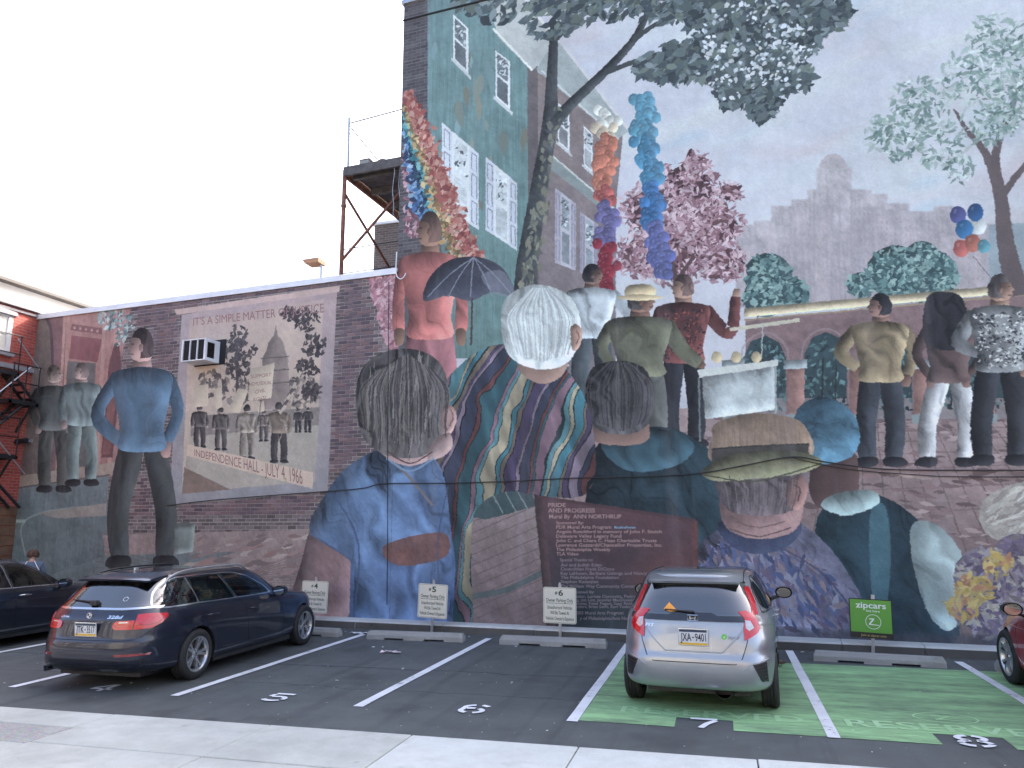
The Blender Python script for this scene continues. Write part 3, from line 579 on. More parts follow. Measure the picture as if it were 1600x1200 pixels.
    M.img *= (1+.03*M.noise(0, 0, w, h, .05, 9, 260, 41, 3)+.13*M.noise(0, 0, w, h, .4, 190, 160, 43, 3)+.07*M.noise(0, 0, w, h, .7, 30, 22, 45, 3)+.04*M.noise(0, 0, w, h, .5, 2.6, 2.6, 47))[..., None]
    M.img *= np.array([.985, 1.015, .95], np.float32)
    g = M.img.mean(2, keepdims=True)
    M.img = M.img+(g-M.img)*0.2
    M.img = .045+.945*M.img                     # haze veil put into the paint colours, lifting the darks
    np.clip(M.img, 0, 1, out=M.img)
    return M
# ---------------------------------------------------------------- helpers
def tag(o, label=None, cat=None, group=None, kind=None):
    if label: o['label'] = label
    if cat: o['category'] = cat
    if group: o['group'] = group
    if kind: o['kind'] = kind
    return o
def thing(name, loc=(0, 0, 0), rz=0.0, label=None, cat=None, group=None, kind=None):
    o = bpy.data.objects.new(name, None); COL.objects.link(o); o.location = loc; o.rotation_euler = (0, 0, rz); o.empty_display_size = 0.2
    return tag(o, label, cat, group, kind)
def link_mesh(name, me, mats, parent=None, smooth=False):
    if not isinstance(mats, (list, tuple)): mats = [mats]
    for m in mats:
        if m is not None: me.materials.append(m)
    o = bpy.data.objects.new(name, me); COL.objects.link(o)
    if parent is not None: o.parent = parent
    if smooth:
        me.polygons.foreach_set('use_smooth', [True]*len(me.polygons))
        if smooth is not True: me.set_sharp_from_angle(angle=R(smooth))
    return o
def mesh_obj(name, verts, faces, mats, parent=None, smooth=False):
    me = bpy.data.meshes.new(name); me.from_pydata([tuple(v) for v in verts], [], faces); me.update()
    return link_mesh(name, me, mats, parent, smooth)
class MB:
    """collects shapes into one mesh"""
    def __init__(s): s.v = []; s.f = []; s.m = []; s.mi = 0
    def add(s, v, f):
        b = len(s.v); s.v += [tuple(p) for p in v]; s.f += [tuple(i+b for i in q) for q in f]; s.m += [s.mi]*len(f); return s
    def box(s, x0, x1, y0, y1, z0, z1, rot=None, at=None):
        v = [(x, y, z) for z in (z0, z1) for y in (y0, y1) for x in (x0, x1)]
        if rot is not None: v = [rot @ Vector(p) for p in v]
        if at is not None: v = [Vector(p)+Vector(at) for p in v]
        return s.add(v, [(0, 2, 3, 1), (4, 5, 7, 6), (0, 1, 5, 4), (2, 6, 7, 3), (0, 4, 6, 2), (1, 3, 7, 5)])
    def cbox(s, x0, x1, y0, y1, z0, z1, c=0.01, rot=None, at=None):     # box with chamfered edges
        bm = bmesh.new(); v = [bm.verts.new((x, y, z)) for z in (z0, z1) for y in (y0, y1) for x in (x0, x1)]
        for q in [(0, 2, 3, 1), (4, 5, 7, 6), (0, 1, 5, 4), (2, 6, 7, 3), (0, 4, 6, 2), (1, 3, 7, 5)]: bm.faces.new([v[i] for i in q])
        bmesh.ops.bevel(bm, geom=bm.edges[:], offset=c, segments=2, affect='EDGES', profile=0.6)
        bm.verts.index_update(); P = [p.co.copy() for p in bm.verts]
        if rot is not None: P = [rot @ p for p in P]
        if at is not None: P = [p+Vector(at) for p in P]
        s.add(P, [tuple(q.index for q in f.verts) for f in bm.faces]); bm.free(); return s
    def tube(s, pts, r, n=8, cap=True, closed=False):
        pts = [Vector(p) for p in pts]; k = len(pts)
        rr = r if isinstance(r, (list, tuple)) else [r]*k
        v = []; up = None
        for i, p in enumerate(pts):
            if closed: t = pts[(i+1) % k]-pts[i-1]
            else: t = pts[min(i+1, k-1)]-pts[max(i-1, 0)]
            if t.length < 1e-9: t = Vector((0, 0, 1))
            t.normalize()
            if up is None: up = Vector((0, 0, 1)) if abs(t.z) < .9 else Vector((1, 0, 0))
            a = t.cross(up)
            if a.length < 1e-6: a = t.cross(Vector((0, 1, 0)))
            a.normalize(); b = a.cross(t).normalized(); up = b
            v += [p+(a*math.cos(2*math.pi*j/n)+b*math.sin(2*math.pi*j/n))*rr[i] for j in range(n)]
        f = []
        for i in range(k if closed else k-1):
            i2 = (i+1) % k
            for j in range(n): f.append((i*n+j, i*n+(j+1) % n, i2*n+(j+1) % n, i2*n+j))
        if cap and not closed: f.append(tuple(range(n))[::-1]); f.append(tuple((k-1)*n+j for j in range(n)))
        return s.add(v, f)
    def lathe(s, prof, n=32, axis='z', at=(0, 0, 0), close=False):      # prof: (radius, height)
        v = []; f = []
        for (r, h) in prof:
            for j in range(n):
                a = 2*math.pi*j/n; c, sn = r*math.cos(a), r*math.sin(a)
                p = {'z': (c, sn, h), 'y': (c, h, sn), 'x': (h, c, sn)}[axis]
                v.append(Vector(p)+Vector(at))
        k = len(prof)
        for i in range(k if close else k-1):
            i2 = (i+1) % k
            for j in range(n): f.append((i*n+j, i*n+(j+1) % n, i2*n+(j+1) % n, i2*n+j))
        return s.add(v, f)
    def prism(s, poly, y0, y1, plane='xz'):                            # 2D outline extruded along the third axis
        n = len(poly)
        mk = {'xz': lambda p, y: (p[0], y, p[1]), 'yz': lambda p, y: (y, p[0], p[1]), 'xy': lambda p, y: (p[0], p[1], y)}[plane]
        v = [mk(p, y0) for p in poly]+[mk(p, y1) for p in poly]
        f = [(i, (i+1) % n, n+(i+1) % n, n+i) for i in range(n)]
        tri = tessellate_polygon([[Vector((p[0], p[1], 0)) for p in poly]])
        f += [tuple(t) for t in tri]+[tuple(n+i for i in t)[::-1] for t in tri]
        return s.add(v, f)
    def mesh(s, name):
        me = bpy.data.meshes.new(name); me.from_pydata(s.v, [], s.f); me.update()
        me.polygons.foreach_set('material_index', s.m)
        bm = bmesh.new(); bm.from_mesh(me); bmesh.ops.recalc_face_normals(bm, faces=bm.faces[:]); bm.to_mesh(me); bm.free()
        return me
    def build(s, name, mats, parent=None, smooth=False):
        return link_mesh(name, s.mesh(name), mats, parent, smooth)
def srgb(r, g, b):
    f = lambda c: (c/255/12.92) if c/255 <= .04045 else ((c/255+.055)/1.055)**2.4
    return (f(r), f(g), f(b), 1.0)
_fontcache = {}
def text_geo(body, bold=0.0, shear=0.0, spacing=1.0):          # -> verts 2D, faces; cap height about 1
    key = (body, bold, shear, spacing)
    if key in _fontcache: return _fontcache[key]
    cu = bpy.data.curves.new('lettering', 'FONT'); cu.body = body; cu.size = 1.0; cu.offset = bold; cu.shear = shear; cu.space_character = spacing; cu.resolution_u = 3
    o = bpy.data.objects.new('lettering', cu); COL.objects.link(o)
    bpy.context.view_layer.update()
    me = bpy.data.meshes.new_from_object(o.evaluated_get(bpy.context.evaluated_depsgraph_get()))
    V = np.array([v.co[:2] for v in me.vertices]).reshape(-1, 2); Fc = [tuple(p.vertices) for p in me.polygons]
    bpy.data.objects.remove(o); bpy.data.curves.remove(cu); bpy.data.meshes.remove(me)
    V = V/0.69 if len(V) else V
    _fontcache[key] = (V, Fc)
    return V, Fc
def text_box(mb, body, x0, x1, y0, h, bold=0.0, shear=0.0, mapf=None, keep=False, align='l', spacing=1.0):
    """lettering fitted between x0 and x1 (keep: natural width, aligned), baseline y0, cap height h; mapf maps (x, y) -> 3D"""
    V, Fc = text_geo(body, bold, shear, spacing)
    if not len(V): return
    lo, hi = V[:, 0].min(), V[:, 0].max()
    if keep:
        w = (hi-lo)*h
        xs = {'l': x0, 'c': (x0+x1)/2-w/2, 'r': x1-w}[align]
        P = np.stack([xs+(V[:, 0]-lo)*h, y0+V[:, 1]*h], 1)
    else: P = np.stack([x0+(V[:, 0]-lo)/(hi-lo)*(x1-x0), y0+V[:, 1]*h], 1)
    mb.add([mapf(*p) for p in P], Fc)

# ---------------------------------------------------------------- materials
def nodes(name):
    m = bpy.data.materials.new(name); m.use_nodes = True; nt = m.node_tree; nt.nodes.clear()
    out = nt.nodes.new('ShaderNodeOutputMaterial'); bs = nt.nodes.new('ShaderNodeBsdfPrincipled'); nt.links.new(bs.outputs[0], out.inputs[0])
    return m, nt, bs
def N(nt, typ, **kw):
    n = nt.nodes.new(typ)
    for k, v in kw.items():
        if k.startswith('i_'): n.inputs[k[2:].replace('_', ' ')].default_value = v
        else: setattr(n, k, v)
    return n
def tc(nt, scale=(1, 1, 1), kind='Object'):
    t = N(nt, 'ShaderNodeTexCoord'); mp = N(nt, 'ShaderNodeMapping'); mp.inputs['Scale'].default_value = scale
    nt.links.new(t.outputs[kind], mp.inputs[0]); return mp.outputs[0]
def noise(nt, vec, scale, detail=4, rough=.55):
    n = N(nt, 'ShaderNodeTexNoise'); n.inputs['Scale'].default_value = scale; n.inputs['Detail'].default_value = detail; n.inputs['Roughness'].default_value = rough
    nt.links.new(vec, n.inputs['Vector']); return n.outputs['Fac']
def ramp(nt, fac, a, b, ca=(0, 0, 0, 1), cb=(1, 1, 1, 1)):
    r = N(nt, 'ShaderNodeValToRGB'); e = r.color_ramp.elements; e[0].position = a; e[1].position = b; e[0].color = ca; e[1].color = cb
    nt.links.new(fac, r.inputs[0]); return r.outputs[0]
def mix(nt, fac, a, b, mode='MIX'):
    m = N(nt, 'ShaderNodeMix'); m.data_type = 'RGBA'; m.blend_type = mode
    if hasattr(fac, 'links') or hasattr(fac, 'is_linked'): nt.links.new(fac, m.inputs[0])
    else: m.inputs[0].default_value = fac
    for v, i in ((a, 6), (b, 7)):
        if isinstance(v, (tuple, list)): m.inputs[i].default_value = v
        else: nt.links.new(v, m.inputs[i])
    return m.outputs[2]
def bump(nt, bs, h, strength=.3, dist=.01):
    b = N(nt, 'ShaderNodeBump'); b.inputs['Strength'].default_value = strength; b.inputs['Distance'].default_value = dist
    nt.links.new(h, b.inputs['Height']); nt.links.new(b.outputs[0], bs.inputs['Normal'])
def pm(name, col, rough=.6, metal=0.0, var=.12, vs_=3.0, bmp=0.0, bs_=80, coat=0.0, spec=.5, dist=.004):
    m, nt, bs = nodes(name); v = tc(nt)
    c = col if len(col) == 4 else (*col, 1)
    if var:
        f = noise(nt, v, vs_, 5); lo = tuple(x*(1-var) for x in c[:3])+(1,); hi = tuple(min(1, x*(1+var)) for x in c[:3])+(1,)
        nt.links.new(ramp(nt, f, .3, .7, lo, hi), bs.inputs['Base Color'])
        rr = N(nt, 'ShaderNodeMapRange'); rr.inputs[3].default_value = max(0, rough-.06); rr.inputs[4].default_value = min(1, rough+.06); nt.links.new(f, rr.inputs[0]); nt.links.new(rr.outputs[0], bs.inputs['Roughness'])
    else: bs.inputs['Base Color'].default_value = c; bs.inputs['Roughness'].default_value = rough
    bs.inputs['Metallic'].default_value = metal
    bs.inputs['Coat Weight'].default_value = coat; bs.inputs['Coat Roughness'].default_value = .03
    bs.inputs['Specular IOR Level'].default_value = spec
    if bmp: bump(nt, bs, noise(nt, v, bs_, 4), bmp, dist)
    return m
def glass_mat(name, tint, refl=1.0):
    m = bpy.data.materials.new(name); m.use_nodes = True; nt = m.node_tree; nt.nodes.clear()
    out = N(nt, 'ShaderNodeOutputMaterial'); mx = N(nt, 'ShaderNodeMixShader'); tr = N(nt, 'ShaderNodeBsdfTransparent'); gl = N(nt, 'ShaderNodeBsdfGlossy')
    tr.inputs[0].default_value = (*tint, 1); gl.inputs['Roughness'].default_value = 0.015
    fr = N(nt, 'ShaderNodeFresnel'); fr.inputs[0].default_value = 1.55
    mr = N(nt, 'ShaderNodeMapRange'); mr.inputs[3].default_value = 0.03*refl; mr.inputs[4].default_value = 1.0; nt.links.new(fr.outputs[0], mr.inputs[0])
    nt.links.new(mr.outputs[0], mx.inputs[0]); nt.links.new(tr.outputs[0], mx.inputs[1]); nt.links.new(gl.outputs[0], mx.inputs[2]); nt.links.new(mx.outputs[0], out.inputs[0])
    return m
def asphalt_mat(name, base, seam=None):
    m, nt, bs = nodes(name); v = tc(nt)
    big = noise(nt, v, .35, 5); mid = noise(nt, v, 2.2, 6, .65); fine = noise(nt, v, 130, 2, .7)
    c = ramp(nt, big, .3, .72, tuple(x*.82 for x in base)+(1,), tuple(x*1.16 for x in base)+(1,))
    c = mix(nt, .55, c, ramp(nt, mid, .3, .7, (.55, .55, .55, 1), (1.0, 1.0, 1.0, 1)), 'MULTIPLY')
    c = mix(nt, 1.0, c, ramp(nt, fine, .25, .75, (.62, .62, .62, 1), (1.5, 1.5, 1.5, 1)), 'MULTIPLY')
    vo = N(nt, 'ShaderNodeTexVoronoi'); vo.inputs['Scale'].default_value = 95; nt.links.new(v, vo.inputs['Vector'])
    sp = ramp(nt, vo.outputs['Distance'], .06, .16, (1, 1, 1, 1), (0, 0, 0, 1))
    vr = N(nt, 'ShaderNodeSeparateColor'); nt.links.new(vo.outputs['Color'], vr.inputs[0])
    sel = ramp(nt, vr.outputs[0], .86, .9)
    fl = mix(nt, 1.0, sp, sel, 'MULTIPLY')
    c = mix(nt, fl, c, (.34, .34, .35, 1))
    oil = ramp(nt, noise(nt, v, .9, 3), .57, .76)      # oil and tyre stains
    c = mix(nt, oil, c, mix(nt, 1.0, c, (.58, .58, .59, 1), 'MULTIPLY'))
    trk = ramp(nt, noise(nt, tc(nt, (2.6, .10, 1)), 1.6, 4, .6), .52, .72)      # tyre tracks in and out of the stalls
    c = mix(nt, trk, c, mix(nt, 1.0, c, (.74, .74, .75, 1), 'MULTIPLY'))
    dr = N(nt, 'ShaderNodeTexVoronoi'); dr.inputs['Scale'].default_value = 1.1; nt.links.new(v, dr.inputs['Vector'])      # oil drips
    dn = N(nt, 'ShaderNodeMath', operation='MULTIPLY_ADD'); nt.links.new(noise(nt, v, 9, 3), dn.inputs[0]); dn.inputs[1].default_value = .16; nt.links.new(dr.outputs['Distance'], dn.inputs[2])
    c = mix(nt, ramp(nt, dn.outputs[0], .12, .24, (.8, .8, .8, 1), (0, 0, 0, 1)), c, mix(nt, 1.0, c, (.45, .45, .46, 1), 'MULTIPLY'))
    if seam:
        sx = N(nt, 'ShaderNodeSeparateXYZ'); nt.links.new(v, sx.inputs[0])
        for k, (y0, sl, wd) in enumerate(seam):
            a = N(nt, 'ShaderNodeMath', operation='MULTIPLY_ADD'); nt.links.new(sx.outputs[0], a.inputs[0]); a.inputs[1].default_value = -sl; nt.links.new(sx.outputs[1], a.inputs[2])
            w = N(nt, 'ShaderNodeMath', operation='MULTIPLY_ADD'); nt.links.new(noise(nt, v, 1.3+k, 5), w.inputs[0]); w.inputs[1].default_value = .32; nt.links.new(a.outputs[0], w.inputs[2])
            d = N(nt, 'ShaderNodeMath', operation='SUBTRACT'); nt.links.new(w.outputs[0], d.inputs[0]); d.inputs[1].default_value = y0+.16
            ab = N(nt, 'ShaderNodeMath', operation='ABSOLUTE'); nt.links.new(d.outputs[0], ab.inputs[0])
            c = mix(nt, ramp(nt, ab.outputs[0], wd*.4, wd, (.75, .75, .75, 1), (0, 0, 0, 1)), c, (base[0]*.35, base[1]*.35, base[2]*.37, 1))
    nt.links.new(c, bs.inputs['Base Color']); bs.inputs['Roughness'].default_value = .8; bs.inputs['Specular IOR Level'].default_value = .35
    bump(nt, bs, fine, .5, .006)
    return m
def concrete_mat(name, base, grit=0.0, stain=.25):
    m, nt, bs = nodes(name); v = tc(nt)
    big = noise(nt, v, .9, 5); mid = noise(nt, v, 5, 6, .7); fine = noise(nt, v, 160, 2)
    c = ramp(nt, big, .28, .75, tuple(x*(1-stain) for x in base)+(1,), tuple(min(1, x*1.1) for x in base)+(1,))
    c = mix(nt, .5, c, ramp(nt, mid, .25, .7, (.72, .71, .69, 1), (1.05, 1.05, 1.05, 1)), 'MULTIPLY')
    c = mix(nt, .5, c, ramp(nt, fine, .3, .7, (.8, .8, .8, 1), (1.15, 1.15, 1.15, 1)), 'MULTIPLY')
    gv = N(nt, 'ShaderNodeTexVoronoi'); gv.inputs['Scale'].default_value = 2.3; nt.links.new(v, gv.inputs['Vector'])      # gum spots and drips
    gs = N(nt, 'ShaderNodeSeparateColor'); nt.links.new(gv.outputs['Color'], gs.inputs[0])
    gm_ = mix(nt, 1.0, ramp(nt, gv.outputs['Distance'], .03, .075, (.6, .6, .6, 1), (0, 0, 0, 1)), ramp(nt, gs.outputs[0], .5, .6), 'MULTIPLY')
    c = mix(nt, gm_, c, mix(nt, 1.0, c, (.5, .49, .48, 1), 'MULTIPLY'))
    st = ramp(nt, noise(nt, v, 2.1, 6, .7), .55, .74); c = mix(nt, st, c, mix(nt, 1.0, c, (.82, .81, .78, 1), 'MULTIPLY'))
    if grit:
        vo = N(nt, 'ShaderNodeTexVoronoi'); vo.inputs['Scale'].default_value = 60; nt.links.new(v, vo.inputs['Vector'])
        c = mix(nt, grit, c, mix(nt, .8, c, vo.outputs['Color'], 'MULTIPLY'))
        bump(nt, bs, vo.outputs['Distance'], .6, .01)
    else: bump(nt, bs, fine, .25, .004)
    nt.links.new(c, bs.inputs['Base Color']); bs.inputs['Roughness'].default_value = .85
    return m
def worn_paint(name, col, under, wear=.5, scale=9.0, streak=(1, 1, 1), soft=.08):
    m, nt, bs = nodes(name); v = tc(nt, streak)
    a = noise(nt, v, scale, 7, .72); b = noise(nt, v, scale*7, 3); big = noise(nt, v, scale*.17, 3)
    f = N(nt, 'ShaderNodeMath', operation='MULTIPLY_ADD'); nt.links.new(b, f.inputs[0]); f.inputs[1].default_value = .35; nt.links.new(a, f.inputs[2])
    f2 = N(nt, 'ShaderNodeMath', operation='MULTIPLY_ADD'); nt.links.new(big, f2.inputs[0]); f2.inputs[1].default_value = .3; nt.links.new(f.outputs[0], f2.inputs[2])
    k = ramp(nt, f2.outputs[0], wear, wear+soft)
    c = mix(nt, 1.0, (*col, 1), ramp(nt, big, .3, .7, (.86, .86, .86, 1), (1.08, 1.08, 1.08, 1)), 'MULTIPLY')
    nt.links.new(mix(nt, k, (*under, 1), c), bs.inputs['Base Color']); bs.inputs['Roughness'].default_value = .75
    bump(nt, bs, noise(nt, tc(nt), 130, 2), .35, .004)
    return m
def brick_mat(name, c1, c2, mort, scale=1.0, soot=.4):
    m, nt, bs = nodes(name)
    t = N(nt, 'ShaderNodeTexCoord')
    geo = t.outputs['UV']
    br = N(nt, 'ShaderNodeTexBrick'); br.inputs['Color1'].default_value = c1; br.inputs['Color2'].default_value = c2; br.inputs['Mortar'].default_value = mort
    br.inputs['Scale'].default_value = scale; br.inputs['Brick Width'].default_value = .215; br.inputs['Row Height'].default_value = .075; br.inputs['Mortar Size'].default_value = .008; br.inputs['Mortar Smooth'].default_value = .2
    nt.links.new(geo, br.inputs['Vector'])
    v = tc(nt); s1 = noise(nt, v, .8, 6); s2 = noise(nt, v, 7, 4)
    c = mix(nt, soot, br.outputs[0], ramp(nt, s1, .3, .7, (.4, .38, .37, 1), (1.1, 1.1, 1.1, 1)), 'MULTIPLY')
    c = mix(nt, .3, c, ramp(nt, s2, .3, .7, (.6, .6, .6, 1), (1.1, 1.1, 1.1, 1)), 'MULTIPLY')
    nt.links.new(c, bs.inputs['Base Color']); bs.inputs['Roughness'].default_value = .85
    b = N(nt, 'ShaderNodeBump'); b.invert = True; b.inputs['Strength'].default_value = .6; b.inputs['Distance'].default_value = .01
    nt.links.new(br.outputs['Fac'], b.inputs['Height']); nt.links.new(b.outputs[0], bs.inputs['Normal'])
    return m
def box_uv(o):                                       # metres as UV on upright faces
    me = o.data; uv = me.uv_layers.new(name='UVMap').data
    for p in me.polygons:
        n = p.normal
        for li in p.loop_indices:
            c = me.vertices[me.loops[li].vertex_index].co
            uv[li].uv = (c.y, c.z) if abs(n.x) > .6 else ((c.x, c.z) if abs(n.y) > .6 else (c.x, c.y))
    return o
MAT = {}
ASPH = (.098, .108, .108)
MAT['asphalt'] = asphalt_mat('asphalt', ASPH, seam=[(10.25, .035, .035), (8.95, .02, .02)])
MAT['road'] = asphalt_mat('road_asphalt', (.06, .062, .066))
MAT['slab'] = concrete_mat('sidewalk_concrete', (.51, .53, .49))
MAT['slab_new'] = concrete_mat('new_concrete', (.58, .61, .58), stain=.12)
MAT['aggregate'] = concrete_mat('exposed_aggregate', (.50, .50, .47), grit=.45)
MAT['kerb_top'] = concrete_mat('kerb_concrete', (.56, .58, .56), stain=.3)
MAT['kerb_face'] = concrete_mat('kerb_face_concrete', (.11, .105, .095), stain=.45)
MAT['stop'] = concrete_mat('wheel_stop_concrete', (.36, .37, .36), stain=.3)
MAT['line'] = worn_paint('white_line_paint', (.72, .74, .76), ASPH, wear=.61, scale=11, soft=.12)
MAT['faded'] = worn_paint('faded_lettering_paint', (.40, .60, .38), (.31, .55, .26), wear=.70, scale=10, soft=.4)
MAT['green'] = worn_paint('green_stall_paint', (.32, .58, .27), (.11, .17, .11), wear=.62, scale=2.2, streak=(.35, 1.5, 1), soft=.50)
MAT['white_metal'] = pm('white_metal', (.72, .74, .76), .45, var=.08)
MAT['grey_metal'] = pm('galvanised_metal', (.42, .44, .46), .42, .7, var=.15, vs_=14)
MAT['black_metal'] = pm('black_iron', (.02, .02, .022), .55, .3, bmp=.2)
MAT['rust'] = pm('rusty_steel', (.20, .085, .055), .8, .1, var=.45, vs_=9, bmp=.3)
MAT['dark_hole'] = pm('dark_opening', (.012, .012, .014), .8)
MAT['black_plastic'] = pm('black_plastic', (.018, .018, .02), .45, var=.1)
MAT['rubber'] = pm('tyre_rubber', (.016, .016, .017), .75, var=.3, vs_=12, bmp=.25)
MAT['wood'] = pm('weathered_plank', (.10, .095, .095), .85, var=.35, vs_=5, bmp=.4)
# ---------------------------------------------------------------- ground, lot, footway
def sheet(name, quads, z, mat, parent=None, kind='structure'):
    mb = MB()
    for q in quads: mb.add([(x, y, z) for x, y in q], [tuple(range(len(q)))])
    o = mb.build(name, mat, parent)
    if kind and parent is None: o['kind'] = kind
    return o
sheet('ground', [[(-900, -900), (900, -900), (900, 900), (-900, 900)]], -.16, pm('distant_ground', (.14, .13, .12), .9))
lot = MB(); nx = 40
lot.box(-45, 30, 7.0, 15.4, -.15, 0.0); lot = lot.build('parking_lot', MAT['asphalt']); tag(lot, kind='structure')
rd = MB(); rd.box(-60, 60, -7.5, 3.0, -.155, -.11); tag(rd.build('road', MAT['road']), kind='structure')
# footway slabs
walk = thing('sidewalk', (0, 0, 0), kind='structure')
mb = MB(); mb.box(-45, 30, 3.2, 7.0, -.152, -.03); mb.build('slab_bed', pm('bedding', (.10, .095, .09), .9), walk)
def edge_y(x): return 7.15+.02*x
xs = [-20.2, -17.9, -15.6, -13.3, -11.2, -9.3, -7.9, -6.38, -4.5, -2.97, -1.35, .2, 1.75, 3.3, 4.9, 6.5]
rnd = random.Random(3)
for i in range(len(xs)-1):
    x0, x1 = xs[i]+.006, xs[i+1]-.006
    rows = [(6.02, None), (4.6, 6.0), (3.22, 4.58)]
    if x1 < -6.3: rows = [(6.52, None), (5.98, 6.5), (4.6, 5.96), (3.22, 4.58)]
    for k, (ya, yb) in enumerate(rows):
        top = .018+rnd.uniform(-.003, .003)
        mt = MAT['slab']
        if x1 < -6.3 and k == 1: mt = MAT['aggregate']
        if x0 > -2.98 and k == 0: mt = MAT['slab_new']
        ya0 = ya+.012*(x0+4); ya1 = ya+.012*(x1+4)
        y0 = edge_y(x0)-.01 if yb is None else yb+.012*(x0+4); y1 = edge_y(x1)-.01 if yb is None else yb+.012*(x1+4)
        m2 = MB(); b = .008
        P = [(x0, ya0), (x1, ya1), (x1, y1), (x0, y0)]; cx_, cy_ = sum(p[0] for p in P)/4, sum(p[1] for p in P)/4
        inn = [(p[0]+(b if p[0] < cx_ else -b), p[1]+(b if p[1] < cy_ else -b)) for p in P]
        m2.add([(p[0], p[1], -.05) for p in P]+[(p[0], p[1], top-b) for p in P]+[(p[0], p[1], top) for p in inn],
               [(0, 1, 5, 4), (1, 2, 6, 5), (2, 3, 7, 6), (3, 0, 4, 7), (4, 5, 9, 8), (5, 6, 10, 9), (6, 7, 11, 10), (7, 4, 8, 11), (8, 9, 10, 11)])
        m2.build('slab', mt, walk)
m2 = MB(); m2.box(-45, 30, 3.02, 3.2, -.15, .015); m2.build('street_kerb', MAT['kerb_top'], walk)
# kerb at the foot of the painted wall, in lengths with open joints; local frame x along wall, y into the wall
WALLROT = -WALL_TILT
kerb = thing('kerb', (WP[0], WP[1], 0), WALLROT, kind='structure')
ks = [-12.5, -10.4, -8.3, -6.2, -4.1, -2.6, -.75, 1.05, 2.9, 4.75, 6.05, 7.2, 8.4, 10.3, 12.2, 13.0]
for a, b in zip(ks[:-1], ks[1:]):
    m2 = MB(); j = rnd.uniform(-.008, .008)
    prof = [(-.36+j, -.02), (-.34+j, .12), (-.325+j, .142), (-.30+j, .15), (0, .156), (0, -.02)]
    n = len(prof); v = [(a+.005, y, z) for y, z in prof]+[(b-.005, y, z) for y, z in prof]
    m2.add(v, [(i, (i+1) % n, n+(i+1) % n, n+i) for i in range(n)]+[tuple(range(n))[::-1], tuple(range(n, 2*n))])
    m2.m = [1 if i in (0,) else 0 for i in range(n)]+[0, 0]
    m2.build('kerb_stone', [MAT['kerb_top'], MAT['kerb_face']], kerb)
# painted markings
for x, y0, y1 in [(-11.22, 7.9, 13.3), (-8.72, 7.82, 13.1), (-6.38, 7.93, 12.85), (-4.01, 8.0, 12.95), (-1.58, 7.98, 12.95), (.935, 8.02, 12.9), (3.2, 7.95, 12.5), (5.65, 7.9, 12.3)]:
    w = .058; q = []; n = 10
    q = [(x-w+rnd.uniform(-.004, .004), y0+(y1-y0)*i/n) for i in range(n+1)]+[(x+w+rnd.uniform(-.004, .004), y1-(y1-y0)*i/n) for i in range(n+1)]
    sheet('painted_line', [q], .010, MAT['line'], lot)
sheet('green_stall', [[(-1.52, 8.42), (6.5, 8.42), (6.5, 11.85), (-1.52, 11.85)], [(-1.52, 8.05), (-.55, 8.05), (-.55, 8.42), (-1.52, 8.42)], [(.02, 8.05), (1.86, 8.05), (1.86, 8.42), (.02, 8.42)], [(2.46, 8.05), (6.5, 8.05), (6.5, 8.42), (2.46, 8.42)]], .005, MAT['green'], lot)
def ribbon2(pts, w):
    L, Rr = [], []
    for i, p in enumerate(pts):
        a = np.array(pts[max(0, i-1)]); b = np.array(pts[min(len(pts)-1, i+1)]); t = b-a; t = t/np.linalg.norm(t); n = np.array([-t[1], t[0]])
        L.append(np.array(p)+n*w/2); Rr.append(np.array(p)-n*w/2)
    return [(L[i], L[i+1], Rr[i+1], Rr[i]) for i in range(len(pts)-1)]
def arc(cx_, cy_, rx, ry, a0, a1, n=9): return [(cx_+rx*math.cos(R(a0+(a1-a0)*i/n)), cy_+ry*math.sin(R(a0+(a1-a0)*i/n))) for i in range(n+1)]
STENCIL = {   # strokes in a 1 x 1.5 cell, broken as stencils are
 '4': [[(.66, 0), (.66, .38)], [(.66, .56), (.66, 1.5)], [(.0, .46), (.56, .46)], [(.06, .58), (.56, 1.42)], [(.76, .46), (1.0, .46)]],
 '5': [[(.12, 1.42), (.92, 1.42)], [(.14, 1.26), (.1, .86)], [(.2, .84)]+arc(.45, .5, .42, .42, 70, -20), arc(.45, .5, .42, .42, -38, -150)],
 '6': [arc(.5, .45, .40, .40, 60, -70), arc(.5, .45, .40, .40, -110, -200)+[(.14, .95)]+arc(.62, .95, .5, .48, 170, 110), arc(.62, 1.0, .4, .42, 80, 30), arc(.5, .45, .40, .40, 130, 82)],
 '7': [[(.05, 1.42), (.95, 1.42)], [(.9, 1.24), (.62, .72), (.42, 0)]],
 '8': [arc(.5, .40, .42, .36, 78, 8), arc(.5, .40, .42, .36, -8, -78), arc(.5, .40, .42, .36, 102, 172), arc(.5, .40, .42, .36, 188, 258), arc(.5, 1.12, .38, .34, 78, 0), arc(.5, 1.12, .38, .34, 0, -70), arc(.5, 1.12, .38, .34, 102, 180), arc(.5, 1.12, .38, .34, 180, 250)]}
for ch, (x, y) in {'4': (-7.52, 8.08), '5': (-5.12, 8.16), '6': (-2.72, 8.21), '7': (-.27, 8.23), '8': (2.16, 8.22)}.items():
    h = .36; q = []
    for st in STENCIL[ch]:
        q += ribbon2([(x+(a-.5)*.30, y+(b/1.5-.5)*h) for a, b in st], .062)
    sheet('stall_number', q, .0125, MAT['line'], lot)
fm = MB()
gm = lambda x, y: (x, y, .0085)
text_box(fm, 'RESERVED', -1.15, .72, 8.50, .25, bold=.012, mapf=gm); fm.build('faded_lettering', MAT['faded'], lot); fm = MB()
text_box(fm, 'RESERVED', 1.12, 3.10, 8.50, .27, bold=.012, mapf=gm); fm.build('faded_lettering', MAT['faded'], lot); fm = MB()
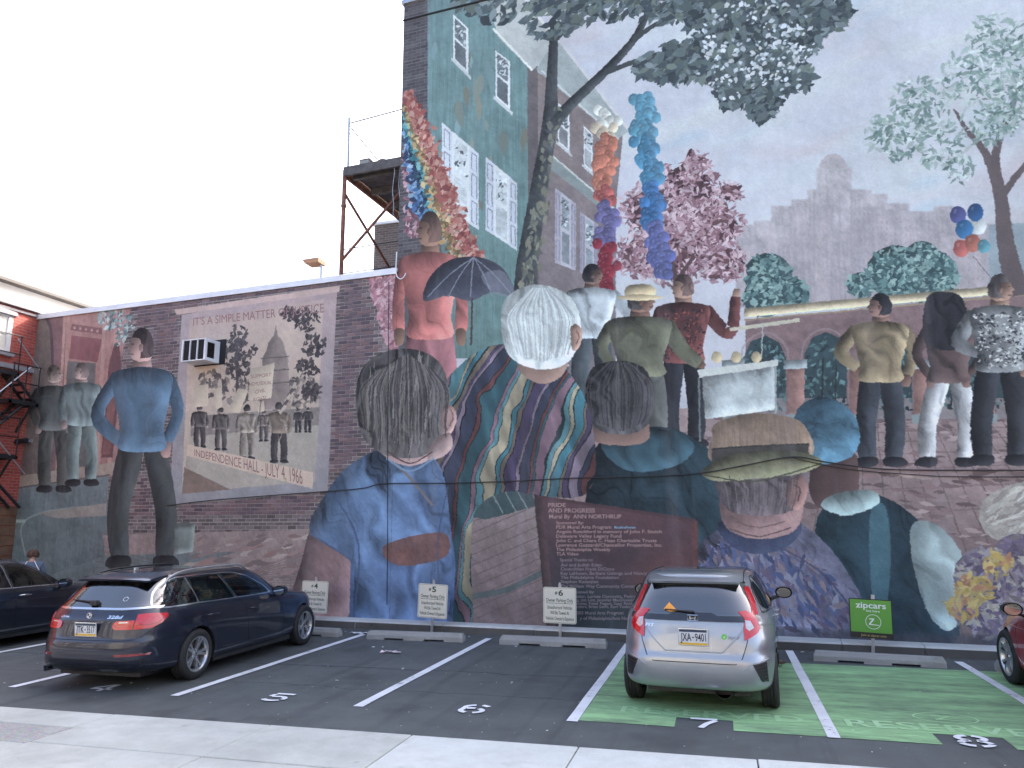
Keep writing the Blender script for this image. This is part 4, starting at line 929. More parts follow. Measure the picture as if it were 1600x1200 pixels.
for q in ribbon2(arc(2.14, 9.06, .30, .20, 0, 360, 28), .02): fm.add([gm(*p) for p in q], [(0, 1, 2, 3)])
for q in ([(2.02, 9.15), (2.2, 9.15), (2.2, 9.12), (2.02, 9.12)], [(2.17, 9.13), (2.21, 9.13), (2.09, 9.0), (2.04, 9.0)], [(2.03, 9.0), (2.36, 8.98), (2.36, 8.965), (2.03, 8.965)]): fm.add([gm(*p) for p in q], [(0, 1, 2, 3)])
fm.build('faded_emblem', MAT['faded'], lot)

# ---------------------------------------------------------------- the two painted buildings
mural = paint_mural()
img = bpy.data.images.new('mural_paint', mural.W, mural.H, alpha=False, float_buffer=False)
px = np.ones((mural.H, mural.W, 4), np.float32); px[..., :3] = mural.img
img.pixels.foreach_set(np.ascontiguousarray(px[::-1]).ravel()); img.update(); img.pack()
def mural_mat():
    m, nt, bs = nodes('mural_paint_on_stucco')
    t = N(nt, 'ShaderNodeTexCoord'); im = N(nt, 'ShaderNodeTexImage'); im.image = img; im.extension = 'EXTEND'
    nt.links.new(t.outputs['UV'], im.inputs[0]); v = t.outputs['Object']
    a = noise(nt, v, 34, 4, .7); b = noise(nt, v, 110, 2)
    c = mix(nt, .35, im.outputs[0], ramp(nt, a, .3, .7, (.78, .78, .80, 1), (1.12, 1.12, 1.1, 1)), 'MULTIPLY')
    st = ramp(nt, noise(nt, tc(nt, (1.6, 1.6, .12)), 1.5, 5), .55, .8)           # rain streaks down the wall
    c = mix(nt, st, c, mix(nt, .16, c, (.42, .40, .42, 1)))
    nt.links.new(c, bs.inputs['Base Color']); bs.inputs['Roughness'].default_value = .72; bs.inputs['Specular IOR Level'].default_value = .3
    bb = N(nt, 'ShaderNodeMath', operation='MULTIPLY_ADD'); nt.links.new(b, bb.inputs[0]); bb.inputs[1].default_value = .5; nt.links.new(a, bb.inputs[2])
    bump(nt, bs, bb.outputs[0], .85, .012)
    return m
MAT['mural'] = mural_mat(); MAT['plain_wall'] = brick_mat('plain_side_brick', srgb(120, 76, 66), srgb(98, 62, 56), srgb(150, 140, 130))
low = thing('painted_low_building', (WP[0], WP[1], 0), WALLROT, 'lower brick building with painted figures and sepia poster on its wall', 'building')
tall = thing('painted_tall_building', (WP[0], WP[1], 0), WALLROT, 'tall building whose whole wall carries a painted street fair scene', 'building')
def wall_face(name, u0, u1, z1, depth, parent):
    v = [(u0, 0, 0), (u1, 0, 0), (u1, 0, z1), (u0, 0, z1), (u0, depth, 0), (u1, depth, 0), (u1, depth, z1), (u0, depth, z1)]
    f = [(0, 1, 2, 3), (1, 5, 6, 2), (5, 4, 7, 6), (4, 0, 3, 7)]
    o = mesh_obj(name, v, f, [MAT['mural'], MAT['plain_wall']], parent)
    me = o.data; uv = me.uv_layers.new(name='UVMap').data
    for p in me.polygons:
        p.material_index = 0 if p.index == 0 else 1
        for li in p.loop_indices:
            c = me.vertices[me.loops[li].vertex_index].co
            uv[li].uv = ((c.x-U0)/(U1-U0), c.z/Z1) if p.index == 0 else ((c.y if abs(p.normal.x) > .5 else c.x), c.z)
    return o
wlow = wall_face('wall', -12.5, U_STEP-.004, Z_LOW, 9.0, low)
wtall = wall_face('wall', U_STEP, 13.0, Z_TALL, 12.0, tall)
mb = MB(); mb.box(-12.5, U_STEP-.01, .02, 9.0, Z_LOW-.25, Z_LOW-.12); mb.build('roof', pm('roof_felt', (.22, .22, .23), .9), low)
mb = MB(); mb.box(U_STEP+.05, 12.95, .3, 11.9, Z_TALL-.4, Z_TALL-.3); mb.build('roof', pm('roof_felt_dark', (.12, .12, .13), .9), tall)
mb = MB(); mb.cbox(-12.56, U_STEP-.01, -.045, .26, Z_LOW+.004, Z_LOW+.085, .008); mb.box(-12.56, U_STEP-.01, -.047, -.03, Z_LOW-.05, Z_LOW+.004); mb.build('coping', MAT['white_metal'], low)
mb = MB(); mb.cbox(U_STEP-.05, 13.05, -.05, .30, Z_TALL+.003, Z_TALL+.10, .01); mb.build('coping', MAT['grey_metal'], tall)
mb = MB(); mb.box(U_STEP-.02, 13.0, -.022, -.002, Z_TALL-.42, Z_TALL-.385); mb.build('flashing', MAT['dark_hole'], tall)
# bricks standing proud of the painted joints: the 300 nearest one by one, the rest joined
def brick_colour_mat(name, attr):
    m, nt, bs = nodes(name)
    if attr: a = N(nt, 'ShaderNodeAttribute'); a.attribute_name = 'tone'; f = a.outputs['Fac']
    else: a = N(nt, 'ShaderNodeObjectInfo'); f = a.outputs['Random']
    r = N(nt, 'ShaderNodeValToRGB'); e = r.color_ramp.elements
    e[0].position = 0; e[0].color = srgb(84, 74, 82); e[1].position = 1; e[1].color = srgb(134, 114, 116)
    for p, c in ((.25, srgb(102, 88, 92)), (.6, srgb(116, 100, 104)), (.85, srgb(120, 96, 94))): x = e.new(p); x.color = c
    nt.links.new(f, r.inputs[0])
    c = mix(nt, .5, r.outputs[0], ramp(nt, noise(nt, tc(nt), 40, 4), .3, .7, (.72, .72, .74, 1), (1.15, 1.15, 1.15, 1)), 'MULTIPLY')
    nt.links.new(c, bs.inputs['Base Color']); bs.inputs['Roughness'].default_value = .8
    return m
bm_a, bm_b = brick_colour_mat('painted_brick', False), brick_colour_mat('painted_brick_field', True)
BL, BH = .215, .078
spots = []
for row in range(int(2.2/BH), int(Z_LOW/BH)):
    z0 = row*BH
    for c in range(int(-12.6/BL), int(-1.9/BL)+1):
        u0 = (c-0.5*(row % 2))*BL
        ok = True
        for du, dz in ((.055, .2), (.98, .2), (.055, .95), (.98, .95), (.5, .6)):
            X = int((u0+du*BL-U0)*S); Y = int((Z1-(z0+dz*BH))*S)
            if not (0 <= X < mural.W and 0 <= Y < mural.H and mural.brick[Y, X]): ok = False; break
        if ok and u0 < U_STEP-.25: spots.append((u0+.055*BL, u0+BL, z0+.16*BH, z0+BH))
spots.sort(key=lambda q: -(q[0]-.012*q[3]))
bw, bh = BL*.94, BH*.84
bv = [(0, 0, 0), (bw, 0, 0), (bw, 0, bh), (0, 0, bh), (.004, -.007, .004), (bw-.004, -.007, .004), (bw-.004, -.007, bh-.004), (.004, -.007, bh-.004)]
bf = [(0, 1, 5, 4), (1, 2, 6, 5), (2, 3, 7, 6), (3, 0, 4, 7), (4, 5, 6, 7)]
bme = bpy.data.meshes.new('brick'); bme.from_pydata(bv, [], bf); bme.update(); bme.materials.append(bm_a)
for q in spots[:300]:
    o = bpy.data.objects.new('brick', bme); COL.objects.link(o); o.parent = wlow; o.location = (q[0], -.0005-rnd.uniform(0, .003), q[2])
mb = MB(); tones = []
for q in spots[300:]:
    j = -rnd.uniform(0, .003)
    mb.add([(x+q[0], y+j, z+q[2]) for x, y, z in bv], bf); tones += [rnd.random()]*5
if mb.v:
    me = bpy.data.meshes.new('brick_field'); me.from_pydata(mb.v, [], mb.f); me.update()
    at = me.attributes.new('tone', 'FLOAT', 'FACE'); at.data.foreach_set('value', tones)
    o = link_mesh('brick_field', me, bm_b, wlow); o['kind'] = 'stuff'
# lettering on the walls
def quad_text(mb, body, TL, TR, BR, BL_, off=.003, bold=.0, lo=None, hi=None):
    V, Fc = text_geo(body, bold)
    x0, x1 = V[:, 0].min(), V[:, 0].max()
    A = wall_uz([TL, TR, BR, BL_])
    tt = (V[:, 0]-x0)/(x1-x0); yy = V[:, 1]
    top = A[0][None]+(A[1]-A[0])[None]*tt[:, None]; bot = A[3][None]+(A[2]-A[3])[None]*tt[:, None]
    P = bot+(top-bot)*yy[:, None]
    mb.add([(p[0], -off, p[1]) for p in P], Fc)
MAT['cream_letter'] = pm('cream_lettering', srgb(172, 146, 140), .8, var=.15, vs_=20)
MAT['brown_letter'] = pm('brown_lettering', srgb(146, 112, 112), .8, var=.15, vs_=20)
MAT['pale_letter'] = pm('pale_blue_lettering', srgb(140, 178, 196), .8)
MAT['dim_letter'] = pm('dim_lettering', srgb(138, 128, 132), .8, var=.15, vs_=20)
mb = MB()
lines = [('PRIDE', 856.5, 884, 792, 6.0), ('AND PROGRESS', 856.5, 929.7, 800.8, 6.4), ('Mural By  ANN NORTHRUP', 858, 970.8, 810, 6.2), ('Sponsored By:', 869, 912, 819, 4.6), ('PDR Mural Arts Program', 869, 955, 826, 5.0),
 ('Angelo Rotchford in memory of John F. Stoich', 869, 1034, 833, 5.0), ('Delaware Valley Legacy Fund', 869, 971, 840, 5.0), ('John C. and Chara C. Haas Charitable Trusts', 869, 1026, 847, 5.0), ('Lawrence Guzzardi/Chancellor Properties, Inc.', 869, 1035, 854, 5.0), ('The Philadelphia Weekly', 869, 954, 861, 5.0), ('TLA Video', 869.5, 904, 867.8, 5.0)]
lines2 = [('Special Thanks to:', 875, 927, 877, 4.6), ('Avi and Judith Eden', 876, 940, 885, 4.8), ('Councilman Frank DiCicco', 876, 960, 891.3, 4.8), ('Kay LaHusen, Barbara Gittings and Nancy T', 876, 1018.5, 898, 4.8), ('The Philadelphia Foundation', 876, 967, 904.5, 4.8), ('Stephan Kazanjian', 876, 935, 911, 4.8), ('The William Way Community Center', 876, 993, 918.2, 4.8),
 ('Assisted By:', 894, 929, 927, 4.2), ('ador, Larissa Danowitz, Pedro', 900, 994, 934, 4.6), ('g, Jim Lint, Jennifer MacDonald,', 901, 993, 939.6, 4.4), ('ovetz, Peter Pagast, Sean Ritche', 901, 993, 945, 4.4), ('nders, Brian Senft, Karl Yoder', 901, 986, 950, 4.4), ('003 Mural Arts Program', 901, 974, 960, 5.0), ('y of Philadelphia/Ann No', 906, 981, 968.5, 5.0)]
sl = .030
for L_, mt in ((lines, MAT['cream_letter']), (lines2, MAT['dim_letter'])):
    for t, xa, xb, yb, h in L_: mb = MB(); quad_text(mb, t, (xa, yb-h), (xb, yb-h), (xb, yb), (xa, yb), bold=.016); mb.build('lettering', mt, wtall)
mb = MB(); quad_text(mb, 'MuralArtsProgram', (960, 822), (993, 822), (993, 825.8), (960, 825.8), bold=.02); mb.build('lettering', MAT['pale_letter'], wtall)
mb = MB(); quad_text(mb, "IT'S A SIMPLE MATTER OF JUSTICE", (302, 497), (506, 474), (506.5, 488), (302, 509)); mb.build('lettering', MAT['brown_letter'], wlow); mb = MB()
quad_text(mb, 'INDEPENDENCE HALL - JULY 4, 1966', (304, 702), (472, 734), (473, 757), (304, 712)); mb.build('lettering', MAT['brown_letter'], wlow)
for i, t in enumerate(['SUPPORT', 'HOMOSEXUAL', 'CIVIL', 'RIGHTS']):
    y = 584+i*12; w = [16, 17, 8, 10][i]; c = 408-i*.6; mb = MB(); quad_text(mb, t, (c-w, y+1.5), (c+w, y-1.5), (c+w, y+4.0), (c-w, y+7.5), bold=.0); mb.build('lettering', MAT['brown_letter'], wlow)

# ---------------------------------------------------------------- neighbours: red brick house at the left, brick house behind, houses across the street
MAT['red_brick'] = brick_mat('red_brick', srgb(186, 84, 72), srgb(160, 70, 62), srgb(168, 120, 108), soot=.35)
MAT['tan_brick'] = brick_mat('tan_brick', srgb(116, 102, 94), srgb(98, 84, 76), srgb(136, 130, 124), soot=.2)
MAT['grey_brick'] = brick_mat('grey_brown_brick', srgb(92, 84, 78), srgb(74, 68, 66), srgb(112, 108, 104), soot=.4)
MAT['stone'] = concrete_mat('grey_stone_trim', (.30, .29, .31))
MAT['white_wall'] = pm('white_render', (.80, .79, .76), .8, var=.05)
MAT['pane'] = pm('window_pane', (.16, .18, .2), .03, 0, var=.05, spec=1.0)
MAT['frame'] = pm('painted_frame', (.62, .62, .62), .5)
MAT['dark_board'] = pm('brown_boards', (.16, .085, .05), .85, var=.4, vs_=3, bmp=.3)
red = thing('red_brick_house', (-16.72, 0, 0), 0, 'red brick house at the left edge with tall window and cornice', 'building')
mb = MB(); mb.box(-9, 0, 4, 30, 0, 7.35); box_uv(mb.build('wall', MAT['red_brick'], red))
mb = MB(); mb.cbox(-9, .10, 3.95, 30.05, 7.352, 7.43, .01); mb.cbox(-9, .05, 3.97, 30.02, 7.24, 7.30, .01); mb.build('cornice', MAT['stone'], red)
mb = MB(); mb.box(-9, -.25, 4, 30, 7.43, 7.95); mb.build('upper_wall', MAT['white_wall'], red)
mb = MB(); mb.cbox(-9, -.02, 3.9, 30.1, 7.952, 8.04, .01); mb.build('roof_edge', pm('dark_eave', (.09, .08, .075), .7), red)
for yc in (13.42, 11.3, 9.2):
    w = MB(); w.box(-.02, .035, yc-.46, yc-.34, 6.22, 7.05); w.box(-.02, .035, yc+.34, yc+.46, 6.22, 7.05); w.box(-.02, .03, yc-.34, yc+.34, 6.62, 6.66); w.box(-.02, .03, yc-.02, yc+.02, 6.2, 7.05); w.box(-.02, .035, yc-.46, yc+.46, 6.16, 6.22); w.box(-.02, .035, yc-.46, yc+.46, 7.05, 7.10)
    w = w.build('window', MAT['frame'], red)
    p = MB(); p.box(-.015, .012, yc-.34, yc+.34, 6.22, 7.05); p.build('pane', pm('painted_reflection_pane', (.62, .60, .55), .05, spec=1.0) if yc > 13 else MAT['pane'], w)  # pale base colour of the far pane stands in for a bright reflection
    s_ = MB(); s_.cbox(-.02, .10, yc-.55, yc+.55, 6.07, 6.158, .01); s_.build('sill', MAT['stone'], w); s_ = MB(); s_.prism([(yc-.55, 7.102), (yc+.55, 7.102), (yc+.5, 7.2), (yc, 7.235), (yc-.5, 7.2)], -.02, .09, 'yz'); s_.build('lintel', MAT['stone'], w)
mb = MB(); mb.cbox(-.02, .07, 4, 30, 5.78, 5.9, .01); mb.build('string_course', MAT['stone'], red)
for k in range(9):
    mb = MB(); mb.box(-.02, .03+rnd.uniform(0, .02), 6, 16, .3+k*.24, .52+k*.24); mb.build('board', MAT['dark_board'], red)
back = thing('rear_brick_house', (0, 0, 0), 0, 'pale brick house rising behind the low painted building', 'building')
mb = MB(); mb.box(-9.95, -3.5, 20, 24, 0, 11.15); box_uv(mb.build('wall', MAT['tan_brick'], back))
mb = MB(); mb.cbox(-10.02, -3.4, 19.94, 24.1, 11.152, 11.24, .01); mb.build('coping', MAT['white_metal'], back)
# far side of the street, seen in the car windows
def far_house(x0, x1, h, mat, label, nwin, floors):
    t = thing('street_house', ((x0+x1)/2, -12.0, -.15), 0, label, 'building', 'houses across the street')
    w = (x1-x0)/2; mb = MB(); mb.box(-w+.01, w-.01, -8, 0, 0, h); box_uv(mb.build('wall', mat, t))
    mb = MB(); mb.cbox(-w+.01, w-.01, -.02, .35, h+.003, h+.35, .03); mb.build('cornice', MAT['stone'], t)
    for k in range(floors):
        for i in range(nwin):
            xc = -w+(i+.5)*2*w/nwin; zc = 1.9+k*3.1
            f = MB()
            for a, b, c, d in ((-.6, -.5, -.9, .9), (.5, .6, -.9, .9), (-.5, .5, .8, .9), (-.5, .5, -.9, -.8), (-.5, .5, -.03, .03)): f.box(xc+a, xc+b, .003, .06, zc+c, zc+d)
            f = f.build('window', MAT['frame'], t); p = MB(); p.box(xc-.5, xc+.5, .002, .03, zc-.8, zc+.8); p.build('pane', MAT['pane'], f)
    return t
far_house(-38, -17, 9.6, MAT['grey_brick'], 'brick row house across the street behind the camera, leftmost', 7, 3)
far_house(-17, -4, 10.4, pm('yellow_render', (.30, .28, .24), .85), 'yellow rendered house across the street behind the camera', 5, 3)
far_house(-4, 12, 9.2, MAT['tan_brick'], 'tan brick house across the street behind the camera', 6, 3)
far_house(12, 34, 10.0, MAT['grey_brick'], 'brick row house across the street behind the camera, rightmost', 7, 3)
# ---------------------------------------------------------------- cars
def paint_mat(name, col, metal=.55, flake=.0):
    m, nt, bs = nodes(name); v = tc(nt)
    d = noise(nt, v, 2.5, 5); c = mix(nt, .25, (*col, 1), ramp(nt, d, .35, .7, (.72, .72, .72, 1), (1.05, 1.05, 1.05, 1)), 'MULTIPLY')
    nt.links.new(c, bs.inputs['Base Color']); bs.inputs['Metallic'].default_value = metal
    rr = N(nt, 'ShaderNodeMapRange'); rr.inputs[3].default_value = .26; rr.inputs[4].default_value = .42; nt.links.new(noise(nt, v, 6, 5), rr.inputs[0]); nt.links.new(rr.outputs[0], bs.inputs['Roughness'])
    bs.inputs['Coat Weight'].default_value = 1.0; bs.inputs['Coat Roughness'].default_value = .025
    return m
MAT['navy'] = paint_mat('navy_car_paint', (.012, .016, .034), .5)
MAT['navy2'] = paint_mat('dark_blue_car_paint', (.010, .014, .026), .5)
MAT['silver'] = paint_mat('silver_car_paint', (.32, .35, .38), .7)
MAT['redpaint'] = paint_mat('red_car_paint', (.42, .012, .020), .35)
MAT['interior'] = pm('car_interior', (.022, .022, .024), .8)
MAT['seat'] = pm('seat_fabric', (.05, .047, .045), .85, bmp=.3)
MAT['chrome'] = pm('chrome_trim', (.66, .68, .70), .16, 1.0, var=.04)
MAT['mirror'] = pm('mirror_face', (.30, .32, .33), .06, 1.0, var=0)
MAT['rim'] = pm('alloy_rim', (.50, .52, .54), .30, .85, var=.10)
MAT['rim_dark'] = pm('dark_alloy', (.05, .05, .055), .4, .6)
MAT['disc'] = pm('brake_disc', (.16, .15, .14), .5, .8)
MAT['red_lens'] = pm('red_lens', (.50, .006, .014), .12, var=.12, vs_=30, coat=1.0)
MAT['dark_lens'] = pm('dark_red_lens', (.20, .008, .012), .15, var=.1, coat=1.0)
MAT['clear_lens'] = pm('clear_lens', (.50, .48, .48), .15, .2, var=.15, vs_=40, coat=1.0)
MAT['gloss_black'] = pm('gloss_black_trim', (.010, .010, .012), .12, coat=1.0, var=0)
MAT['seam'] = pm('panel_gap', (.004, .004, .005), .8, var=0)
MAT['plate'] = pm('plate_white', (.60, .62, .66), .4, var=.06)
MAT['plate_blue'] = pm('plate_dark_blue', (.035, .05, .09), .4, var=0)
MAT['plate_gold'] = pm('plate_gold', (.66, .42, .04), .4, var=0)
MAT['ink'] = pm('plate_ink', (.02, .024, .04), .5, var=0)
MAT['glass_clear'] = glass_mat('car_glass', (.55, .62, .58))
MAT['glass_dark'] = glass_mat('tinted_car_glass', (.10, .115, .115), 1.6)
MAT['glass_mid'] = glass_mat('rear_window_glass', (.20, .24, .25), 6.5)
def ring(z, xf, xr, w, nf, nr, xc, NN):
    t = np.linspace(0, 2*math.pi, 1600, endpoint=False); c, s = np.cos(t), np.sin(t)
    n = np.where(c > 0, nf, nr); L = np.where(c > 0, xf-xc, xc-xr)
    x = xc+L*np.sign(c)*np.abs(c)**(2/n); y = w*np.sign(s)*np.abs(s)**(2/n)
    P = np.stack([x, y], 1); d = np.r_[0, np.cumsum(np.linalg.norm(np.diff(np.r_[P, P[:1]], axis=0), axis=1))]
    u = np.linspace(0, d[-1], NN, endpoint=False); Q = np.r_[P, P[:1]]
    return np.stack([np.interp(u, d, Q[:, 0]), np.interp(u, d, Q[:, 1]), np.full(NN, z)], 1)
def loft(levels, xc, NN, zmod=None, dense=2):
    # smooth the level table with a Catmull-Rom pass so that the skin has no creases at the stations
    L = np.array(levels, float); out = []
    for i in range(len(L)-1):
        a, b, c, d = L[max(0, i-1)], L[i], L[i+1], L[min(len(L)-1, i+2)]
        for k in range(dense):
            t = k/dense; q = 0.5*((2*b)+(-a+c)*t+(2*a-5*b+4*c-d)*t*t+(-a+3*b-3*c+d)*t**3)
            if q[0] <= (out[-1][0] if out else -9): q = b*(1-t)+c*t
            out.append(q)
    out.append(L[-1]); V = []
    for q in out: V.append(ring(q[0], q[1], q[2], q[3], q[4], q[5], xc, NN))
    top = V[-1]; cen = top.mean(0)
    for k in (.6, .2): V.append(cen+(top-cen)*[k, k, 1]+[0, 0, .003*(1-k)])
    A = np.concatenate(V)
    if zmod: A[:, 2] += zmod(A)
    n = len(V); f = []
    for i in range(n-1):
        for j in range(NN): f.append((i*NN+j, i*NN+(j+1) % NN, (i+1)*NN+(j+1) % NN, (i+1)*NN+j))
    f.append(tuple(range(NN))[::-1]); f.append(tuple((n-1)*NN+j for j in range(NN)))
    return A, f
def tmp_obj(mb_or_me, mats, mi):
    me = mb_or_me.mesh('cutter') if isinstance(mb_or_me, MB) else mb_or_me
    for m in mats: me.materials.append(m)
    me.polygons.foreach_set('material_index', [mi]*len(me.polygons))
    o = bpy.data.objects.new('cutter', me); COL.objects.link(o); return o
def cut(o, cutters):
    for c in cutters:
        md = o.modifiers.new('cut', 'BOOLEAN'); md.operation = 'DIFFERENCE'; md.object = c; md.solver = 'EXACT'; md.use_self = False
        try: md.material_mode = 'INDEX'
        except Exception: pass
        bpy.context.view_layer.update()
        me = bpy.data.meshes.new_from_object(o.evaluated_get(bpy.context.evaluated_depsgraph_get()))
        o.modifiers.clear(); old = o.data; o.data = me; bpy.data.meshes.remove(old)
    for c in cutters:
        me = c.data; bpy.data.objects.remove(c); bpy.data.meshes.remove(me)
class Skin:
    """the uncut outer skin of a car: panels, glass, lamps and trim are laid onto it"""
    def __init__(s, A, f, zf): s.bvh = BVHTree.FromPolygons([Vector(p) for p in A], f); s.cx = -1.45; s.zf = zf
    def hit(s, a, b, ax):
        if ax != 'T': b = s.zf(b)
        if ax == 'R': o, d = Vector((a, -4, b)), Vector((0, 1, 0))
        elif ax == 'L': o, d = Vector((a, 4, b)), Vector((0, -1, 0))
        elif ax == 'B': o, d = Vector((-6, a, b)), Vector((1, 0, 0))
        elif ax == 'F': o, d = Vector((6, a, b)), Vector((-1, 0, 0))
        elif ax == 'T': o, d = Vector((a, b, 4)), Vector((0, 0, -1))
        else:                                     # 'C': a = bearing in degrees round a vertical line inside the tail
            th = R(a); dd = Vector((math.cos(th), math.sin(th), 0)); o = Vector((s.cx, 0, b))+dd*5; d = -dd
        p, n, i, dist = s.bvh.ray_cast(o, d)
        if p is None:
            p, n, i, dist = s.bvh.find_nearest(o+d*(4.0 if ax in 'RLBF' else 3.5))
        if n.dot(d) > 0: n = -n
        return p, n
    def decal(s, outline, ax, off=.004, step=.06, skirt=True, mb=None, depth=.012):
        bm = bmesh.new(); sc = .014 if ax == 'C' else 1.0
        vs = [bm.verts.new((p[0]*sc, p[1], 0)) for p in outline]
        bm.faces.new(vs)
        for k in (0, 1):
            lo = min(v.co[k] for v in bm.verts); hi = max(v.co[k] for v in bm.verts); n = int((hi-lo)/step)
            for i in range(1, n+1):
                x = lo+(hi-lo)*i/(n+1); co = Vector((x, 0, 0)) if k == 0 else Vector((0, x, 0)); no = Vector((1, 0, 0)) if k == 0 else Vector((0, 1, 0))
                bmesh.ops.bisect_plane(bm, geom=bm.verts[:]+bm.edges[:]+bm.faces[:], plane_co=co, plane_no=no)
        bmesh.ops.triangulate(bm, faces=bm.faces[:])
        bm.verts.ensure_lookup_table(); bm.verts.index_update()
        H = [s.hit(v.co.x/sc, v.co.y, ax) for v in bm.verts]
        P = [p+n*off for p, n in H]; F = [tuple(v.index for v in f.verts) for f in bm.faces]
        if skirt:
            be = [(e.verts[0].index, e.verts[1].index) for e in bm.edges if len(e.link_faces) == 1]
            idx = sorted({i for e in be for i in e}); mp = {i: len(P)+k for k, i in enumerate(idx)}
            P += [H[i][0]-H[i][1]*depth for i in idx]
            F += [(a, b, mp[b], mp[a]) for a, b in be]
        bm.free()
        mb = mb or MB(); mb.add(P, F); return mb
    def strip(s, pts, w, ax, off=.005, mb=None, closed=False, step=.05, raised=.004):
        q = []
        pts = list(pts)+([pts[0]] if closed else [])
        for (a, b), (c, d) in zip(pts[:-1], pts[1:]):
            n = max(1, int(math.hypot(c-a, d-b)/step))
            q += [(a+(c-a)*i/n, b+(d-b)*i/n) for i in range(n)]
        if not closed: q.append(pts[-1])
        k = len(q); V = []
        for i in range(k):
            a = np.array(q[i-1] if (closed or i > 0) else q[0]); b = np.array(q[(i+1) % k] if (closed or i < k-1) else q[-1])
            t = b-a; t = t/(np.linalg.norm(t)+1e-9); nn = np.array([-t[1], t[0]])*w/2
            for sg, h in ((-1, -.006), (-.75, off), (.75, off), (1, -.006)):
                p, n = s.hit(q[i][0]+nn[0]*sg, q[i][1]+nn[1]*sg, ax); V.append(p+n*h)
        F = []
        for i in range(k if closed else k-1):
            i2 = (i+1) % k
            for j in range(3): F.append((i*4+j, i*4+j+1, i2*4+j+1, i2*4+j))
        mb = mb or MB(); mb.add(V, F); return mb
def make_wheel(r, w, rr, style):
    t = MB(); h = w/2
    prof = [(rr, -h*.86), (rr+.012, -h*.96), (rr+.03, -h), (r-.035, -h*1.0), (r-.012, -h*.86), (r, -h*.68)]
    for g in (-.35, 0, .35): prof += [(r, h*(g-.1)), (r-.009, h*(g-.07)), (r-.009, h*(g+.07)), (r, h*(g+.1))]
    prof += [(r, h*.68), (r-.012, h*.86), (r-.035, h), (rr+.03, h), (rr+.012, h*.96), (rr, h*.86)]
    t.lathe(prof, 44, 'y', close=True)
    tyre = t.mesh('wheel'); tyre.materials.append(MAT['rubber']); tyre.polygons.foreach_set('use_smooth', [True]*len(tyre.polygons)); tyre.set_sharp_from_angle(angle=R(40))
    b = MB(); o = -h*.93                           # outer face at negative y
    b.mi = 0; b.lathe([(rr+.006, o+.012), (rr+.004, o-.002), (rr-.012, o), (rr-.022, o+.012), (rr-.03, o+.06), (rr-.035, h*.8)], 40, 'y')
    b.mi = 2; b.lathe([(rr-.04, h*.1), (.0, h*.1)], 32, 'y'); b.mi = 3; b.lathe([(rr*.74, -h*.15), (rr*.3, -h*.15), (.0, -h*.12)], 32, 'y')
    b.mi = 0; b.lathe([(.0, o+.030), (.032, o+.030), (.042, o+.034), (.066, o+.040), (.07, o+.09)], 24, 'y')
    b.mi = 4; b.lathe([(0, o+.024), (.027, o+.024), (.030, o+.034)], 20, 'y')
    def spoke(a0, a1, r0, r1, w0, w1, mi, d=0.0):
        p0 = Vector((math.cos(a0)*r0, 0, math.sin(a0)*r0)); p1 = Vector((math.cos(a1)*r1, 0, math.sin(a1)*r1))
        t_ = (p1-p0).normalized(); n = Vector((-t_.z, 0, t_.x)); V = []
        for p, ww, y in ((p0, w0, o+.034+d), (p0.lerp(p1, .5), (w0+w1)/2, o+.020+d), (p1, w1, o+.008+d)):
            for sg, yy in ((-1, y+.03), (-.72, y), (.72, y), (1, y+.03)): V.append(p+n*sg*ww/2+Vector((0, yy, 0)))
        F = [(i*4+j, i*4+j+1, i*4+j+5, i*4+j+4) for i in range(2) for j in range(3)]
        b.mi = mi; b.add(V, F)
    for k in range(5):
        a = k*2*math.pi/5+math.pi/2
        if style == 'double':
            spoke(a-.10, a-.155, .05, rr-.016, .030, .042, 0); spoke(a+.10, a+.155, .05, rr-.016, .030, .042, 0)
            spoke(a, a, .05, rr-.02, .03, .05, 1, .012)
        elif style == 'vee':
            spoke(a-.05, a-.30, .045, rr-.016, .030, .046, 0); spoke(a+.05, a+.30, .045, rr-.016, .030, .046, 0); spoke(a, a-.16, .05, rr-.02, .03, .03, 1, .004); spoke(a, a+.16, .05, rr-.02, .03, .03, 1, .004)
        else:
            spoke(a-.06, a-.10, .05, rr-.016, .035, .045, 0); spoke(a+.06, a+.10, .05, rr-.016, .035, .045, 0)
        for j in range(1): b.mi = 2; b.lathe([(0, o+.032), (.008, o+.032), (.008, o+.05)], 8, 'y', at=(math.cos(a+.63)*.048, 0, math.sin(a+.63)*.048))
    rim = b.mesh('rim')
    for m in (MAT['rim'], MAT['rim_dark'], MAT['dark_hole'], MAT['disc'], MAT['chrome']): rim.materials.append(m)
    rim.polygons.foreach_set('use_smooth', [True]*len(rim.polygons)); rim.set_sharp_from_angle(angle=R(35))
    return tyre, rim
def put_wheel(parent, ms, x, y, r, right, spin=0.0):
    o = bpy.data.objects.new('wheel', ms[0]); COL.objects.link(o); o.parent = parent; o.location = (x, y, r); o.rotation_euler = (0, 0, 0 if right else math.pi)
    k = bpy.data.objects.new('rim', ms[1]); COL.objects.link(k); k.parent = o; k.rotation_euler = (0, spin, 0)
    return o
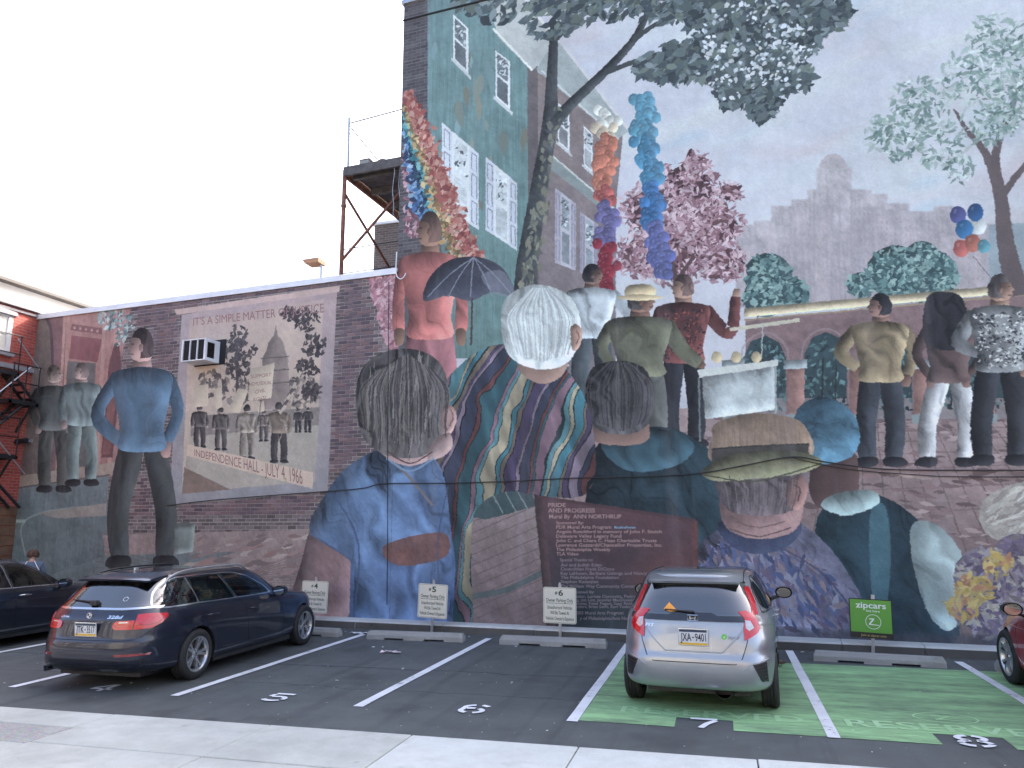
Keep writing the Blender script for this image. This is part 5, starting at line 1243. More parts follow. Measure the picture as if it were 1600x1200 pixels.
def seat(parent, x, y, w=.5, z=.30, back=.62, head=True):
    b = MB(); b.cbox(-.27, .25, -w/2, w/2, z-.02, z+.16, .05, at=(x, y, 0))
    rot = Matrix.Rotation(-.24, 4, 'Y')
    b.cbox(-.07, .07, -w/2, w/2, 0, back, .05, rot=rot.to_3x3(), at=(x-.27, y, z+.10))
    b.build('seat', MAT['seat'], parent, 60)
    if head:
        h = MB(); h.cbox(-.05, .05, -.13, .13, back+.05, back+.24, .04, rot=rot.to_3x3(), at=(x-.27, y, z+.10))
        for sg in (-.06, .06): h.tube([Vector((x-.27, y+sg, z+.10))+rot @ Vector((0, 0, back-.03)), Vector((x-.27, y+sg, z+.10))+rot @ Vector((0, 0, back+.08))], .008, 6)
        h.build('headrest', MAT['seat'], parent, 60)
def plate(parent, skin, yc, zc, text, tilt, w=.305, h=.155):
    x = min(skin.hit(yc+a, zc+b, 'B')[0].x for a in (-w/2, 0, w/2) for b in (-h/2, h/2))-.012
    rot = Matrix.Rotation(tilt, 4, 'Y')
    o = bpy.data.objects.new('licence_plate', None)
    f = MB(); f.cbox(-.006, .004, -w/2-.008, w/2+.008, -h/2-.008, h/2+.008, .004); f.mi = 0
    f.m = [0]*len(f.m)
    def mp(yy, zz, d=.0085): return (-d, -yy, zz)
    for z0, z1, mi, d in ((-h/2+.028, h/2-.03, 1, .0075), (h/2-.03, h/2-.004, 2, .0075), (-h/2+.004, -h/2+.028, 3, .0075)):
        f.mi = mi; f.add([mp(-w/2+.004, z0, d), mp(w/2-.004, z0, d), mp(w/2-.004, z1, d), mp(-w/2+.004, z1, d)], [(0, 1, 2, 3)])
    o = f.build('licence_plate', [MAT['chrome'], MAT['plate'], MAT['plate_blue'], MAT['plate_gold']], parent)
    o.matrix_local = Matrix.Translation((x, yc, zc)) @ rot
    t = MB(); a, b = text.split('*')
    text_box(t, a, -w*.44, -w*.06, -.038, .080, bold=.014, mapf=lambda y_, z_: mp(y_, z_, .0095)); t.build('lettering', MAT['ink'], o); t = MB(); text_box(t, b, w*.07, w*.45, -.038, .080, bold=.014, mapf=lambda y_, z_: mp(y_, z_, .0095))
    t.build('lettering', MAT['ink'], o); t = MB(); t.lathe([(.009, 0), (0, 0)], 8, 'x', at=(-.0095, 0, 0)); t.build('plate_dot', MAT['ink'], o)
    return o
def car_body(parent, levels, xc, zmod, paint, wheels, wr, void, win_side, win_rear, win_front, NN=200, slim=.3, zf=lambda z: z):
    levels = [(zf(l[0]),)+tuple(l[1:]) for l in levels]; void = [(zf(l[0]),)+tuple(l[1:]) for l in void]
    win_side = [[(x, zf(z)) for x, z in p] for p in win_side]; win_rear = [(y, zf(z)) for y, z in win_rear] if win_rear else None; win_front = [(y, zf(z)) for y, z in win_front] if win_front else None
    A, f = loft(levels, xc, NN, zmod)
    sk = Skin(A, f, zf)
    me = bpy.data.meshes.new('body'); me.from_pydata([tuple(p) for p in A], [], f); me.update()
    mats = [paint, MAT['interior'], MAT['black_plastic']]
    o = link_mesh('body', me, mats, None)
    # cabin void
    vA, vf = loft(void, xc, 72, None, 1)
    vm = bpy.data.meshes.new('void'); vm.from_pydata([tuple(p) for p in vA], [], vf); vm.update()
    cs = []
    W = max(l[3] for l in levels); c = MB()
    for x, zc in wheels:
        for sg in (-1, 1):
            circ = [(x+wr*math.cos(2*math.pi*k/40), zc+wr*math.sin(2*math.pi*k/40)) for k in range(40)]
            y0, y1 = sorted((sg*(W+.2), sg*(W-slim))); c.prism(circ, y0, y1, 'xz')
    cs.append(tmp_obj(c, mats, 2))
    c = MB()
    for p in win_side: c.prism(p, -2, 2, 'xz')
    p1 = tmp_obj(c, mats, 1)
    cs2 = [p1]
    if win_rear: c = MB(); c.prism(win_rear, -4, xc-.2, 'yz'); cs2.append(tmp_obj(c, mats, 1))
    if win_front: c = MB(); c.prism(win_front, xc+.25, 4, 'yz'); cs2.append(tmp_obj(c, mats, 1))
    cut(o, cs+[tmp_obj(vm, mats, 1)]+cs2); o.parent = parent
    o.data.polygons.foreach_set('use_smooth', [True]*len(o.data.polygons)); o.data.set_sharp_from_angle(angle=R(42))
    return o, sk
def grow(poly, d):
    c = np.mean(np.array(poly), 0); P = np.array(poly, float); n = len(P); out = []
    area = sum(P[i][0]*P[(i+1) % n][1]-P[(i+1) % n][0]*P[i][1] for i in range(n)); sg = 1 if area > 0 else -1
    for i in range(n):
        a, b, e = P[i-1], P[i], P[(i+1) % n]
        t1 = (b-a)/(np.linalg.norm(b-a)+1e-9); t2 = (e-b)/(np.linalg.norm(e-b)+1e-9)
        n1 = np.array([t1[1], -t1[0]])*sg; n2 = np.array([t2[1], -t2[0]])*sg; m = n1+n2; m = m/(np.linalg.norm(m)+1e-9)
        out.append(tuple(b+m*d/max(.5, m@n1)))
    return out
def rounded(poly, r=.04, n=4):
    P = [np.array(p, float) for p in poly]; out = []
    for i in range(len(P)):
        a, b, c = P[i-1], P[i], P[(i+1) % len(P)]
        r1 = min(r, np.linalg.norm(a-b)*.45); r2 = min(r, np.linalg.norm(c-b)*.45)
        p, q = b+(a-b)/np.linalg.norm(a-b)*r1, b+(c-b)/np.linalg.norm(c-b)*r2
        out += [tuple(p*(1-t)**2+2*b*t*(1-t)+q*t*t) for t in np.linspace(0, 1, n)]
    return out
def mirror_unit(parent, x, y, z, sg, shell, cover=None):
    b = MB(); b.mi = 0
    b.tube([(x, y, z-.06), (x-.01, y+sg*.08, z-.03), (x-.015, y+sg*.13, z)], [.028, .024, .03], 8)
    n0 = len(b.v)
    rings = []; K = 16
    for t, s_ in ((0, .55), (.12, .85), (.4, 1.0), (.8, .98), (1.0, .92)):
        rings.append([(x+.07-.14*t, y+sg*(.155+.115*s_*math.cos(2*math.pi*k/K)-.0), z+.02+.075*s_*math.sin(2*math.pi*k/K)+(.012*s_ if math.sin(2*math.pi*k/K) > 0 else 0)) for k in range(K)])
    V = [p for r_ in rings for p in r_]; F = [(i*K+k, i*K+(k+1) % K, (i+1)*K+(k+1) % K, (i+1)*K+k) for i in range(len(rings)-1) for k in range(K)]+[tuple(range(K))]
    b.add(V, F)
    o = b.build('side_mirror', shell, parent, 50)
    g = MB(); q = rings[-1]; c = Vector((x-.066, y+sg*.155, z+.02)); g.add([c+(Vector(p)-c)*.86+Vector((.001, 0, 0)) for p in q], [tuple(range(K))]); g.build('mirror_glass', MAT['mirror'], o)
    return o
def handle(parent, sk, x0, x1, z, ax, mat):
    p0, n0 = sk.hit(x0, z, ax); p1, n1 = sk.hit(x1, z, ax); m = (p0+p1)/2; n = ((n0+n1)/2).normalized()
    b = MB(); b.tube([p0-n*.004, p0+n*.028, m+n*.040, p1+n*.028, p1-n*.004], [.010, .013, .014, .013, .010], 8)
    b.build('door_handle', mat, parent, 60)
def build_seams(parent, sk, lst, ax, w=.008):
    for pts in lst: sk.strip(pts, w, ax, .0015).build('panel_gap', MAT['seam'], parent)

def spoiler(parent, sk, xa, xb, hw, drop, mat, K=16):
    b = MB(); V = []
    for i in range(K+1):
        t = -1+2*i/K; y = t*hw; e = 1-abs(t)**8*.06; d = drop*(1-.25*abs(t)**6)
        p, n = sk.hit(xa, y*.97, 'T'); z = max(p.z, sk.hit(xa, 0, 'T')[0].z-.032)+.004; xt = xb+.05*abs(t)**4
        V += [(xa, y*.97, z), (xa*.6+xb*.4, y*.985, z-d*.22), (xt*.85+xa*.15, y*e, z-d*.72), (xt, y*e, z-d), (xt+.012, y*e, z-d-.024), (xa-.02, y*.95, z-.045)]
    F = [(i*6+j, i*6+(j+1) % 6, (i+1)*6+(j+1) % 6, (i+1)*6+j) for i in range(K) for j in range(6)]+[tuple(range(6)), tuple(K*6+j for j in range(6))]
    b.add(V, F); return b.build('spoiler', mat, parent, 45)
# ---- navy estate car in stall four
est = thing('estate_car', (-7.70, 10.2, 0), R(90)+R(1.5), 'dark navy estate car with silver roof rails parked tail towards the street', 'car')
LE = [(.20, 1.98, -2.16, .82, 3.6, 5), (.235, 2.06, -2.30, .87, 3.6, 5), (.29, 2.13, -2.39, .888, 3.6, 5), (.36, 2.16, -2.435, .895, 3.6, 4.8), (.46, 2.185, -2.445, .90, 3.6, 4.6), (.58, 2.185, -2.44, .905, 3.6, 4.6), (.64, 2.17, -2.415, .906, 3.6, 4.6), (.72, 2.14, -2.40, .906, 3.6, 4.6),
      (.80, 2.06, -2.385, .902, 3.5, 4.6), (.86, 1.88, -2.37, .894, 3.4, 4.6), (.905, 1.55, -2.35, .882, 3.2, 4.6), (.94, 1.16, -2.325, .866, 3.2, 4.6), (.975, 1.0, -2.30, .846, 3.2, 4.6), (1.05, .86, -2.235, .815, 3.2, 4.4), (1.15, .67, -2.15, .775, 3.2, 4.4), (1.25, .46, -2.065, .732, 3.2, 4.2),
      (1.32, .28, -2.00, .696, 3.2, 4.2), (1.365, .12, -1.965, .662, 3.2, 4.2), (1.395, -.05, -1.93, .62, 3.2, 4.2), (1.415, -.22, -1.86, .56, 3.2, 4.2), (1.43, -.45, -1.7, .45, 3.2, 4)]
zE = lambda A: np.where(A[:, 2] > 1.0, np.clip((A[:, 2]-1.0)/.4, 0, 1), 0)*.022*(1-((A[:, 0]+.75)/1.35)**2).clip(-1, 1)
VE = [(.34, .95, -2.05, .56, 4, 6), (.71, .95, -2.12, .56, 4, 6), (.75, .95, -2.15, .74, 4, 6), (.9, .90, -2.17, .76, 4, 6), (.975, .86, -2.16, .765, 4, 5), (1.05, .74, -2.12, .745, 3.4, 4.6), (1.15, .55, -2.04, .705, 3.4, 4.4), (1.25, .34, -1.955, .66, 3.4, 4.4), (1.32, .16, -1.89, .61, 3.4, 4.4), (1.355, .0, -1.84, .56, 3.4, 4.4)]
qw = rounded([(-2.04, 1.02), (-1.97, 1.14), (-1.83, 1.255), (-1.60, 1.325), (-1.49, 1.335), (-1.40, 1.005), (-1.85, .995)], .05)
rw_ = rounded([(-1.42, 1.335), (-.83, 1.345), (-.62, 1.0), (-.62, .985), (-1.33, 1.0)], .03)
fw_ = rounded([(-.73, 1.34), (-.5, 1.325), (-.15, 1.235), (.18, 1.06), (.30, .975), (-.51, .985)], .03)
rg = rounded([(-.60, 1.335), (.60, 1.335), (.70, 1.05), (.66, 1.015), (-.66, 1.015), (-.70, 1.05)], .03)
fg = [(-.56, 1.345), (.56, 1.345), (.74, .99), (-.74, .99)]
bodyE, SE = car_body(est, LE, -.25, zE, MAT['navy'], ((1.405, .322), (-1.405, .322)), .358, VE, [qw, rw_, fw_], rg, fg, zf=lambda z: z if z < .98 else .98+(z-.98)*.88)
for p, m in ((qw, 'glass_dark'), (rw_, 'glass_clear'), (fw_, 'glass_clear')):
    for ax in 'RL': SE.decal(grow(p, .014), ax, .004, .045, False).build('window', MAT[m], est, True)
SE.decal(grow(rg, .03), 'B', .005, .04, False).build('rear_window', MAT['glass_mid'], est, True)
SE.decal(grow(fg, .03), 'F', .005, .05, False).build('windscreen', MAT['glass_clear'], est, True)
dlo = [(-2.085, 1.0), (-1.995, 1.16), (-1.85, 1.285), (-1.62, 1.36), (-1.2, 1.372), (-.5, 1.36), (-.13, 1.265), (.22, 1.075), (.37, .955), (-.6, .962), (-1.4, .975), (-1.9, .968), (-2.06, .98)]
for ax in 'RL':
    SE.strip(rounded(dlo, .05), .022, ax, .006, closed=True).build('window_trim', MAT['chrome'], est, 60)
    for a, b, w in (((-1.455, 1.355), (-1.365, .98), .05), ((-.78, 1.352), (-.565, .975), .065)): SE.strip([a, b], w, ax, .003).build('pillar_trim', MAT['gloss_black'], est, True)
    SE.strip([(-1.0, 1.345), (-1.12, .99)], .012, ax, .004).build('window_divider', MAT['gloss_black'], est)
    build_seams(est, SE, [[(-1.45, .97), (-1.40, .86), (-1.27, .74), (-1.03, .60), (-.96, .30), (-.93, .22)], [(-.56, .96), (-.40, .86), (-.30, .60), (-.22, .22)], [(.37, .94), (.62, .74), (.72, .5), (.70, .22)], [(-.93, .235), (.70, .235)], [(.5, .93), (1.3, .865), (1.95, .80)]], ax)
    handle(est, SE, -1.26, -1.06, .80, ax, MAT['navy']); handle(est, SE, -.27, -.06, .78, ax, MAT['navy'])
    SE.strip([(-.9, .33), (0, .30), (.95, .27)], .03, ax, .006).build('body_crease', MAT['navy'], est, True)
    # roof rail
    sg = -1 if ax == 'R' else 1; pts = []
    for i in range(15):
        x = -1.86+1.86*i/14; p, n = SE.hit(x, sg*(.60 if i not in (0, 14) else .605), 'T'); pts.append(p+Vector((0, 0, .038 if 0 < i < 14 else .0)))
    b = MB(); b.tube(pts, .013, 8); b.build('roof_rail', MAT['grey_metal'] if ax == 'R' else MAT['black_plastic'], est, True)
    mirror_unit(est, .42, sg*.83, .95, sg, MAT['navy'])
    # side marker lamp by the front wheel
    SE.decal([(1.86, .60), (1.98, .595), (1.98, .625), (1.86, .63)], ax, .004, .1).build('side_marker', MAT['red_lens'], est)
    SE.decal(rounded([(1.78, .72), (2.10, .66), (2.06, .755), (1.80, .80)], .03), ax, .004, .06).build('headlight', MAT['clear_lens'], est, 40)
SE.cx = -1.5
for m in (1, -1):
    T = (lambda a: a) if m == 1 else (lambda a: 360-a)
    inner = rounded([(T(204), .745), (T(216.5), .745), (T(217.8), .845), (T(207), .845), (T(203.5), .81)], 1.0 if False else .02)
    SE.decal([(T(203.5), .76), (T(205), .745), (T(216.3), .745), (T(217.8), .85), (T(206), .842), (T(203.3), .82)], 'C', .010, .03).build('tail_light', MAT['red_lens'], est, 40)
    SE.decal([(T(216.9), .745), (T(228), .748), (T(236), .80), (T(241.5), .872), (T(241), .905), (T(228), .922), (T(219.5), .915), (T(218.4), .85)], 'C', .010, .03).build('tail_light', MAT['red_lens'], est, 40)
    SE.decal([(T(207), .818), (T(213), .820), (T(214), .834), (T(207.6), .832)], 'C', .0125, .03).build('reversing_light', MAT['clear_lens'], est)
    for zz in (.778, .80): SE.strip([(T(204.5), zz), (T(216.4), zz)], .006, 'C', .0125, step=2).build('lens_bar', MAT['dark_lens'], est)
    SE.strip([(T(218.5), .79), (T(232), .80), (T(240), .875)], .010, 'C', .0125, step=2).build('lens_bar', MAT['dark_lens'], est)
    SE.decal([(m*.46, .435), (m*.76, .435), (m*.77, .462), (m*.46, .462)], 'B', .004, .08).build('reflector', MAT['dark_lens'], est)
SE.strip([(-.74, .988), (-.4, .978), (.4, .978), (.74, .988)], .030, 'B', .008).build('tailgate_trim', MAT['chrome'], est, 50)
build_seams(est, SE, [[(-.80, .985), (-.77, .75), (-.70, .66), (-.62, .62), (.62, .62), (.70, .66), (.77, .75), (.80, .985)]], 'B', .009)
SE.decal([(-.80, .24), (.80, .24), (.76, .385), (-.76, .385)], 'B', .004, .1).build('rear_diffuser', MAT['black_plastic'], est, 40)
SE.strip([(-.66, .50), (.66, .50)], .012, 'B', .002).build('bumper_crease', MAT['navy'], est, True)
plate(est, SE, -.02, .745, 'JTK*3517', R(-6))
bd = MB(); p, n = SE.hit(0, .90, 'B'); bd.mi = 0; bd.lathe([(.0, 0), (.039, 0), (.040, .008)], 24, 'x', at=(p.x-.014, 0, .90)); bd.mi = 1; bd.lathe([(.0, 0), (.029, 0)], 24, 'x', at=(p.x-.0155, 0, .90))
bd.mi = 2
for q in (0, 1):
    a0 = q*math.pi; pts = [(0, 0)]+[(.026*math.cos(a0+math.pi/2*t/5), .026*math.sin(a0+math.pi/2*t/5)) for t in range(6)]
    bd.add([(p.x-.0168, y, .90+z) for y, z in pts], [tuple(range(7))])
bd.build('badge', [MAT['chrome'], MAT['plate'], MAT['plate_blue']], est)
tb = MB()
def on_rear(sk, off=.004):
    return lambda y, z: (lambda h: tuple(h[0]+h[1]*off))(sk.hit(-y, z, 'B'))
text_box(tb, '328d', .27, .47, .872, .034, bold=.03, shear=.2, mapf=on_rear(SE)); tb.build('model_lettering', MAT['chrome'], est); tb = MB(); text_box(tb, 'xDrive', -.44, -.30, .872, .026, bold=.02, shear=.2, mapf=on_rear(SE)); tb.build('model_lettering', MAT['chrome'], est)
spoiler(est, SE, -1.68, -2.07, .585, .070, MAT['navy'])
b = MB(); b.cbox(-.04, .04, -.014, .014, 0, .055, .012, at=(-1.62, 0, SE.hit(-1.62, 0, 'T')[0].z-.004)); b.build('roof_antenna', MAT['grey_metal'], est, 60)
b = MB(); p0, n0 = SE.hit(.02, 1.04, 'B'); p1, n1 = SE.hit(.40, 1.07, 'B'); b.tube([p0+n0*.03, p1+n1*.02], [.014, .007], 8); b.cbox(-.05, .02, -.05, .05, -.03, .03, .012, at=tuple(p0+n0*.018)); b.build('rear_wiper', MAT['black_plastic'], est, 50)
b = MB(); b.lathe([(.034, -2.395), (.036, -2.33), (.034, -2.1), (.030, -2.1), (.029, -2.38), (.034, -2.395)], 20, 'x', at=(0, .56, .262)); b.build('exhaust_pipe', MAT['chrome'], est, 60)
p, n = SE.hit(-.36, 1.10, 'B'); b = MB(); b.lathe([(.034, 0), (.028, 0)], 20, 'x', at=(0, 0, 0)); o = b.build('window_sticker', MAT['plate'], est); o.matrix_local = Matrix.Translation(p+n*.006) @ n.to_track_quat('X', 'Z').to_matrix().to_4x4()
seat(est, .05, -.37); seat(est, .05, .37); seat(est, -.85, 0, 1.25, .32, .55, False)
for y in (-.42, .42): h = MB(); h.cbox(-.05, .05, -.12, .12, 0, .17, .04, at=(-1.28, y, .98)); h.build('headrest', MAT['seat'], est, 60)
b = MB(); b.cbox(.55, .95, -.72, .72, .62, .93, .06); b.build('dashboard', MAT['interior'], est, 60)
b = MB(); b.tube([(.42+.05*math.sin(a), .37+.18*math.cos(a), .86+.17*math.sin(a)) for a in np.linspace(0, 2*math.pi, 20, endpoint=False)], .016, 6, closed=True); b.build('steering_wheel', MAT['black_plastic'], est, True)
WD_ = make_wheel(.322, .225, .222, 'double')
for x, y, rt, sp in ((-1.405, -.785, 1, .3), (1.405, -.785, 1, .75), (-1.405, .785, 0, .5), (1.405, .785, 0, .2)): put_wheel(est, WD_, x, y, .322, rt, sp)
b = MB(); b.box(-2.1, 1.9, -.60, .60, .15, .30); b.box(-1.0, 1.0, -.84, .84, .16, .26); b.build('underbody', MAT['black_plastic'], est)

# ---- silver hatchback in stall seven
hat = thing('hatchback_car', (-.215, 10.45, 0), R(90)-R(4), 'silver hatchback with black tailgate strip parked on the green stall', 'car')
LH = [(.25, 1.88, -1.80, .76, 3.4, 5.5), (.27, 1.98, -1.90, .805, 3.4, 5.5), (.31, 2.05, -1.94, .83, 3.4, 5.5), (.38, 2.08, -1.955, .842, 3.4, 5.5), (.46, 2.09, -1.962, .848, 3.4, 5.5), (.54, 2.095, -1.965, .85, 3.4, 5.4), (.59, 2.09, -1.955, .851, 3.4, 5.2), (.64, 2.08, -1.935, .852, 3.4, 5), (.72, 2.04, -1.92, .852, 3.3, 5), (.79, 1.97, -1.905, .85, 3.3, 4.8),
      (.86, 1.84, -1.885, .846, 3.2, 4.6), (.93, 1.64, -1.865, .838, 3.2, 4.6), (.98, 1.45, -1.845, .826, 3.2, 4.6), (1.03, 1.28, -1.815, .806, 3.2, 4.4), (1.12, 1.10, -1.755, .765, 3.2, 4.2), (1.22, .88, -1.69, .722, 3.2, 4.0), (1.32, .64, -1.62, .680, 3.2, 4.0),
      (1.40, .40, -1.565, .642, 3.2, 4.0), (1.45, .18, -1.535, .608, 3.2, 4.0), (1.48, -.05, -1.50, .56, 3.2, 4.0), (1.50, -.25, -1.42, .49, 3.2, 4.0), (1.512, -.45, -1.25, .38, 3.2, 4)]
zH = lambda A: np.where(A[:, 2] > 1.05, np.clip((A[:, 2]-1.05)/.4, 0, 1), 0)*(.012*(1-((A[:, 0]+.8)/1.1)**2).clip(-1, 1)-.014*np.clip(A[:, 0]+1.0, 0, 1.5))
VH = [(.34, .9, -1.6, .52, 4, 6), (.66, .9, -1.68, .52, 4, 6), (.70, 1.0, -1.70, .70, 4, 6), (.95, .98, -1.70, .71, 4, 5), (1.03, .95, -1.67, .70, 3.6, 4.6), (1.12, .84, -1.62, .685, 3.4, 4.2), (1.22, .64, -1.565, .645, 3.4, 4.2), (1.32, .42, -1.505, .60, 3.4, 4.2), (1.40, .2, -1.45, .555, 3.4, 4), (1.44, .0, -1.40, .50, 3.4, 4)]
hq = rounded([(-1.42, 1.10), (-1.30, 1.30), (-1.18, 1.385), (-.92, 1.06), (-1.3, 1.06)], .03); hr = rounded([(-1.02, 1.405), (-.25, 1.425), (-.2, 1.03), (-.78, 1.045)], .03); hf = rounded([(-.17, 1.42), (.12, 1.395), (.5, 1.23), (.86, 1.02), (-.10, 1.025)], .03)
hg = rounded([(-.515, 1.335), (.515, 1.335), (.635, 1.03), (-.635, 1.03)], .03); hw = [(-.52, 1.40), (.52, 1.40), (.70, 1.06), (-.70, 1.06)]
bodyH, SH = car_body(hat, LH, -.2, zH, MAT['silver'], ((1.265, .30), (-1.265, .30)), .335, VH, [hq, hr, hf], hg, hw, zf=lambda z: z if z < 1.2 else 1.2+(z-1.2)*.80)
for p, m in ((hq, 'glass_dark'), (hr, 'glass_dark'), (hf, 'glass_clear')):
    for ax in 'RL': SH.decal(grow(p, .016), ax, .004, .045, False).build('window', MAT[m], hat, True)
for ax in 'RL':
    sg = -1 if ax == 'R' else 1
    SH.strip([(-1.52, 1.03), (-1.38, 1.26), (-1.15, 1.435), (-.5, 1.46), (.1, 1.43), (.55, 1.245), (.98, 1.005)], .025, ax, .003).build('window_trim', MAT['gloss_black'], hat, True)
    SH.strip([(-1.5, 1.035), (-.5, 1.015), (.98, 1.0)], .022, ax, .004).build('window_trim', MAT['gloss_black'], hat, True)
    for a, b, w in (((-1.08, 1.42), (-.84, 1.03), .06), ((-.21, 1.44), (-.15, 1.01), .06)): SH.strip([a, b], w, ax, .003).build('pillar_trim', MAT['gloss_black'], hat, True)
    build_seams(hat, SH, [[(-.93, 1.0), (-.95, .8), (-.86, .55), (-.80, .25)], [(-.14, 1.0), (-.10, .6), (-.10, .24)], [(.95, .99), (.98, .7), (.92, .25)]], ax)
    handle(hat, SH, -.92+.06, -.70, .93, ax, MAT['silver']); handle(hat, SH, -.08, .12, .90, ax, MAT['silver'])
    SH.strip([(-1.75, .93), (-.9, .86), (.2, .78), (.9, .74)], .02, ax, .004).build('body_crease', MAT['silver'], hat, True)
    mirror_unit(hat, .62, sg*.80, 1.04, sg, MAT['gloss_black'])
    pts = [(SH.hit(-1.4+1.75*i/12, sg*.53, 'T')[0]+Vector((0, 0, .001))) for i in range(13)]; b = MB(); b.tube(pts, .008, 6); b.build('roof_channel', MAT['seam'], hat)
SH.decal(grow(hg, .035), 'B', .005, .04, False).build('rear_window', MAT['glass_mid'], hat, True)
SH.decal(grow(hw, .03), 'F', .005, .05, False).build('windscreen', MAT['glass_clear'], hat, True)
SH.strip([(-.55, 1.365), (.55, 1.365)], .045, 'B', .004).build('window_frit', MAT['gloss_black'], hat, True)
SH.decal([(-.70, .955), (.70, .955), (.70, .985), (.685, 1.012), (.26, 1.012), (.20, 1.04), (-.20, 1.04), (-.26, 1.012), (-.685, 1.012), (-.70, .985)], 'B', .008, .08).build('tailgate_strip', MAT['gloss_black'], hat, 40)
SH.cx = -1.25
for m in (1, -1):
    # upright lamp beside the rear window, the broad lamp below it
    SH.decal([(m*.530, 1.315), (m*.575, 1.325), (m*.645, 1.14), (m*.672, 1.02), (m*.615, 1.02), (m*.60, 1.10)], 'B', .008, .05).build('tail_light', MAT['red_lens'], hat, 40)
    T = (lambda a: 180+a) if m == -1 else (lambda a: 180-a)
    SH.decal([(T(43), 1.055), (T(50), 1.065), (T(55), 1.02), (T(56.5), .90), (T(53), .85), (T(40.5), .775), (T(42), .90), (T(45), .99)], 'C', .012, .03).build('tail_light', MAT['red_lens'], hat, 40)
    SH.decal([(T(44.5), .975), (T(48.5), .965), (T(50), .90), (T(45.5), .87), (T(43.5), .90)], 'C', .016, .03).build('reversing_light', MAT['clear_lens'], hat, 40)
    SH.decal([(m*.60, .545), (m*.735, .565), (m*.745, .36), (m*.68, .37)], 'B', .003, .05).build('bumper_vent', MAT['black_plastic'], hat, 40)
    b = MB()
    for k in range(5): SH.strip([(m*(.625+.010*k), .53-.034*k), (m*.735, .545-.036*k)], .007, 'B', .007, mb=b)
    b.build('vent_mesh', MAT['seam'], hat)
    SH.strip([(m*.52, .50), (m*.60, .555), (m*.75, .585)], .016, 'B', .006).build('bumper_crease', MAT['silver'], hat, True)
build_seams(hat, SH, [[(-.60, .955), (-.55, .74), (-.50, .60), (-.43, .545), (.43, .545), (.50, .60), (.55, .74), (.60, .955)]], 'B', .011)
SH.strip([(-.56, .925), (-.40, .75), (-.30, .655), (.30, .655), (.40, .75), (.56, .925)], .016, 'B', .006).build('tailgate_crease', MAT['silver'], hat, True)
plate(hat, SH, -.005, .80, 'JXA*9401', R(-8), .30, .17)
b = MB(); p, n = SH.hit(0, .985, 'B'); x = p.x-.016
b.tube([(x, -.055, 1.018), (x, .055, 1.018), (x, .050, .96), (x, -.050, .96)], .007, 6, closed=True)
for q in ([(-.034, 1.008), (-.024, 1.008), (-.018, .968), (-.030, .968)], [(.034, 1.008), (.024, 1.008), (.018, .968), (.030, .968)], [(-.022, .992), (.022, .992), (.022, .984), (-.022, .984)]): b.prism([(y_, z_) for y_, z_ in q], x-.004, x+.004, 'yz')
b.build('badge', MAT['chrome'], hat)
tb = MB(); text_box(tb, 'FIT', -.515, -.41, .885, .030, bold=.015, shear=.15, mapf=on_rear(SH, .006)); tb.build('model_lettering', MAT['chrome'], hat)
MAT['zip_green'] = pm('bright_green_print', (.10, .42, .05), .5, var=.05); MAT['zip_grey'] = pm('grey_print', (.08, .085, .09), .5, var=0)
tb = MB(); text_box(tb, 'zipcar', .365, .485, .79, .036, mapf=on_rear(SH, .005)); tb.build('fleet_lettering', MAT['zip_grey'], hat)
tb = MB(); c0 = (-.325, .81); pts = [(c0[0]+.029*math.cos(a), c0[1]+.029*math.sin(a)) for a in np.linspace(0, 2*math.pi, 20, endpoint=False)]
tb.mi = 0; tb.add([tuple(SH.hit(y_, z_, 'B')[0]+SH.hit(y_, z_, 'B')[1]*.004) for y_, z_ in pts], [tuple(range(20))]); tb.mi = 1; text_box(tb, 'z', .311, .339, .799, .022, bold=.0, mapf=on_rear(SH, .007)); tb.build('fleet_emblem', [MAT['zip_green'], MAT['white_metal']], hat)
spoiler(hat, SH, -1.18, -1.65, .54, .105, MAT['silver'])
b = MB(); b.cbox(-.03, .03, -.012, .012, 0, .035, .01, at=(-1.0, 0, SH.hit(-1.0, 0, 'T')[0].z-.004)); b.build('roof_antenna', MAT['black_plastic'], hat)
b = MB(); p0, n0 = SH.hit(-.02, 1.035, 'B'); p1, n1 = SH.hit(.30, 1.055, 'B'); b.tube([p0+n0*.03, p1+n1*.022], [.012, .006], 8); b.build('rear_wiper', MAT['black_plastic'], hat)
hm = Matrix.Translation(hat.location) @ Matrix.Rotation(hat.rotation_euler[2], 4, 'Z')
b = MB(); Q = [(.315, 1.06), (.245, 1.035), (.165, 1.045), (.205, 1.085), (.255, 1.125)]; V = []
for lift in (.012, .0135):
    for i, (y_, z_) in enumerate(Q): p, n = SH.hit(y_, z_, 'B'); V.append(hm @ (p+n*(lift+.012*(i == 4))))
b.add(V, [(0, 1, 2, 3, 4), (9, 8, 7, 6, 5)]+[(i, (i+1) % 5, 5+(i+1) % 5, 5+i) for i in range(5)])
tag(b.build('paper_flyer', pm('orange_card', (.80, .34, .06), .7)), 'orange paper flyer tucked under the rear wiper of the silver hatchback', 'flyer')
seat(hat, .1, -.35, z=.36); seat(hat, .1, .35, z=.36); seat(hat, -.75, 0, 1.15, .38, .55, False)
for y in (-.38, .38): h = MB(); h.cbox(-.05, .05, -.12, .12, 0, .16, .04, at=(-1.14, y, 1.02)); h.build('headrest', MAT['seat'], hat, 60)
b = MB(); b.cbox(.6, .98, -.66, .66, .66, .98, .06); b.build('dashboard', MAT['interior'], hat, 60)
WH = make_wheel(.300, .185, .20, 'plain')
for x, y, rt, sp in ((-1.265, -.745, 1, .3), (1.265, -.745, 1, .75), (-1.265, .745, 0, .5), (1.265, .745, 0, .2)): put_wheel(hat, WH, x, y, .300, rt, sp)
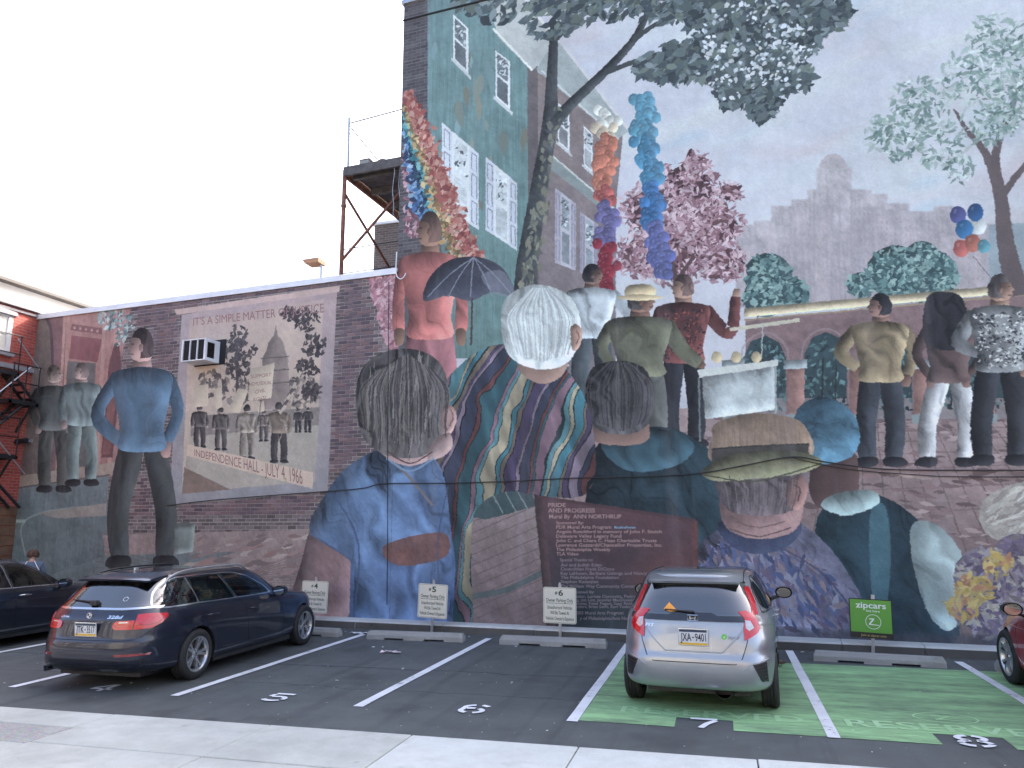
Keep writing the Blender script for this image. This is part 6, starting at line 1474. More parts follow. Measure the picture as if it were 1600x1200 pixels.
b = MB(); b.box(-1.62, 1.7, -.55, .55, .17, .32); b.box(-.88, .88, -.78, .78, .17, .30); b.lathe([(.09, -1.75), (.11, -1.72), (.11, -1.35), (.09, -1.32)], 14, 'y' if False else 'x', at=(0, -.28, .25)); b.tube([(-1.80, -.42, .22), (-1.6, -.42, .24)], .022, 8); b.build('underbody', MAT['black_plastic'], hat)

# ---- two cars cut by the picture's edges, from one four-door shape
def saloon(name, loc, rz, paint, label, style, trim):
    t = thing(name, loc, rz, label, 'car')
    LS = [(.19, 2.06, -2.12, .80, 3.4, 4), (.24, 2.16, -2.22, .86, 3.4, 4), (.34, 2.24, -2.30, .892, 3.4, 4), (.48, 2.28, -2.34, .908, 3.4, 4), (.60, 2.27, -2.34, .912, 3.4, 4), (.70, 2.20, -2.32, .912, 3.3, 4), (.78, 2.08, -2.29, .907, 3.2, 4), (.85, 1.86, -2.22, .897, 3.1, 3.8), (.90, 1.5, -2.0, .884, 3.0, 3.6), (.94, 1.18, -1.82, .865, 3.0, 3.6),
          (.975, 1.06, -1.74, .845, 3.0, 3.4), (1.05, .92, -1.64, .81, 3.0, 3.2), (1.15, .70, -1.48, .765, 3.0, 3.2), (1.25, .44, -1.28, .715, 3.0, 3.2), (1.32, .22, -1.10, .672, 3.0, 3.2), (1.37, .0, -.92, .62, 3, 3.2), (1.40, -.18, -.75, .54, 3, 3.2), (1.412, -.3, -.6, .4, 3, 3)]
    zS = lambda A: np.where(A[:, 2] > 1.0, np.clip((A[:, 2]-1.0)/.4, 0, 1), 0)*.02*(1-((A[:, 0]+.35)/1.2)**2).clip(-1, 1)
    VS = [(.34, .95, -1.5, .56, 4, 5), (.71, .95, -1.53, .56, 4, 5), (.75, .98, -1.55, .74, 4, 5), (.975, .90, -1.56, .765, 4, 4), (1.05, .78, -1.5, .735, 3.2, 3.4), (1.15, .57, -1.34, .69, 3.2, 3.4), (1.25, .31, -1.14, .64, 3.2, 3.4), (1.32, .08, -.96, .585, 3.2, 3.4), (1.345, -.05, -.85, .54, 3.2, 3.4)]
    r1 = rounded([(-1.30, 1.02), (-1.05, 1.20), (-.75, 1.315), (-.42, 1.335), (-.32, .99), (-1.2, 1.0)], .04); f1 = rounded([(-.33, 1.335), (-.1, 1.315), (.25, 1.195), (.62, .98), (-.22, .985)], .04)
    o, sk = car_body(t, LS, -.1, zS, paint, ((1.37, .325), (-1.37, .325)), .362, VS, [r1, f1], None, None, NN=150)
    for ax in 'RL':
        sg = -1 if ax == 'R' else 1
        for p, g in ((r1, 'glass_dark'), (f1, 'glass_clear')): sk.decal(grow(p, .014), ax, .004, .045, False).build('window', MAT[g], t, True)
        sk.strip([(-1.36, .975), (-.4, .965), (.72, .955)], .02, ax, .006).build('window_trim', MAT[trim], t, True)
        sk.strip([(-1.40, .99), (-1.08, 1.225), (-.76, 1.345), (-.3, 1.362), (-.02, 1.335), (.3, 1.205), (.70, .965)], .02, ax, .004).build('window_trim', MAT['gloss_black'], t, True)
        sk.strip([(-.375, 1.35), (-.27, .97)], .06, ax, .003).build('pillar_trim', MAT['gloss_black'], t, True)
        build_seams(t, sk, [[(-.27, .955), (-.22, .6), (-.20, .23)], [(.76, .95), (.92, .7), (.86, .24)], [(-1.3, .96), (-1.2, .75), (-.95, .6), (-.88, .24)], [(.75, .945), (1.5, .885), (2.05, .80)]], ax)
        handle(t, sk, -.18, .03, .83, ax, MAT['chrome']); handle(t, sk, -1.18, -.96, .85, ax, MAT['chrome'])
        sk.strip([(-1.8, .82), (0, .76), (1.4, .73)], .014, ax, .003).build('body_crease', paint, t, True)
        mirror_unit(t, .66, sg*.84, .955, sg, MAT['gloss_black'] if style == 'vee' else paint)
        sk.decal(rounded([(1.80, .70), (2.16, .64), (2.12, .73), (1.82, .79)], .03), ax, .004, .06).build('headlight', MAT['clear_lens'], t, 40)
    fg_ = [(-.54, 1.33), (.54, 1.33), (.74, .995), (-.74, .995)]; sk.decal(fg_, 'F', .005, .05, False).build('windscreen', MAT['glass_dark'], t, True)
    rg_ = [(-.52, 1.31), (.52, 1.31), (.66, 1.02), (-.66, 1.02)]; sk.decal(rg_, 'B', .005, .04, False).build('rear_window', MAT['glass_dark'], t, True)
    seat(t, .05, -.37); seat(t, .05, .37); seat(t, -.8, 0, 1.2, .32, .52, False)
    ms = make_wheel(.325, .215, .225, style)
    for x, y, rt, sp in ((-1.37, -.79, 1, .3), (1.37, -.79, 1, .75), (-1.37, .79, 0, .5), (1.37, .79, 0, .2)): put_wheel(t, ms, x, y, .325, rt, sp)
    b = MB(); b.box(-1.9, 1.9, -.60, .60, .15, .30); b.box(-.95, .95, -.84, .84, .16, .26); b.build('underbody', MAT['black_plastic'], t)
    return t
saloon('saloon_car', (-12.40, 10.45, 0), R(90), MAT['navy2'], 'dark saloon car cut off by the left edge beyond an empty stall', 'double', 'chrome')
saloon('red_car', (4.27, 9.72, 0), R(90), MAT['redpaint'], 'bright red car cut off by the right edge, only its front wing showing', 'vee', 'gloss_black')
# ---------------------------------------------------------------- small things
# signs in front of the kerb; local frame x along the wall
MAT['sign_face'] = pm('cream_sign_face', srgb(214, 212, 196), .5, var=.05); MAT['sign_ink'] = pm('dark_green_ink', (.035, .07, .045), .6, var=0)
MAT['zip_sign'] = pm('green_sign_face', (.115, .34, .045), .45, var=.05); MAT['sign_white'] = pm('white_print', (.72, .76, .72), .5, var=0); MAT['sign_gold'] = pm('gold_print', (.45, .36, .10), .5, var=0)
def rrect(w, h, r=.03, n=5):
    return [(sx*(w/2-r)+r*math.cos(R(a0+90*i/n)), sz*(h/2-r)+r*math.sin(R(a0+90*i/n))) for sx, sz, a0 in ((1, 1, 0), (-1, 1, 90), (-1, -1, 180), (1, -1, 270)) for i in range(n+1)]
def post_mesh(h, z0=0):
    b = MB(); b.prism([(-.024, -.008), (-.024, .012), (-.012, .012), (-.012, .0), (.012, .0), (.012, .012), (.024, .012), (.024, -.008)], z0, h, 'xy')
    for k in range(int(h/.10)): b.lathe([(0, -.0095), (.006, -.0095)], 6, 'y', at=(0, 0, .08+k*.1))
    return b
def wall_local(u, off): q = WP+WD*u-WN*off; return (q[0], q[1], 0)
def parking_sign(u, num, lean, label):
    t = thing('parking_sign', wall_local(u, .44), WALLROT+R(1.5), label, 'sign', 'owner parking signs along the kerb')
    t.rotation_euler = (0, R(lean), WALLROT)
    post_mesh(.93).build('post', MAT['grey_metal'], t)
    b = MB(); b.mi = 0; b.prism(rrect(.60, .61, .035), -.024, -.018); p = b.build('panel', [MAT['sign_face']], t); p.location = (0, 0, .575)
    r = MB(); o = rrect(.576, .586, .03); i_ = rrect(.568, .578, .027); n = len(o); r.add([(x, -.0255, z) for x, z in o]+[(x, -.0255, z) for x, z in i_], [(k, (k+1) % n, n+(k+1) % n, n+k) for k in range(n)]); r.build('border_line', MAT['sign_ink'], p)
    mp = lambda x, z: (x, -.0262, z)
    for body, xa_, xb_, z_, h_, bo in (('#', -.085, -.035, .185, .055, .02), (num, -.02, .065, .165, .095, .022), ('Owner Parking Only', -.245, .245, .055, .062, .006), ('Unauthorized Vehicles', -.225, .225, -.065, .058, .004), ('Will Be Towed At', -.17, .17, -.155, .058, .004), ("Vehicle Owner's Expense", -.255, .255, -.25, .058, .004)):
        r = MB(); text_box(r, body, xa_, xb_, z_, h_, bold=bo, mapf=mp); r.build('lettering', MAT['sign_ink'], p)
    r = MB(); r.add([mp(-.25, .030), mp(.25, .030), mp(.25, .036), mp(-.25, .036)], [(0, 1, 2, 3)]); r.build('underline', MAT['sign_ink'], p)
    b = MB()
    for z in (.285, .865): b.lathe([(0, -.034), (.008, -.034), (.010, -.026)], 8, 'y', at=(0, 0, z))
    b.lathe([(0, -.004), (.018, -.004), (.018, .004), (0, .004)], 12, 'y', at=(0, -.01, .945)); b.build('bolt', MAT['grey_metal'], t)
parking_sign(-3.47, '4', 1.0, 'cream parking sign numbered four, partly behind the navy estate car')
parking_sign(-.92, '5', 2.0, 'cream parking sign numbered five, alone behind its empty stall')
parking_sign(1.54, '6', .6, 'cream parking sign numbered six, in front of the painted credit board')
t = thing('green_sign', wall_local(6.47, .44), 0, 'green car share sign with white round emblem leaning on its post', 'sign'); t.rotation_euler = (0, R(4.5), WALLROT)
b = post_mesh(.89); b.build('post', MAT['grey_metal'], t)
b = MB(); b.prism(rrect(.60, .58, .012, 2), -.026, -.018); p = b.build('panel', MAT['black_plastic'], t); p.location = (-.03, 0, .535); p.rotation_euler = (0, R(-2.5), 0)
b = MB(); b.add([(x, -.028, z) for x, z in ((-.285, -.205), (.285, -.205), (.285, .275), (-.285, .275))], [(0, 1, 2, 3)]); b.build('green_face', MAT['zip_sign'], p)
b = MB(); mp = lambda x, z: (x, -.0295, z)
text_box(b, 'zipcars', -.205, .215, .155, .085, bold=.018, mapf=mp); b.build('lettering', MAT['sign_white'], p); b = MB(); text_box(b, 'live here', -.06, .125, .098, .034, bold=.01, mapf=mp); b.build('lettering', MAT['sign_white'], p); b = MB()
cir = arc(.03, -.045, .105, .105, 0, 360, 36)
for q in ribbon2(cir, .008): b.add([mp(*k) for k in q], [(0, 1, 2, 3)])
for q in ([(-.025, .005), (.045, .005), (.045, -.012), (-.025, -.012)], [(.018, -.012), (.045, -.012), (-.005, -.075), (-.032, -.075)], [(-.032, -.075), (.115, -.088), (.115, -.096), (-.032, -.092)]): b.add([mp(*k) for k in q], [(0, 1, 2, 3)])
b.build('emblem', MAT['sign_white'], p)
b = MB(); text_box(b, 'Join at zipcar.com', -.15, .20, -.262, .034, bold=.006, mapf=mp); b.build('lettering', MAT['sign_gold'], p)
# concrete wheel stops
def wheel_stop(x0, x1, y0, y1, label):
    L = math.hypot(x1-x0, y1-y0); t = thing('wheel_stop', ((x0+x1)/2, (y0+y1)/2, 0), math.atan2(y1-y0, x1-x0), label, 'wheel stop', 'concrete wheel stops')
    b = MB(); h = L/2
    pr = lambda zb: [(-.085, zb), (-.083, .075), (-.055, .135), (.05, .138), (.078, .08), (.08, zb)]
    cuts = [(-h+.0, -h*.62, .0), (-h*.62, -h*.22, .032), (-h*.22, h*.2, .0), (h*.2, h*.62, .032), (h*.62, h, .0)]
    for a, c, zb in cuts:
        P = pr(zb); n = len(P)
        e0 = .03 if a == -h else 0; e1 = .03 if c == h else 0
        V = [(a+(e0 if z > .1 else 0), y, z) for y, z in P]+[(c-(e1 if z > .1 else 0), y, z) for y, z in P]
        b.add(V, [(i, (i+1) % n, n+(i+1) % n, n+i) for i in range(n)]+[tuple(range(n))[::-1], tuple(range(n, 2*n))])
    b.build('block', MAT['stop'], t)
    return t
wheel_stop(-8.45, -6.70, 12.62, 12.58, 'concrete wheel stop under the nose of the navy estate car')
wheel_stop(-6.10, -4.33, 12.50, 12.55, 'concrete wheel stop in front of the sign numbered five')
wheel_stop(-3.67, -1.87, 12.52, 12.50, 'concrete wheel stop in front of the sign numbered six')
wheel_stop(1.22, 2.92, 12.20, 12.02, 'concrete wheel stop in front of the green car share sign')
wheel_stop(3.50, 5.25, 11.93, 11.80, 'concrete wheel stop behind the front tyre of the red car')
# air conditioner through the low wall
t = thing('air_conditioner', (WP[0], WP[1], 0), WALLROT, 'white boxed air conditioner sticking out of the brick wall', 'air conditioner')
x0, x1, z0, z1, d = -7.25, -6.58, 5.60, 6.10, -.46
b = MB()
for a in ((x0, x1, d, .0, z0, z0+.02), (x0, x1, d, .0, z1-.02, z1), (x0, x0+.02, d, 0, z0+.02, z1-.02)): b.box(*a)
b.box(x1-.02, x1, d, d+.06, z0+.02, z1-.02); b.box(x1-.02, x1, -.16, 0, z0+.02, z1-.02); b.box(x1-.02, x1, d+.06, -.16, z0+.02, z0+.07); b.box(x1-.02, x1, d+.06, -.16, z1-.07, z1-.02)
for k in (0, 1, 2, 3): xx = x0+.02+(x1-x0-.06)*k/3; b.box(xx, xx+.022, d-.004, d+.03, z0+.022, z1-.022)
b.build('casing', MAT['white_metal'], t)
b = MB(); b.box(x0+.025, x1-.03, d+.03, d+.04, z0+.03, z1-.03); b.build('coil', MAT['dark_hole'], t)
b = MB()
for k in range(22): zz = z0+.05+k*.019; b.box(x0+.03, x1-.03, d+.012, d+.016, zz, zz+.004)
b.build('grille', MAT['black_plastic'], t)
b = MB()
for k in range(8): zz = z0+.085+k*.044; b.box(x1-.018, x1-.006, d+.065, -.165, zz, zz+.016, None)
b.box(x1-.04, x1-.035, d+.06, -.16, z0+.07, z1-.07); b.build('side_louvre', MAT['black_plastic'], t)
b = MB(); b.box(x0-.03, x1+.17, -.006, -.002, z0-.03, z1+.06); b.build('wall_opening', MAT['dark_hole'], t)
# security camera on the low wall's left end
u, z = wall_uz([(42, 690)])[0]
t = thing('security_camera', wall_local(-12.22, .0)[:2]+(z,), WALLROT, 'small dark security camera on the left end of the painted wall', 'camera')
b = MB(); b.lathe([(0, 0), (.06, 0), (.06, -.03), (0, -.03)], 14, 'y'); b.tube([(0, -.02, 0), (0, -.14, -.02), (-.02, -.2, -.02)], .02, 8); b.build('bracket', MAT['grey_metal'], t, 40)
b = MB(); b.tube([(.10, -.20, .0), (-.14, -.24, -.02)], [.062, .066], 14); b.tube([(-.14, -.24, -.02), (-.18, -.247, -.023)], [.07, .066], 14); b.build('housing', MAT['black_plastic'], t, 40)
# cables on the walls
def wall_cable(name, pts, r, label, off=.03, mat='black_plastic', cat='cable'):
    uz = wall_uz(pts); uz = mural.smooth(uz, 5, False)
    b = MB(); b.tube([(p[0], -off, p[1]) for p in uz], r, 6); o = b.build(name, MAT[mat], None, True); o.location = (WP[0], WP[1], 0); o.rotation_euler = (0, 0, WALLROT)
    return tag(o, label, cat)
wall_cable('wall_cable', [(262, 790), (330, 782), (440, 773), (560, 764), (600, 756), (700, 755), (800, 752), (900, 747), (1000, 745), (1090, 740), (1160, 728), (1238, 714), (1290, 722), (1380, 733), (1500, 735), (1640, 735)], .011, 'thin black cable running along the whole painted wall at head height of the seated figures')
wall_cable('wall_cable', [(1238, 715), (1280, 725), (1340, 735), (1430, 742), (1500, 745), (1640, 745)], .008, 'second thinner cable sagging below the first at the right of the straw hat', .026)
wall_cable('wall_cable', [(606, 754), (601, 735), (597, 724)], .007, 'short wire stub rising at the shoulder of the blue shirt', .028)
wall_cable('wall_wire', [(608, 440), (607, 560), (606, 700), (606, 830), (605, 945)], .006, 'thin upright wire down the joint of the two walls', .012)
wall_cable('white_cord', [(622, 395), (621, 428), (627, 437), (633, 434), (636, 428)], .012, 'white looped cord hanging at the end of the low roof', .06, 'white_metal', 'cord')
# platform scaffold against the tall building, above the low roof
t = thing('scaffold_platform', (WP[0], WP[1], 0), WALLROT, 'rusty steel scaffold with plank deck standing on the low roof', 'scaffold')
xa, xb, ya, yb, zt = -3.60, U_STEP-.03, .30, 3.3, 9.98
for k in range(8):
    a = ya+k*(yb-ya)/8; b = MB(); b.cbox(xa+.02, xb, a+.012, a+(yb-ya)/8-.012, zt, zt+.05, .008); b.build('plank', MAT['wood'], t)
for k in range(4):
    b = MB(); yy = ya+.25+k*.83; b.cbox(xa+.05, xb, yy-.05, yy+.05, zt-.16, zt-.003, .006); b.build('joist', MAT['wood'], t)
b = MB(); b.cbox(xa-.03, xb, ya-.07, ya-.005, zt-.17, zt+.05, .006); b.build('front_beam', MAT['wood'], t)
b = MB(); b.cbox(xa-.07, xa+.0, ya-.005, yb, zt-.17, zt+.05, .006); b.build('side_beam', MAT['rust'], t)
for yy in (ya, yb):
    b = MB(); b.tube([(xa-.03, yy, Z_LOW-.1), (xa-.03, yy, zt-.0)], .05, 10); b.lathe([(.062, 0), (.062, .06)], 10, 'z', at=(xa-.03, yy, zt-.9)); b.build('post', MAT['rust'], t, True)
for p0, p1 in (((xa-.03, ya, zt-.55), (xa-.03, yb, Z_LOW+.7)), ((xa-.03, ya, Z_LOW+.55), (xb, ya+.2, zt-.45)), ((xa-.03, yb, zt-.4), (xb, yb-.1, Z_LOW+.6))):
    b = MB(); b.tube([p0, p1], .034, 8); b.build('brace', MAT['rust'], t, True)
for z_ in (Z_LOW+.25, Z_LOW+.82):
    b = MB(); b.tube([(xa-.03, ya+.03, z_), (xb, ya+.03, z_+.02)], .012, 6); b.build('rail', MAT['black_metal'], t)
b = MB(); b.tube([(xa+.05, ya, zt), (xa+.03, ya, zt+1.30)], .030, 8); b.build('guard_post', MAT['grey_metal'], t)
b = MB(); b.tube([(xa+.03, ya, zt+1.16), (xb, ya-.1, zt+1.18)], .018, 6); b.build('guard_rail', MAT['grey_metal'], t); b = MB(); b.tube([(xa+.03, ya, zt+1.12), (xa+.1, ya+2.6, zt+.6)], .018, 6); b.build('guard_rail', MAT['grey_metal'], t)
t2 = thing('tool_box', tuple(Vector((WP[0], WP[1], 0))+Vector((WD[0]*-3.25+WN[0]*.6, WD[1]*-3.25+WN[1]*.6, zt+.05))), WALLROT, 'grey box standing on the scaffold deck', 'box')
b = MB(); b.cbox(-.13, .13, -.11, .11, 0, .24, .02); b.build('case', MAT['stop'], t2); b = MB(); b.cbox(-.14, .14, -.12, .12, .241, .26, .008); b.build('lid', MAT['stop'], t2)
for k, (uu, yy, lab) in enumerate([(-2.75, .5, 'rolled hose lying on the scaffold deck, nearer the box'), (-2.45, .62, 'rolled hose lying on the scaffold deck, nearer the painted wall')]):
    q = Vector((WP[0], WP[1], 0))+Vector((WD[0]*uu+WN[0]*yy, WD[1]*uu+WN[1]*yy, zt+.05))
    b = MB()
    for r_ in (.10, .13, .16): b.tube([(r_*math.cos(a), r_*math.sin(a), .03+.035*(.16-r_)/.03) for a in np.linspace(0, 2*math.pi, 18, endpoint=False)], .028, 6, closed=True)
    o = b.build('rolled_hose', MAT['black_plastic'], None, True); o.location = q; tag(o, lab, 'hose', 'rolled hoses on the scaffold')
o = MB(); xx = -2.35
o.tube([(xx+.02*math.sin(k*.9), .28, zt-.02-1.25*k/10) for k in range(11)]+[(xx+.10, .27, zt-1.42), (xx+.2, .27, zt-1.2), (xx+.13, .28, zt-.6), (xx+.15, .28, zt-.05)], .008, 6)
o = o.build('hanging_cord', MAT['grey_metal'], None, True); o.location = (WP[0], WP[1], 0); o.rotation_euler = (0, 0, WALLROT); tag(o, 'pale cord looped down under the scaffold deck beside the tall wall', 'cord')
# roof vent with a flat cap far behind
t = thing('roof_vent', (-10.2, 17, 7.0), 0, 'tan flat capped vent on a thin pipe above the low roof', 'vent'); b = MB(); b.tube([(.20, 0, -.3), (.20, 0, 1.84)], .03, 8); b.build('pipe', MAT['grey_metal'], t)
b = MB(); b.prism([(-.20, 1.86), (-.27, 1.97), (.22, 1.99), (.22, 1.86)], -.2, .2); b.build('cap', pm('tan_cap', srgb(170, 128, 96), .7), t)
# fire escape on the red house
t = thing('fire_escape', (-16.72, 13.4, 0), 0, 'black iron fire escape with slatted landings on the red brick house', 'fire escape')
def bar(name, p, q, r=.022, mat='black_metal'): b = MB(); b.tube([p, q], r, 6); b.build(name, MAT[mat], t)
for z_, y0, y1 in ((5.62, -1.2, .42), (4.95, .25, 1.02), (3.62, -1.2, .62)):
    b = MB()
    for k in range(9): xk = .04+k*.05; b.box(xk, xk+.026, y0, y1, z_, z_+.03)
    b.box(.02, .50, y0, y0+.05, z_-.08, z_); b.box(.02, .50, y1-.05, y1, z_-.08, z_); b.box(.46, .50, y0, y1, z_-.08, z_)
    b.build('landing', MAT['black_metal'], t)
    for zz in (z_+.45, z_+.9): bar('railing', (.48, y0, zz), (.48, y1, zz), .016)
    for yy in (y0+.03, (y0+y1)/2, y1-.03): bar('railing', (.48, yy, z_), (.48, yy, z_+.92), .016)
    bar('brace', (.0, y1-.1, z_-.7), (.42, y1-.1, z_-.06), .03)
for sx in (.10, .42):
    bar('stringer', (sx, .30, 5.6), (sx, 1.0, 4.97), .035); bar('stringer', (sx, .75, 4.95), (sx, -.6, 3.64), .035); bar('stringer', (sx, -.5, 3.6), (sx, .9, 2.4), .035)
for p0, p1, n in (((.30, 5.6), (1.0, 4.97), 4), ((.75, 4.95), (-.6, 3.64), 7), ((-.5, 3.6), (.47, 2.4), 7)):
    for k in range(n):
        f = (k+.5)/n; b = MB(); yy, zz = p0[0]+(p1[0]-p0[0])*f, p0[1]+(p1[1]-p0[1])*f; b.box(.10, .42, yy-.09, yy+.09, zz-.012, zz+.012); b.build('stair_tread', MAT['black_metal'], t)
bar('handrail', (.47, .3, 6.45), (.47, 1.0, 5.8), .016, 'grey_metal'); bar('handrail', (.47, .75, 5.85), (.47, -.6, 4.5), .016, 'grey_metal'); bar('handrail', (.47, -.5, 4.5), (.47, .9, 3.2), .016, 'grey_metal')
# litter
def crumple(name, loc, pts, mat, label, cat='litter'):
    rn = random.Random(len(label)); bm = bmesh.new(); vs_ = [bm.verts.new(p) for p in pts]; bm.faces.new(vs_)
    bmesh.ops.subdivide_edges(bm, edges=bm.edges[:], cuts=3, use_grid_fill=True); bmesh.ops.triangulate(bm, faces=bm.faces[:])
    for v in bm.verts: v.co.z += rn.uniform(.0, .035); v.co.x += rn.uniform(-.012, .012); v.co.y += rn.uniform(-.012, .012)
    r = bmesh.ops.solidify(bm, geom=bm.faces[:], thickness=.0015)
    me = bpy.data.meshes.new(name); bm.to_mesh(me); bm.free(); o = link_mesh(name, me, mat); o.location = loc; return tag(o, label, cat)
g = ground_at(613, 1021); crumple('paper_wrapper', (g[0], g[1], .012), [(-.19, -.05, 0), (-.05, -.03, 0), (.16, -.05, 0), (.10, .06, 0), (-.04, .03, 0), (-.18, .05, 0)], pm('pinkish_paper', (.62, .50, .54), .6, var=.4, vs_=14), 'crumpled pink and white wrapper lying on the asphalt in stall five')
g = ground_at(562, 991); crumple('torn_paper', (g[0], g[1], .014), [(-.18, -.05, 0), (.0, -.07, 0), (.16, -.03, 0), (.12, .08, 0), (-.06, .06, 0)], pm('white_paper', (.66, .68, .68), .7), 'torn white paper at the wall end of the line between stalls four and five')
b = MB(); rn = random.Random(8)
for k in range(260):
    if k < 16: px_, py_ = [(733, 995), (583, 1012), (714-85, 1046), (527, 1064), (1270-120, 1012), (540, 988), (1254, 1020), (806, 1011), (855, 1143), (800, 1067), (630, 1045), (525, 1064), (598, 1012), (7, 1068), (205, 1068), (988, 1018)][k]; p = ground_at(px_, py_); s_ = rn.uniform(.012, .028)
    else: p = (rn.uniform(-11, 5), rn.uniform(7.3, 13.0), 0); s_ = rn.uniform(.003, .009)
    a = rn.uniform(0, 6.28); V = [(p[0]+s_*math.cos(a+q), p[1]+s_*math.sin(a+q), .003+rn.uniform(0, s_*.5)) for q in (0, 1.9, 3.6, 5.0)]; V += [(x, y, z+s_*.3) for x, y, z in V]
    b.add(V, [(0, 1, 2, 3), (4, 5, 6, 7), (0, 1, 5, 4), (1, 2, 6, 5), (2, 3, 7, 6), (3, 0, 4, 7)])
o = b.build('litter_flecks', pm('pale_fleck', (.55, .56, .56), .8)); tag(o, 'pale flecks of grit and litter scattered on the asphalt', 'litter', kind='stuff')
b = MB(); rn = random.Random(21)
for k in range(520):
    if k % 4: u = rn.uniform(-9, 9); q = WP+WD*u-WN*(.36+abs(rn.gauss(0, .05))+.01); p = (q[0], q[1], 0)
    else: p = (rn.choice([-5.2, -2.8, 2.0, -7.5])+rn.uniform(-1, 1), 12.40+rn.uniform(-.08, .06), 0)
    s_ = rn.uniform(.006, .026); a = rn.uniform(0, 6.28)
    V = [(p[0]+s_*math.cos(a+q_)*(1 if j % 2 else .45), p[1]+s_*math.sin(a+q_)*(1 if j % 2 else .45), .003+rn.uniform(0, s_*.4)) for j, q_ in enumerate((0, 1.57, 3.14, 4.71))]
    V += [(x, y, z+.002) for x, y, z in V]; b.add(V, [(4, 5, 6, 7), (0, 1, 5, 4), (1, 2, 6, 5), (2, 3, 7, 6), (3, 0, 4, 7)])
o = b.build('leaf_litter', pm('dead_leaf', (.13, .095, .06), .85, var=.5, vs_=6)); tag(o, 'dead leaves and dirt gathered along the foot of the kerb', 'leaves', kind='stuff')
# ---- person seen from behind beyond the saloon car
def skin_mesh(name, J, E, mat, parent, sub=2, root=0):
    me = bpy.data.meshes.new(name); me.from_pydata([p for p, r in J], E, []); me.update()
    o = bpy.data.objects.new(name, me); COL.objects.link(o)
    md = o.modifiers.new('skin', 'SKIN'); md.use_smooth_shade = True
    for i, (p, r) in enumerate(J):
        rr = r if isinstance(r, tuple) else (r, r); d = me.skin_vertices[0].data[i]; d.radius = rr; d.use_root = (i == root)
    s_ = o.modifiers.new('sub', 'SUBSURF'); s_.levels = sub; s_.render_levels = sub
    bpy.context.view_layer.update()
    m2 = bpy.data.meshes.new_from_object(o.evaluated_get(bpy.context.evaluated_depsgraph_get()))
    bpy.data.objects.remove(o); bpy.data.meshes.remove(me)
    return link_mesh(name, m2, mat, parent, True)
d = ray(47, 905); d = d/np.linalg.norm(d[:2]); tt = 18.6; q = d*tt
per = thing('person', (q[0], q[1], 0), R(38), 'person with curly brown hair, back turned, in grey blue jacket beyond the dark saloon car', 'person')
skin = pm('skin', (.42, .25, .19), .55, var=.08); jac = pm('grey_blue_jacket', (.10, .13, .18), .8, bmp=.3, bs_=40); tro = pm('dark_trousers', (.03, .032, .04), .85)
J = [((0, 0, .86), (.15, .11)), ((0, .0, 1.05), (.13, .10)), ((0, -.02, 1.24), (.14, .10)), ((0, .0, 1.33), (.07, .065)), ((0, .03, 1.40), (.055, .06)), ((0, .06, 1.47), (.075, .085)), ((0, .06, 1.545), (.066, .075)),
     ((-.17, .0, 1.27), .055), ((-.24, .02, 1.02), .042), ((-.20, .16, .86), .032), ((-.19, .22, .83), .030), ((.17, .0, 1.27), .055), ((.24, .02, 1.02), .042), ((.20, .16, .86), .032), ((.19, .22, .83), .030),
     ((-.09, 0, .78), .085), ((-.10, .02, .44), .058), ((-.10, 0, .09), .042), ((-.10, .14, .04), .038), ((.09, 0, .78), .085), ((.10, .02, .44), .058), ((.10, 0, .09), .042), ((.10, .14, .04), .038)]
Eg = [(0, 1), (1, 2), (2, 3), (3, 4), (4, 5), (5, 6), (2, 7), (7, 8), (8, 9), (9, 10), (2, 11), (11, 12), (12, 13), (13, 14), (0, 15), (15, 16), (16, 17), (17, 18), (0, 19), (19, 20), (20, 21), (21, 22)]
skin_mesh('body', J, Eg, skin, per)
for s_ in (-1, 1):                                # fingers curled in front, hidden by the back but there
    for k, (dx, ln) in enumerate(((-.022, .06), (-.007, .072), (.008, .068), (.022, .052))):
        x0_ = s_*.19+dx; b = MB(); b.tube([(x0_, .235, .83), (x0_, .235+ln*.6, .815), (x0_, .235+ln*.7, .785)], [.010, .009, .007], 6); b.build('finger', skin, per, True)
    b = MB(); b.tube([(s_*.19-s_*.03, .22, .835), (s_*.19-s_*.05, .26, .825), (s_*.19-s_*.05, .285, .805)], [.012, .010, .008], 6); b.build('thumb', skin, per, True)
Jj = [((0, 0, .80), (.195, .15)), ((0, .0, 1.03), (.165, .13)), ((0, -.02, 1.22), (.175, .125)), ((0, -.01, 1.325), (.10, .085)), ((-.18, .0, 1.275), .076), ((-.25, .02, 1.02), .062), ((-.205, .14, .87), .050), ((.18, .0, 1.275), .076), ((.25, .02, 1.02), .062), ((.205, .14, .87), .050)]
skin_mesh('jacket', Jj, [(0, 1), (1, 2), (2, 3), (2, 4), (4, 5), (5, 6), (2, 7), (7, 8), (8, 9)], jac, per)
Jt = [((0, 0, .86), (.178, .135)), ((-.09, 0, .74), .10), ((-.10, .02, .44), .075), ((-.10, 0, .10), .06), ((.09, 0, .74), .10), ((.10, .02, .44), .075), ((.10, 0, .10), .06)]
skin_mesh('trousers', Jt, [(0, 1), (1, 2), (2, 3), (0, 4), (4, 5), (5, 6)], tro, per)
b = MB()
for s_ in (-1, 1): b.tube([(s_*.065, -.105, 1.345), (s_*.105, -.128, 1.27), (s_*.165, -.115, 1.16), (s_*.20, -.09, 1.08)], .009, 6)
b.build('piping', MAT['white_metal'], per, True)
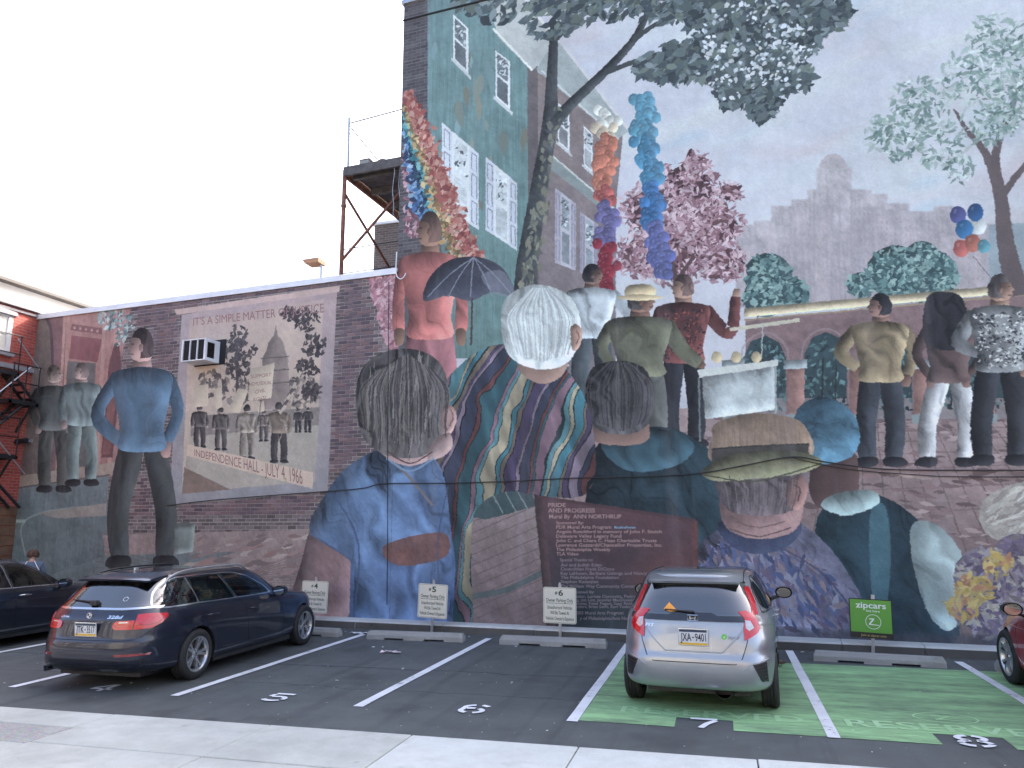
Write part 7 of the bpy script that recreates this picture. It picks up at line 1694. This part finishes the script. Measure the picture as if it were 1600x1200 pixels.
b = MB(); dk = [(.10*math.cos(a), 1.13+.07*math.sin(a)) for a in np.linspace(0, 2*math.pi, 18, endpoint=False)]; b.add([(x, -.153-.0*x, z) for x, z in dk]+[(x, -.12, z) for x, z in dk], [tuple(range(18))]+[(i, (i+1) % 18, 18+(i+1) % 18, 18+i) for i in range(18)]); b.build('back_print', MAT['white_metal'], per)
for s_ in (-1, 1):
    b = MB(); b.lathe([(0, 0), (.022, .0), (.028, .012), (0, .02)], 10, 'x', at=(s_*.082-.01, .055, 1.475)); b.build('ear', skin, per, True)
b = MB(); b.tube([(0, .145, 1.50), (0, .172, 1.462), (0, .15, 1.452)], [.010, .016, .010], 6); b.build('nose', skin, per, True)
hair = MB(); rn = random.Random(2)
for k in range(190):
    th = rn.uniform(0, 6.28); ph = rn.uniform(-.35, 1.5); n_ = Vector((math.cos(th)*math.cos(ph), math.sin(th)*math.cos(ph), math.sin(ph)))
    if n_.y > .45 and n_.z < .5: continue
    p = Vector((0, .05, 1.475))+Vector((n_.x*.098, n_.y*.105, n_.z*.105)); r_ = rn.uniform(.018, .03)
    tg = n_.cross(Vector((rn.uniform(-1, 1), rn.uniform(-1, 1), rn.uniform(-1, 1)))).normalized(); bt = n_.cross(tg)
    hair.tube([p+tg*r_*math.cos(a)+bt*r_*math.sin(a)+n_*(.012*a/6) for a in np.linspace(0, 5.5, 8)], [.011]*7+[.004], 5)
hair.build('hair', pm('curly_brown_hair', (.085, .045, .03), .7, var=.3, vs_=30), per, True)
per.scale = (.94, .94, .94)
# ---- small bird by the hatchback's front wheel
g = ground_at(1221, 1042); brd = thing('bird', (g[0], g[1], .006), R(200), 'small brown sparrow standing on the green paint beside the silver hatchback', 'bird')
brown = pm('sparrow_brown', (.15, .11, .085), .85, var=.4, vs_=60)
skin_mesh('body', [((0, 0, .055), (.030, .028)), ((.035, 0, .066), (.026, .026)), ((.062, 0, .092), (.020, .021)), ((-.035, 0, .048), (.020, .018)), ((-.065, 0, .046), (.008, .006))], [(0, 1), (1, 2), (0, 3), (3, 4)], brown, brd)
b = MB(); b.tube([(.078, 0, .092), (.097, 0, .088)], [.007, .001], 6); b.build('beak', MAT['black_plastic'], brd)
b = MB(); b.cbox(-.125, -.055, -.012, .012, .042, .048, .002); b.build('tail', brown, brd)
for s_ in (-1, 1):
    b = MB(); b.tube([(.0, s_*.014, .03), (.006, s_*.015, .001), (.024, s_*.016, .001)], .0022, 5); b.tube([(.006, s_*.015, .001), (.02, s_*.026, .001)], .002, 5); b.build('leg', MAT['wood'], brd)
    b = MB(); b.add([(.035, s_*.030, .075), (-.02, s_*.034, .072), (-.075, s_*.016, .05), (-.02, s_*.031, .045), (.03, s_*.031, .055)], [(0, 1, 2, 3, 4)]); b.build('wing', pm('wing_brown', (.09, .065, .05), .85), brd)
    b = MB(); b.lathe([(0, 0), (.003, .0), (.003, .002)], 6, 'y', at=(.07, s_*.0205, .097)); b.build('eye', MAT['black_plastic'], brd)
